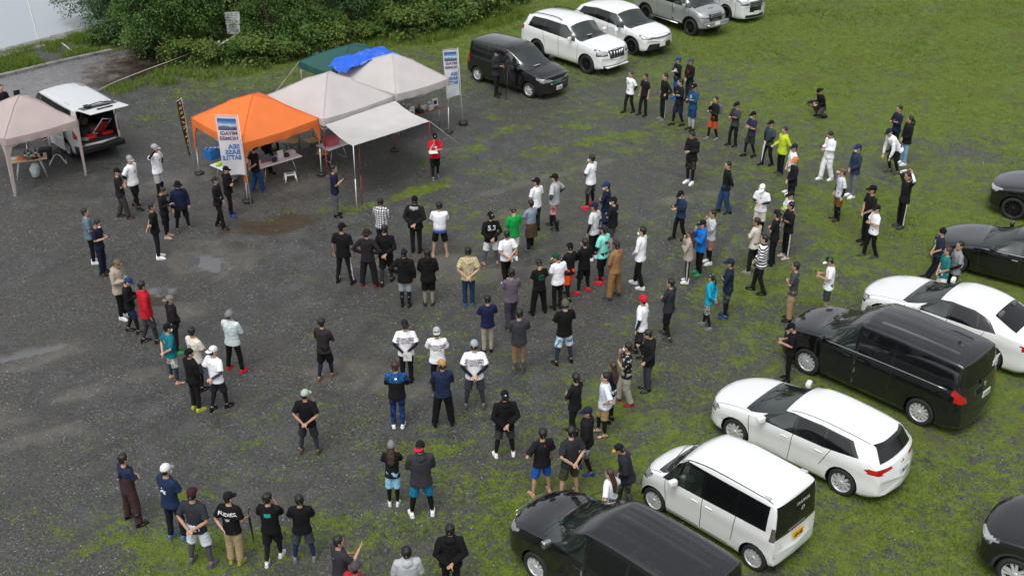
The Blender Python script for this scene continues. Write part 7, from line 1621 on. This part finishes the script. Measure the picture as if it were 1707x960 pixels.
P_('U1', 1075, 325, 1080, 630, 'person in blue t-shirt and black cap with a mask looking down at a phone', 't:#23344f', 'p:kk', 'n:k', 'c:k', 'p', 'm', face=205, mask=1, slv='#1a2436', held='phone')
P_('U1', 1290, 438, 1275, 790, 'person in pale grey t-shirt and pink patterned shorts with a hand at the face', 't:#b5b9bd', 's:#a5776e:camo:#8f5b55:#7a7a6b/k', 'n:w', 'h:k', 'c', 'n', face=190)
P_('U1', 1225, 507, 1208, 862, 'person in bright blue jacket and dark cap', 'j:#1667b8', 'p:kk', 'n:#3d8a60:w', 'c:k', 'c', 'n', face=190)
P_('U1', 1158, 577, 1130, 915, 'long haired person in greige hoodie and striped track trousers', 'jo:#a39a90', 'p:#2e2628:side:#a8a8a8', 'n:w:w', 'hLn:k', 'c', 'n', face=165, fem=1)
P_('U6', 555, 208, 512, 592, 'person in navy shirt, navy cap and dark patterned shorts with arms crossed', 'l:#172238', 's:#3b424b:camo:#22262c:#4f565e/k', 'n:#27406b', 'c:nv', 'x', 'n', face=165, pr='b|#lines|1.30|.04|w')
P_('U6', 400, 352, 390, 662, 'person in turquoise shirt and patterned cap with a ponytail', 'l:tq', 's:#9aa09b:spot:#3d4a48:#c3c6c0/k', 'n:g', 'cP:#39443b::spot+#141414+#7f8f80', 'b', 'm', face=150, fem=1)
P_('U6', 135, 335, 125, 728, 'person in dark grey jacket and black shorts over leggings, back to the camera', 'l:#2c2d33', 's:kk/k', 'n:#2f3a38', 'h:k', 'x', 'm', face=140)
P_('U5', 1225, 287, 1215, 690, 'person in red cap and white t-shirt with navy undersleeves', 'to:w', 's:ch/k', 'n:k:w', 'k:#c01c30', 's', 'm', face=155, slv='nv')
P_('U5', 1245, 517, 1262, 912, 'person in black jacket, grey jeans and tall black boots', 'j:k', 'p:#3b3e45', 'b:k', 'h:k', 'm', 'n', face=190, hp=25)
P_('U5', 1140, 598, 'V2', (1040, 268), 'person in black top with white pattern, grey trousers and red shoes', 't:k:camo:#1b1b1f:#c8c8c0', 'w:#9c978e', 'n:#8c1f2a:w', 'h:k', 'c', 'm', face=175, mask=1)
P_('U5', 1025, 730, 'V2', (948, 380), 'long dark haired person in black top and pale shorts', 'l:k', 's:w2/k', 'n:k', 'hLn:k', 'f', 'n', face=150, fem=1)
P_('V2', 895, 78, 905, 462, 'person in white t-shirt and beige shorts over black leggings with sandals', 'to:#cfd6de', 's:kh/k', 'd:dg:w', 'h:k', '1', 'v', face=185)
P_('V2', 740, 82, None, 0, 'person all in black with black boots, behind the black windbreaker', 'l:k', 'p:k', 'b:k', 'h:k', 'x', 'm', face=140)
P_('V2', 820, 290, 795, 690, 'person in black windbreaker, grey camouflage trousers and navy and white cap', 'jo:k', 's:#7d7d7a:camo:#4a4a48:#a6a6a2/k', 'n:#27406b:w', 'c:#1c2334:', 's', 'm', face=170, hyaw=20)
P_('V2', 685, 408, 695, 838, 'person in charcoal t-shirt, olive shorts and sandals with hands clasped behind', 'to:#2a2b2f', 's:ol', 'd:k', 'h:k', 'b', 'w', face=120)
P_('V2', 495, 422, 525, 822, 'person in black t-shirt with small red mark and bright blue shorts', 'to:k', 's:#1d50a8', 'd:#b08a70', 'h:k', '1', 'w', face=115, pr='b|#blotch|1.37|.030|#d01818')
P_('V2', 995, 515, 1045, 905, 'person in black cap with yellow brim and dark hooded jacket leaning forward', 'jo:#26262e', 'p:#3c403d:camo:#2b2e2b:#50544e', 'n:k', 'c:k:#e0a040', 'f', 'm', face=180, lean=14, hp=20)
P_('V2', 950, 672, None, 0, 'long haired person in white t-shirt behind the bonnet of the lower black minivan', 'to:w', 'p:lg', 'n:w', 'hLn:k', 'k', 'n', face=150, fem=1)
P_('V2', 310, 190, 300, 590, 'person in black windbreaker with white shoes, hands clasped behind, apart from others', 'jo:kk', 's:#3a3a38/k', 'n:w:w', 'r:kk', 'b', 'w', face=100)
P_('V1', 145, 28, 230, 345, 'person in pale green cap and black t-shirt with bare forearms clasped behind the back', 'to:kk', 's:ch/#2c343c', 'n:#4a4038', 'c:#a5b3a5', 'b', 'w', face=85, hyaw=-25)
P_('V1', 595, 288, 650, 605, 'long brown haired person in grey knit hat and light blue shorts', 't:k', 's:sb/kk', 'n:w2:w', 'kLn:#77797c', 'c', 'n', face=90, fem=1)
P_('V1', 750, 282, 792, 655, 'person in backwards cap with red brim, grey jacket and teal and black shorts', 'jo:#333338', 's:#157090/kk', 'n:w:w', 'r:k:#c01c40', 'x', 'w', face=100)
P_('V1', 930, 705, None, 0, 'person in black hoodie with hands clasped behind, at the lower edge', 'jo:kk', 'p:k', 'n:k', 'h:k', 'b', 'n', face=92)
P_('V1', 712, 815, None, 0, 'person in pale grey hoodie with a navy cap hanging on the back', 'jo:lg', 'p:k', 'n:k', 'h:k', 'f', 'n', face=100, held='worn cap')
P_('V1', 370, 763, None, 0, 'person in dark plum t-shirt raising one hand, at the lower edge', 'to:#322f36', 'p:k', 'n:k', 'h:k', 'r', 'n', face=40, pr='b|#lines|1.3|.03|lg')
P_('V1', 455, 893, None, 0, 'person in dark cap and red jacket cut off by the lower edge', 'jo:#a3202c', 'p:k', 'n:k', 'c:#4a4448', 's', 'n', face=60)
P_('U8', 280, 348, 370, 690, 'person in brown chest waders and black boots, lower left', 't:#1f2840', 'w:wa', 'b:kk', 'h:k', 'x', 'w', face=50, held='bib')
P_('U8', 535, 403, 580, 772, 'person in grey and white cap, white mask and navy t-shirt with white back print', 'to:#1c2c48', 'p:dn', 'n:#5c6a90:w', 'c:w2:#8a8a8a', 'x', 'v', face=60, mask=1, pr='b|#blotch|1.22|.10|w')
P_('U8', 680, 515, 710, 900, 'person in maroon cap, charcoal shirt and white shorts with hands behind', 't:#2a2d33', 's:#c9d2dc/#4b4850', 'n:#5a5560:w', 'c:#3a1d24', 'b', 'w', face=75, pr='b|#lines|1.27|.02|#c03030')
P_('U8', 888, 545, 882, 893, 'person in black RUDIES t-shirt and khaki trousers holding a black umbrella', 'to:kk', 'w:#a08e6e', 'n:#9aa03a:w', 'c:k', 'o', 'n', face=75, hyaw=-25, pr='b|RUDIES.|1.29|.115|w;b|#lines|1.18|.05|w', held='umbrella')
P_('U8', 1055, 545, 1072, 885, 'person in black t-shirt with a rainbow coloured back print', 'to:kk', 's:k/k', 'n:w2:w', 'h:k', 'c', 'm', face=85, pr='b|#block|1.28|.085|#2a9a80;b|#block|1.265|.035|#2f7fd0')
P_('U8', 1180, 555, 1225, 882, 'person in plain black t-shirt and grey shorts over navy leggings', 'to:kk', 's:#3c4048/#1f2a4a', 'n:g:w', 'h:k', 'x', 'w', face=95)
P_('U4', 395, 280, 410, 680, 'person in charcoal fleece and black shorts over navy leggings, alone on the gravel', 'l:#2b2629', 's:kk/#16203c', 'n:#6b5540', 'h:k', 'x', 'm', face=70)
P_('U4', 932, 297, None, 0, 'person in white team t-shirt and black cap holding white paper behind', 'to:w', 'p:k', 'n:k', 'r:#1e1e24', 'b', 'n', face=92, slv='dn', pr=EVT, held='paper')
P_('U4', 1142, 345, None, 0, 'person in white team t-shirt and grey cap with arms crossed in front', 'to:w', 'p:k', 'n:k', 'r:#a9acb0', 'x', 'n', face=92, pr=EVT)
P_('U4', 1388, 300, 1395, 872, 'person in white team t-shirt and grey cap with black sleeves clasped behind', 'to:w', 's:#3a3f46/#33383f', 'n:#555', 'c:#9aa3ab', 'b', 'w', face=92, slv='dn', pr=EVT)
P_('U4', 922, 570, 'V1', (672, 215), 'person in blue and black patterned jersey with a white tag on the back', 'lo:#1d5f9c:yoke:#141416:#16284a', 'p:#18305c:camo:#1f3f75:#122040', 'n:w:w', 'hn:k', 'x', 'n', face=92, pr='b|#block|1.36|.035|w')
P_('U4', 1177, 553, 'V1', (898, 205), 'person in tan cap and navy sweatshirt with legs wide apart', 'lo:#1c2740', 'w:kk', 'n:k', 'c:#a98355', 'x', 'w', face=100)
P_('U5', 170, 290, 210, 662, 'person in navy t-shirt and beige trousers behind the team t-shirt', 'to:#16203f', 'p:#a39a88', 'n:k', 'h:k', 'x', 'n', face=105)
P_('U5', 410, 380, 415, 795, 'person in dark grey t-shirt with brown trousers tucked into grey boots', 'to:#34353a', 'p:#8a6a50', 'b:#4d5048', 'h:k', 'x', 'n', face=100)
P_('U5', 403, 110, 365, 500, 'person in mauve grey t-shirt and dark trousers with one foot forward', 'to:#5d5660', 'w:#3a3542', 'n:k', 'h:k', 'x', 'm', face=110)
P_('U5', 712, 312, 712, 738, 'person in black t-shirt with white and blue surf shorts', 'to:kk', 's:#d8dde2:camo:#cfd6dc:#3a93b8/#2c3442', 'n:k:w', 'k:#54564a', 'x', 'w', face=112)
P_('U5', 580, 52, 548, 408, 'curly haired person in black with green round back print and wide trousers', 'to:kk', 'w:kk', 'n:k', 'h:k', 'p', 'w', face=115, pr='b|#round|1.24|.095|#1f6a50')
P_('U5', 650, 12, 670, 375, 'person in green cap with yellow brim and white t-shirt', 'to:w', 'p:k', 'n:k', 'c:#0f4a35:#e6c03a', 'p', 'n', face=120, hyaw=30)
P_('U1', 345, 655, 'U5', (745, 308), 'person in black shirt and vivid orange shorts', 'l:k', 's:#ff5a20/k', 'n:k', 'c:kk', 'x', 'm', face=130)
P_('U1', 448, 625, 'U5', (842, 270), 'person all in black with red shoes next to the orange shorts', 'lo:kk', 's:kk/k', 'n:#d01c30', 'h:k', 'c', 'w', face=130)
P_('U1', 558, 540, 565, 922, 'person in mint t-shirt with pink print over black sleeves and red shoes', 't:mi', 's:kk/k', 'n:#d81c30', 'c:#2a2c30', 'f', 'v', face=140, slv='k', pr='b|#block|1.26|.09|#3a2050;b|#blotch|1.26|.06|#c84a80')
P_('U1', 690, 640, 'U5', (1045, 305), 'stout person in tan brown coverall with dark cap', 'lo:#8c6a45', 'w:#86643f', 'n:#2b3548', 'c:#2e2b2c', 'f', 'w', face=135)
P_('U1', 848, 543, 'U5', (1210, 230), 'person in white long sleeved shirt and mask with black trousers', 'l:w', 'p:kk', 'n:w2:w', 'h:k', 'f', 'm', face=150, mask=1)
P_('U1', 532, 390, 508, 762, 'person in white printed t-shirt, navy cap and black sleeves', 't:#c9cdd0', 'p:k', 'n:w:w', 'c:#1b2038', 's', 'n', face=145, slv='k', pr='b|#blotch|1.32|.05|k')
P_('U1', 645, 352, 632, 702, 'person in black t-shirt with white back lettering and bare legs', 'to:k', 's:#3e4044', 'n:g:w', 'c:k', 'x', 'v', face=150, pr='b|#lines|1.32|.05|w', mask=1)
P_('U1', 605, 255, None, 0, 'person in navy shirt, navy cap and mask behind the black t-shirt', 'l:#141d34', 's:#23304c/k', 'n:k', 'c:#1c3553', 'x', 'n', face=160, mask=1)
P_('U1', 510, 68, 490, 418, 'person in white baseball jersey with black script and dark patterned shorts', 'to:w', 's:#3d3b3c:camo:#2a2a2c:#555/k', 'n:#d01c40', 'h:k', 'x', 'w', face=150, slv='k', mask=1, pr='b|#blotch|1.22|.07|k')
P_('U1', 285, 198, 252, 556, 'person in light grey t-shirt, pink patterned shorts and black boots, hand on hip', 'to:#a9adaf', 's:#c99a98:camo:#c48f8c:#7a3d40/k', 'b:k', 'c:kk', 'k', 'm', face=150, slv='dn')
P_('U1', 138, 227, None, 0, 'person in white t-shirt and black cap behind the grey layered shirt', 't:w', 'p:#20283c', 'n:k', 'c:kk', 'f', 'n', face=135)
P_('U1', 118, 372, 95, 706, 'person in grey blue t-shirt with an olive brown jacket tied round the waist', 't:#8390a0', 'p:k', 'n:#59626b:w', 'h:k', 'x', 'v', face=130, slv='#4c5866', held='tied jacket')
P_('T8', 1257, 418, None, 0, 'person in bright green shirt and brown grey cap', 'to:#0f9040', 's:w2', 'n:w', 'c:#4c4744', 'p', 'n', face=120, slv='g', held='')
P_('T8', 1258, 595, 'U5', (335, 205), 'person in white t-shirt and black trousers, hands clasped behind, white shoes', 'to:w', 'p:kk', 'n:w:w', 'h:k', 'b', 'm', face=115)
P_('T8', 1063, 450, 1105, 798, 'person in black shirt numbered 5.3 with white shorts', 'lo:kk', 's:w2/#4a5058', 'd:#7a5648', 'r:kk', 'b', 'w', face=105, pr='b|5.3|1.27|.21|#c8ccd0')
P_('T8', 992, 685, 'U5', (85, 357), 'person in sand patterned t-shirt and navy jeans with hands behind', 'to:#a99d78:spot:#bfb48f:#857a58', 'p:#1e3450', 'n:#3c5a80:w', 'h:k', 'b', 'n', face=95)
P_('T8', 767, 383, 770, 742, 'person in white t-shirt fading to blue at the hem and black capri trousers', 'to:w:dip:#35508f', 's:kk', 'd:#b49a72', 'h:k', 'c', 'w', face=90, slv='dn')
P_('T8', 605, 348, 612, 718, 'person in black jacket with grey hood and black trousers, hands behind', 'jo:k', 'p:#18181c', 'n:k', 'c:kk', 'b', 'n', face=80, held='grey hood')
P_('T8', 360, 362, 390, 712, 'person in black and white checked shirt', 'lo:w:check:#0a0a0c', 'p:#1b2233', 'n:#1c2740', 'h:k', 'x', 'n', face=75)
P_('T8', 447, 535, 418, 925, 'person in black with hands clasped behind, one leg bent, by the checked shirt', 'lo:kk', 's:k/#2c2f34', 'n:k', 'h:k', 'b', 'm', face=85)
P_('T8', 120, 518, 140, 920, 'person in black t-shirt and track trousers with a white side stripe', 'to:kk', 'p:#15161a:side:#d0d0d0', 'n:k', 'c:kk', 's', 'w', face=75)
P_('T8', 262, 563, 300, 942, 'person in dark brown hat and shirt with hands on hips and red socks', 'lo:#221e20', 'w:#1b191c', 'n:#7a2418', 'b:#2a211f', 'k', 'w', face=80)
P_('T8', 530, 700, 'U4', (940, 202), 'person in black hooded jacket and light grey shorts with black boots', 'jo:kk', 's:#8f959b/k', 'b:k', 'c:#15192a', '1', 'n', face=85)
P_('T8', 678, 697, 'U4', (1092, 196), 'person in black jacket and knee length black shorts above grey gaiters', 'jo:kk', 's:kk/#8a857c', 'n:#2e2c2c', 'h:k', 'f', 'n', face=92)
P_('T7', 1655, 370, 'T8', (738, 228), 'speaker in red t-shirt and black hat holding white papers', 'to:#c0142c', 's:kk/k', 'n:#4f5f6c', 'c:kk', 'c', 'm', face=-78, hp=12, pr='f|#blotch|1.25|.10|w', held='papers')
P_('T7', 1015, 580, 1035, 915, 'person in navy polo shirt and grey trousers speaking into a microphone', 't:#141d33', 'p:#50555e', 'n:kk', 'h:k', 'm', 'n', face=10, held='microphone')
P_('T7', 500, 450, 515, 755, 'person in black t-shirt and blue jeans at the table under the orange canopy', 'to:kk', 'w:#1e3a60', 'n:#3c4a60:w', 'h:k', 'b', 'm', face=35, hp=25)
P_('T7', 565, 438, 'P', (448, 286), 'person in black bending over the table, mostly under the orange canopy', 'l:kk', 'p:kk', 'n:kk', 'h:k', 'd', 'm', face=-20, lean=38, h=1.7)
P_('T7', 275, 597, 335, 905, 'person in black jacket with grey sleeves and black cap behind the black camouflage cap', 'j:kk', 'p:kk', 'n:#2f4a78:w', 'c:kk', 'x', 'v', face=-5)
P_('T6', 1425, 375, 1460, 712, 'person in dark camouflage cap and black shirt with a badge on a lanyard', 'l:k', 'p:kk', 'n:k', 'c:#3a3f3c::camo+#1d1f1e+#4c524e', 'f', 'm', face=-10, pr='f|#block|1.05|.04|w')
P_('T6', 755, 318, 820, 648, 'person in black cap and black t-shirt with dark olive trousers, arms folded', 'to:#1d1a1e', 'w:#3a3833', 'n:#2b2a28', 'c:kk', 'x', 'm', face=15)
P_('T6', 862, 235, 905, 582, 'person in grey cap and white t-shirt with lanyard and black leggings', 'to:w', 's:kk/k', 'n:k:w', 'c:#8b8f93', 'b', 'm', face=-20, slv='k', pr='f|#lines|1.26|.06|g')
P_('T6', 1018, 163, None, 0, 'person in grey cap and white t-shirt shading the eyes with one hand', 'to:w', 's:lg/k', 'n:k', 'c:#9a9da0', 'q', 'n', face=-20, slv='k', pr='f|#lines|1.26|.06|g', h=1.76)
P_('T6', 1135, 405, 1215, 732, 'person in black bucket hat with covered face and blue sided jacket', 'jo:#14213a:dip:#14141a', 's:kk/k', 'n:#55505c', 'b:kk', 's', 'w', face=-60)
P_('T6', 1030, 465, 1108, 775, 'person in black jacket with green trim, white sandals, looking at a phone', 'l:k', 's:kk/k', 'd:#b8b0a5:w', 'h:k', 'p', 'n', face=0)
P_('T6', 1012, 550, 1052, 912, 'person in black t-shirt and dark navy trousers with white shoes, hands behind', 't:kk', 'p:#151820', 'n:w:w', 'h:k', 'b', 'n', face=15)
P_('T6', 590, 587, 622, 945, 'person in grey blue t-shirt and black trousers behind the phone user', 'to:#5a6f7d', 'p:kk', 'n:w2:w', 'h:k', 'f', 'n', face=20)
P_('T6', 648, 655, 'U3', (290, 222), 'person in navy t-shirt and navy trousers looking down at a phone', 't:#161d30', 'p:#141c30', 'n:k', 'h:k', 'p', 'n', face=-10, mask=1, held='phone')
P_('U3', 395, 128, 422, 515, 'person in tan cap and beige jacket with a black shoulder bag', 'jo:#a39888', 'p:kk', 'n:w2:w', 'c:#6b5a44', 'p', 'n', face=-15, held='shoulder bag')
P_('U3', 447, 245, 488, 612, 'person in blue cap and black sweatshirt with navy shorts', 'lo:kk', 's:#1d2740/k', 'n:k', 'c:#233a66', 'p', 'm', face=10)
P_('U3', 550, 272, 600, 680, 'person in red rain jacket with patterned leggings', 'jo:#b0182a', 's:#3a3c3e/#2b2f36', 'n:k:w', 'h:k', 's', 'm', face=25)
P_('U3', 755, 432, 775, 742, 'person in black hoodie and grey cap with green shoes', 'j:#1c181c', 'p:k', 'n:#2f8a50', 'r:#77706c', 'f', 'n', face=20)
P_('U3', 670, 552, 760, 935, 'person in teal t-shirt and pale camouflage shorts with hands behind, wearing a mask', 'to:te', 's:#a5a7a3:camo:#85877f:#c3c5c0/#2a3444', 'd:#7a5648', 'c:kk', 'b', 'w', face=38, mask=1, pr='b|#blotch|1.28|.07|#c9b9b0')
P_('U3', 870, 580, None, 0, 'person in cream t-shirt with an arc of lettering on the back', 'to:#cfc9bd', 's:dg/k', 'n:k', 'h:k', 'x', 'n', face=55, pr='b|#lines|1.30|.07|#777;b|#blotch|1.22|.035|#333')
P_('U3', 878, 722, 'U8', (685, 128), 'person in beige and black cap, black shirt and yellow green shoes', 'lo:kk', 'p:k', 'n:#a9b53a:w', 'c:kk:#8f8468', 'f', 'n', face=50)
P_('U3', 985, 703, 'U8', (800, 125), 'person in backwards white cap and white t-shirt with slate sleeves clasped behind', 'to:w', 's:#22222c/k', 'n:kk', 'r:w2', 'b', 'm', face=60, slv='#3a4152', pr='b|#blotch|1.32|.03|g')
P_('U3', 1105, 465, 1163, 865, 'person in pale patterned jacket and grey cap with red shoes', 'lo:#c3d0cf:spot:#b3c2c2:#d3dcdc', 'p:kk', 'n:#c8202c', 'k:#77787a', 'x', 'w', face=70)
P_('U7', 165, 415, 'P', (1312, 634), 'person in black cap and black t-shirt leaning on the black minivan with a phone', 't:kk', 'p:kk', 'n:kk', 'c:kk', 'p', 'n', face=170, held='phone')
P_('P', 0, 142, None, 0, 'dark dressed person cut off at the edge beyond the beige canopy', 'l:k', 'p:k', 'n:w', 'h:k', 'f', 'n', face=-30)

# ---- what people hold or wear loose
bm = bmesh.new(); box(bm, (0, 0, 0), (.075, .012, .15), None, .004); PHM = bpy.data.meshes.new('phone'); bm.to_mesh(PHM); bm.free(); PHM.materials.append(M('phone black', (.02, .02, .022), .2))
for what, W4, lb, J, i in HELD:
    lb2 = lb if len(lb.split()) < 11 else ' '.join(lb.split()[:10]); A, B = J['wri', 1], J['wri', -1]; U = J['U']; UI = U.inverted(); a, b_ = UI @ A, UI @ B; mid = (a+b_)/2
    def mv(o, m): o.matrix_world = W4 @ m
    if what == 'phone':
        o = bpy.data.objects.new('phone', PHM); COL.objects.link(o); mv(o, Matrix.Translation(mid+Vector((0, .09, .05))) @ Matrix.Rotation(-.6, 4, 'X')); tag(o, 'phone of the '+lb2, 'phone', 'phones in hands')
    elif what == 'paper' or what == 'papers':
        bm = bmesh.new(); box(bm, (0, 0, 0), (.30 if what == 'papers' else .2, .22 if what == 'papers' else .01, .02 if what == 'papers' else .24), None, .004); o = obj('papers', bm, PAPER, None, label='white papers held by the '+lb2, cat='paper'); mv(o, Matrix.Translation((b_ if what == 'papers' else a)+Vector((0, .10 if what == 'papers' else -.04, -.01 if what == 'papers' else -.10))))
    elif what == 'microphone':
        bm = bmesh.new(); tube(bm, [(0, 0, -.10), (0, 0, .04)], [.012, .014], 8); bmesh.ops.create_icosphere(bm, subdivisions=2, radius=.025, matrix=Matrix.Translation((0, 0, .06))); o = obj('microphone', bm, INTD, None, label='black microphone in the hand of the speaker in navy polo', cat='microphone'); mv(o, Matrix.Translation(a+Vector((-.02, .07, .08))) @ Matrix.Rotation(.4, 4, 'X'))
    elif 'umbrella' in what:
        wh = what.startswith('white'); bm = bmesh.new(); tube(bm, [(0, 0, .10), (0, 0, .02), (0, 0, -.12), (0, 0, -.62), (0, 0, -.72)], [.010, .010, .030, .014, .006], 8); o = obj('umbrella', bm, WINK if wh else INTD, None, label=('white' if wh else 'black')+' closed umbrella hanging from the hand of a standing person', cat='umbrella')
        bm = bmesh.new(); tube(bm, [(0, 0, .10), (0, .02, .15), (0, .06, .15), (0, .07, .11)], .010, 6); obj('handle', bm, INTD, o); mv(o, Matrix.Translation((a if not wh else b_)+Vector((0, .06, -.02))) @ Matrix.Rotation(.1, 4, 'X'))
    elif what == 'backpack':
        bm = bmesh.new(); box(bm, (0, -.20, 1.22), (.28, .14, .38), None, .06); o = obj('backpack', bm, M('grey pack', (.12, .12, .13), .8), None, label='grey backpack on the person in rust coloured shorts', cat='bag'); mv(o, Matrix())
    elif what == 'shoulder bag':
        bm = bmesh.new(); box(bm, (-.24, -.10, 1.0), (.12, .28, .26), None, .04); o = obj('shoulder_bag', bm, INTD, None, label='black shoulder bag on the person in beige jacket', cat='bag'); mv(o, Matrix())
    elif what == 'worn cap':
        o = oset('cap', cap_m('cap'), cloth('#1c2a4a'), None); tag(o, 'navy cap hanging on the back of the pale grey hoodie', 'cap'); mv(o, Matrix.Translation((0, -1.78, 1.42)) @ Matrix.Rotation(R_(75), 4, 'X') @ Matrix.Diagonal((1.25, 1.25, 1, 1)))
    elif what == 'bib':
        root = [o for o in SC.objects if o.get('label') == lb][0]; bm = bmesh.new(); loft(bm, [(0, 0, .90), (0, 0, 1.05), (0, .0, 1.20)], [(.190, .142), (.182, .138), (.188, .138)], (1, 0, 0), 14); me = remesh(bm, .018, 'wader_bib', .008, 8); oset('wader_bib', me, cloth(CC('wa')), root)
        for sx in (-1, 1): bm = bmesh.new(); tube(bm, [(sx*.08, .135, 1.18), (sx*.10, .10, 1.38), (sx*.09, 0, 1.445), (0, -.13, 1.30), (-sx*.05, -.14, 1.18)], .012, 5); obj('strap', bm, cloth('#14182a'), root)
    elif what == 'tied jacket':
        root = [o for o in SC.objects if o.get('label') == lb][0]; bm = bmesh.new(); loft(bm, [(0, -.02, .98), (0, -.02, .90), (0, -.03, .72), (0, -.03, .52)], [(.185, .14), (.200, .150), (.215, .160), (.225, .165)], (1, 0, 0), 14); me = remesh(bm, .018, 'tied_jacket', .02, 9); oset('tied_jacket', me, cloth('#4a3c2c'), root)
    elif what == 'grey hood':
        root = [o for o in SC.objects if o.get('label') == lb][0]; bm = bmesh.new(); loft(bm, [(-.12, -.10, 1.42), (0, -.15, 1.405), (.12, -.10, 1.42)], [(.05, .03), (.065, .045), (.05, .03)], (0, 0, 1), 8); me = remesh(bm, .014, 'hood', .005, 9); oset('hood', me, cloth('#9a9da0'), root)
# kneeling cameraman with his camera, and the tripod by the black minivan
P_('T5', 352, 215, 365, 378, 'crouching cameraman in black filming on the grass', 'l:kk', 'w:#3a3838', 'n:kk', 'r:kk', 'p', 'c', face=200, hp=10, h=1.66, lean=18, held='')
p = G(*Q('T5', 280, 350)); t = thing('video_camera', 'black video camera on a hand stabiliser of the crouching cameraman', 'camera', (p.x+.12, p.y+.05, .0), .4)
bm = bmesh.new(); box(bm, (0, 0, .42), (.22, .12, .13), None, .02); tube(bm, [(-.11, 0, .42), (-.2, 0, .42)], [.045, .05], 12); obj('camera_body', bm, INTD, t)
bm = bmesh.new(); tube(bm, [(-.15, 0, .25), (-.15, 0, .40)], .012, 6); tube(bm, [(-.15, -.18, .30), (.10, -.2, .34)], .014, 6); tube(bm, [(-.15, .18, .30), (.10, .2, .34)], .014, 6); tube(bm, [(-.15, -.18, .3), (-.15, .18, .3)], .012, 6); obj('stabiliser', bm, INTD, t)
p = G(*Q('T3', 425, 640)); t = thing('tripod', 'black tripod with a slider between the cameraman and the black minivan', 'tripod', p, 0)
for a in (0.3, 2.4, 4.5): bm = bmesh.new(); tube(bm, [(0, 0, 1.15), (.42*cos(a), .42*sin(a), 0)], [.018, .012], 6); obj('leg', bm, BLKP, t)
bm = bmesh.new(); tube(bm, [(0, 0, 1.0), (0, 0, 1.25)], .02, 8); box(bm, (0, 0, 1.28), (.9, .05, .04), Matrix.Rotation(0, 3, 'Z')); obj('slider', bm, BLKP, t)
bm = bmesh.new(); box(bm, (0, 0, 1.38), (.16, .12, .11), None, .015); tube(bm, [(.08, -.0, 1.38), (.19, -.02, 1.38)], [.04, .045], 10); tube(bm, [(-.05, 0, 1.44), (.1, 0, 1.47)], .015, 6); o = obj('camera', bm, INTD, None, label='black video camera mounted on the tripod', cat='camera'); o.location = p
# black bag on the phone user in the white t-shirt
bpy.data.objects.remove(_tmpo); bpy.data.scenes.remove(_tsc)
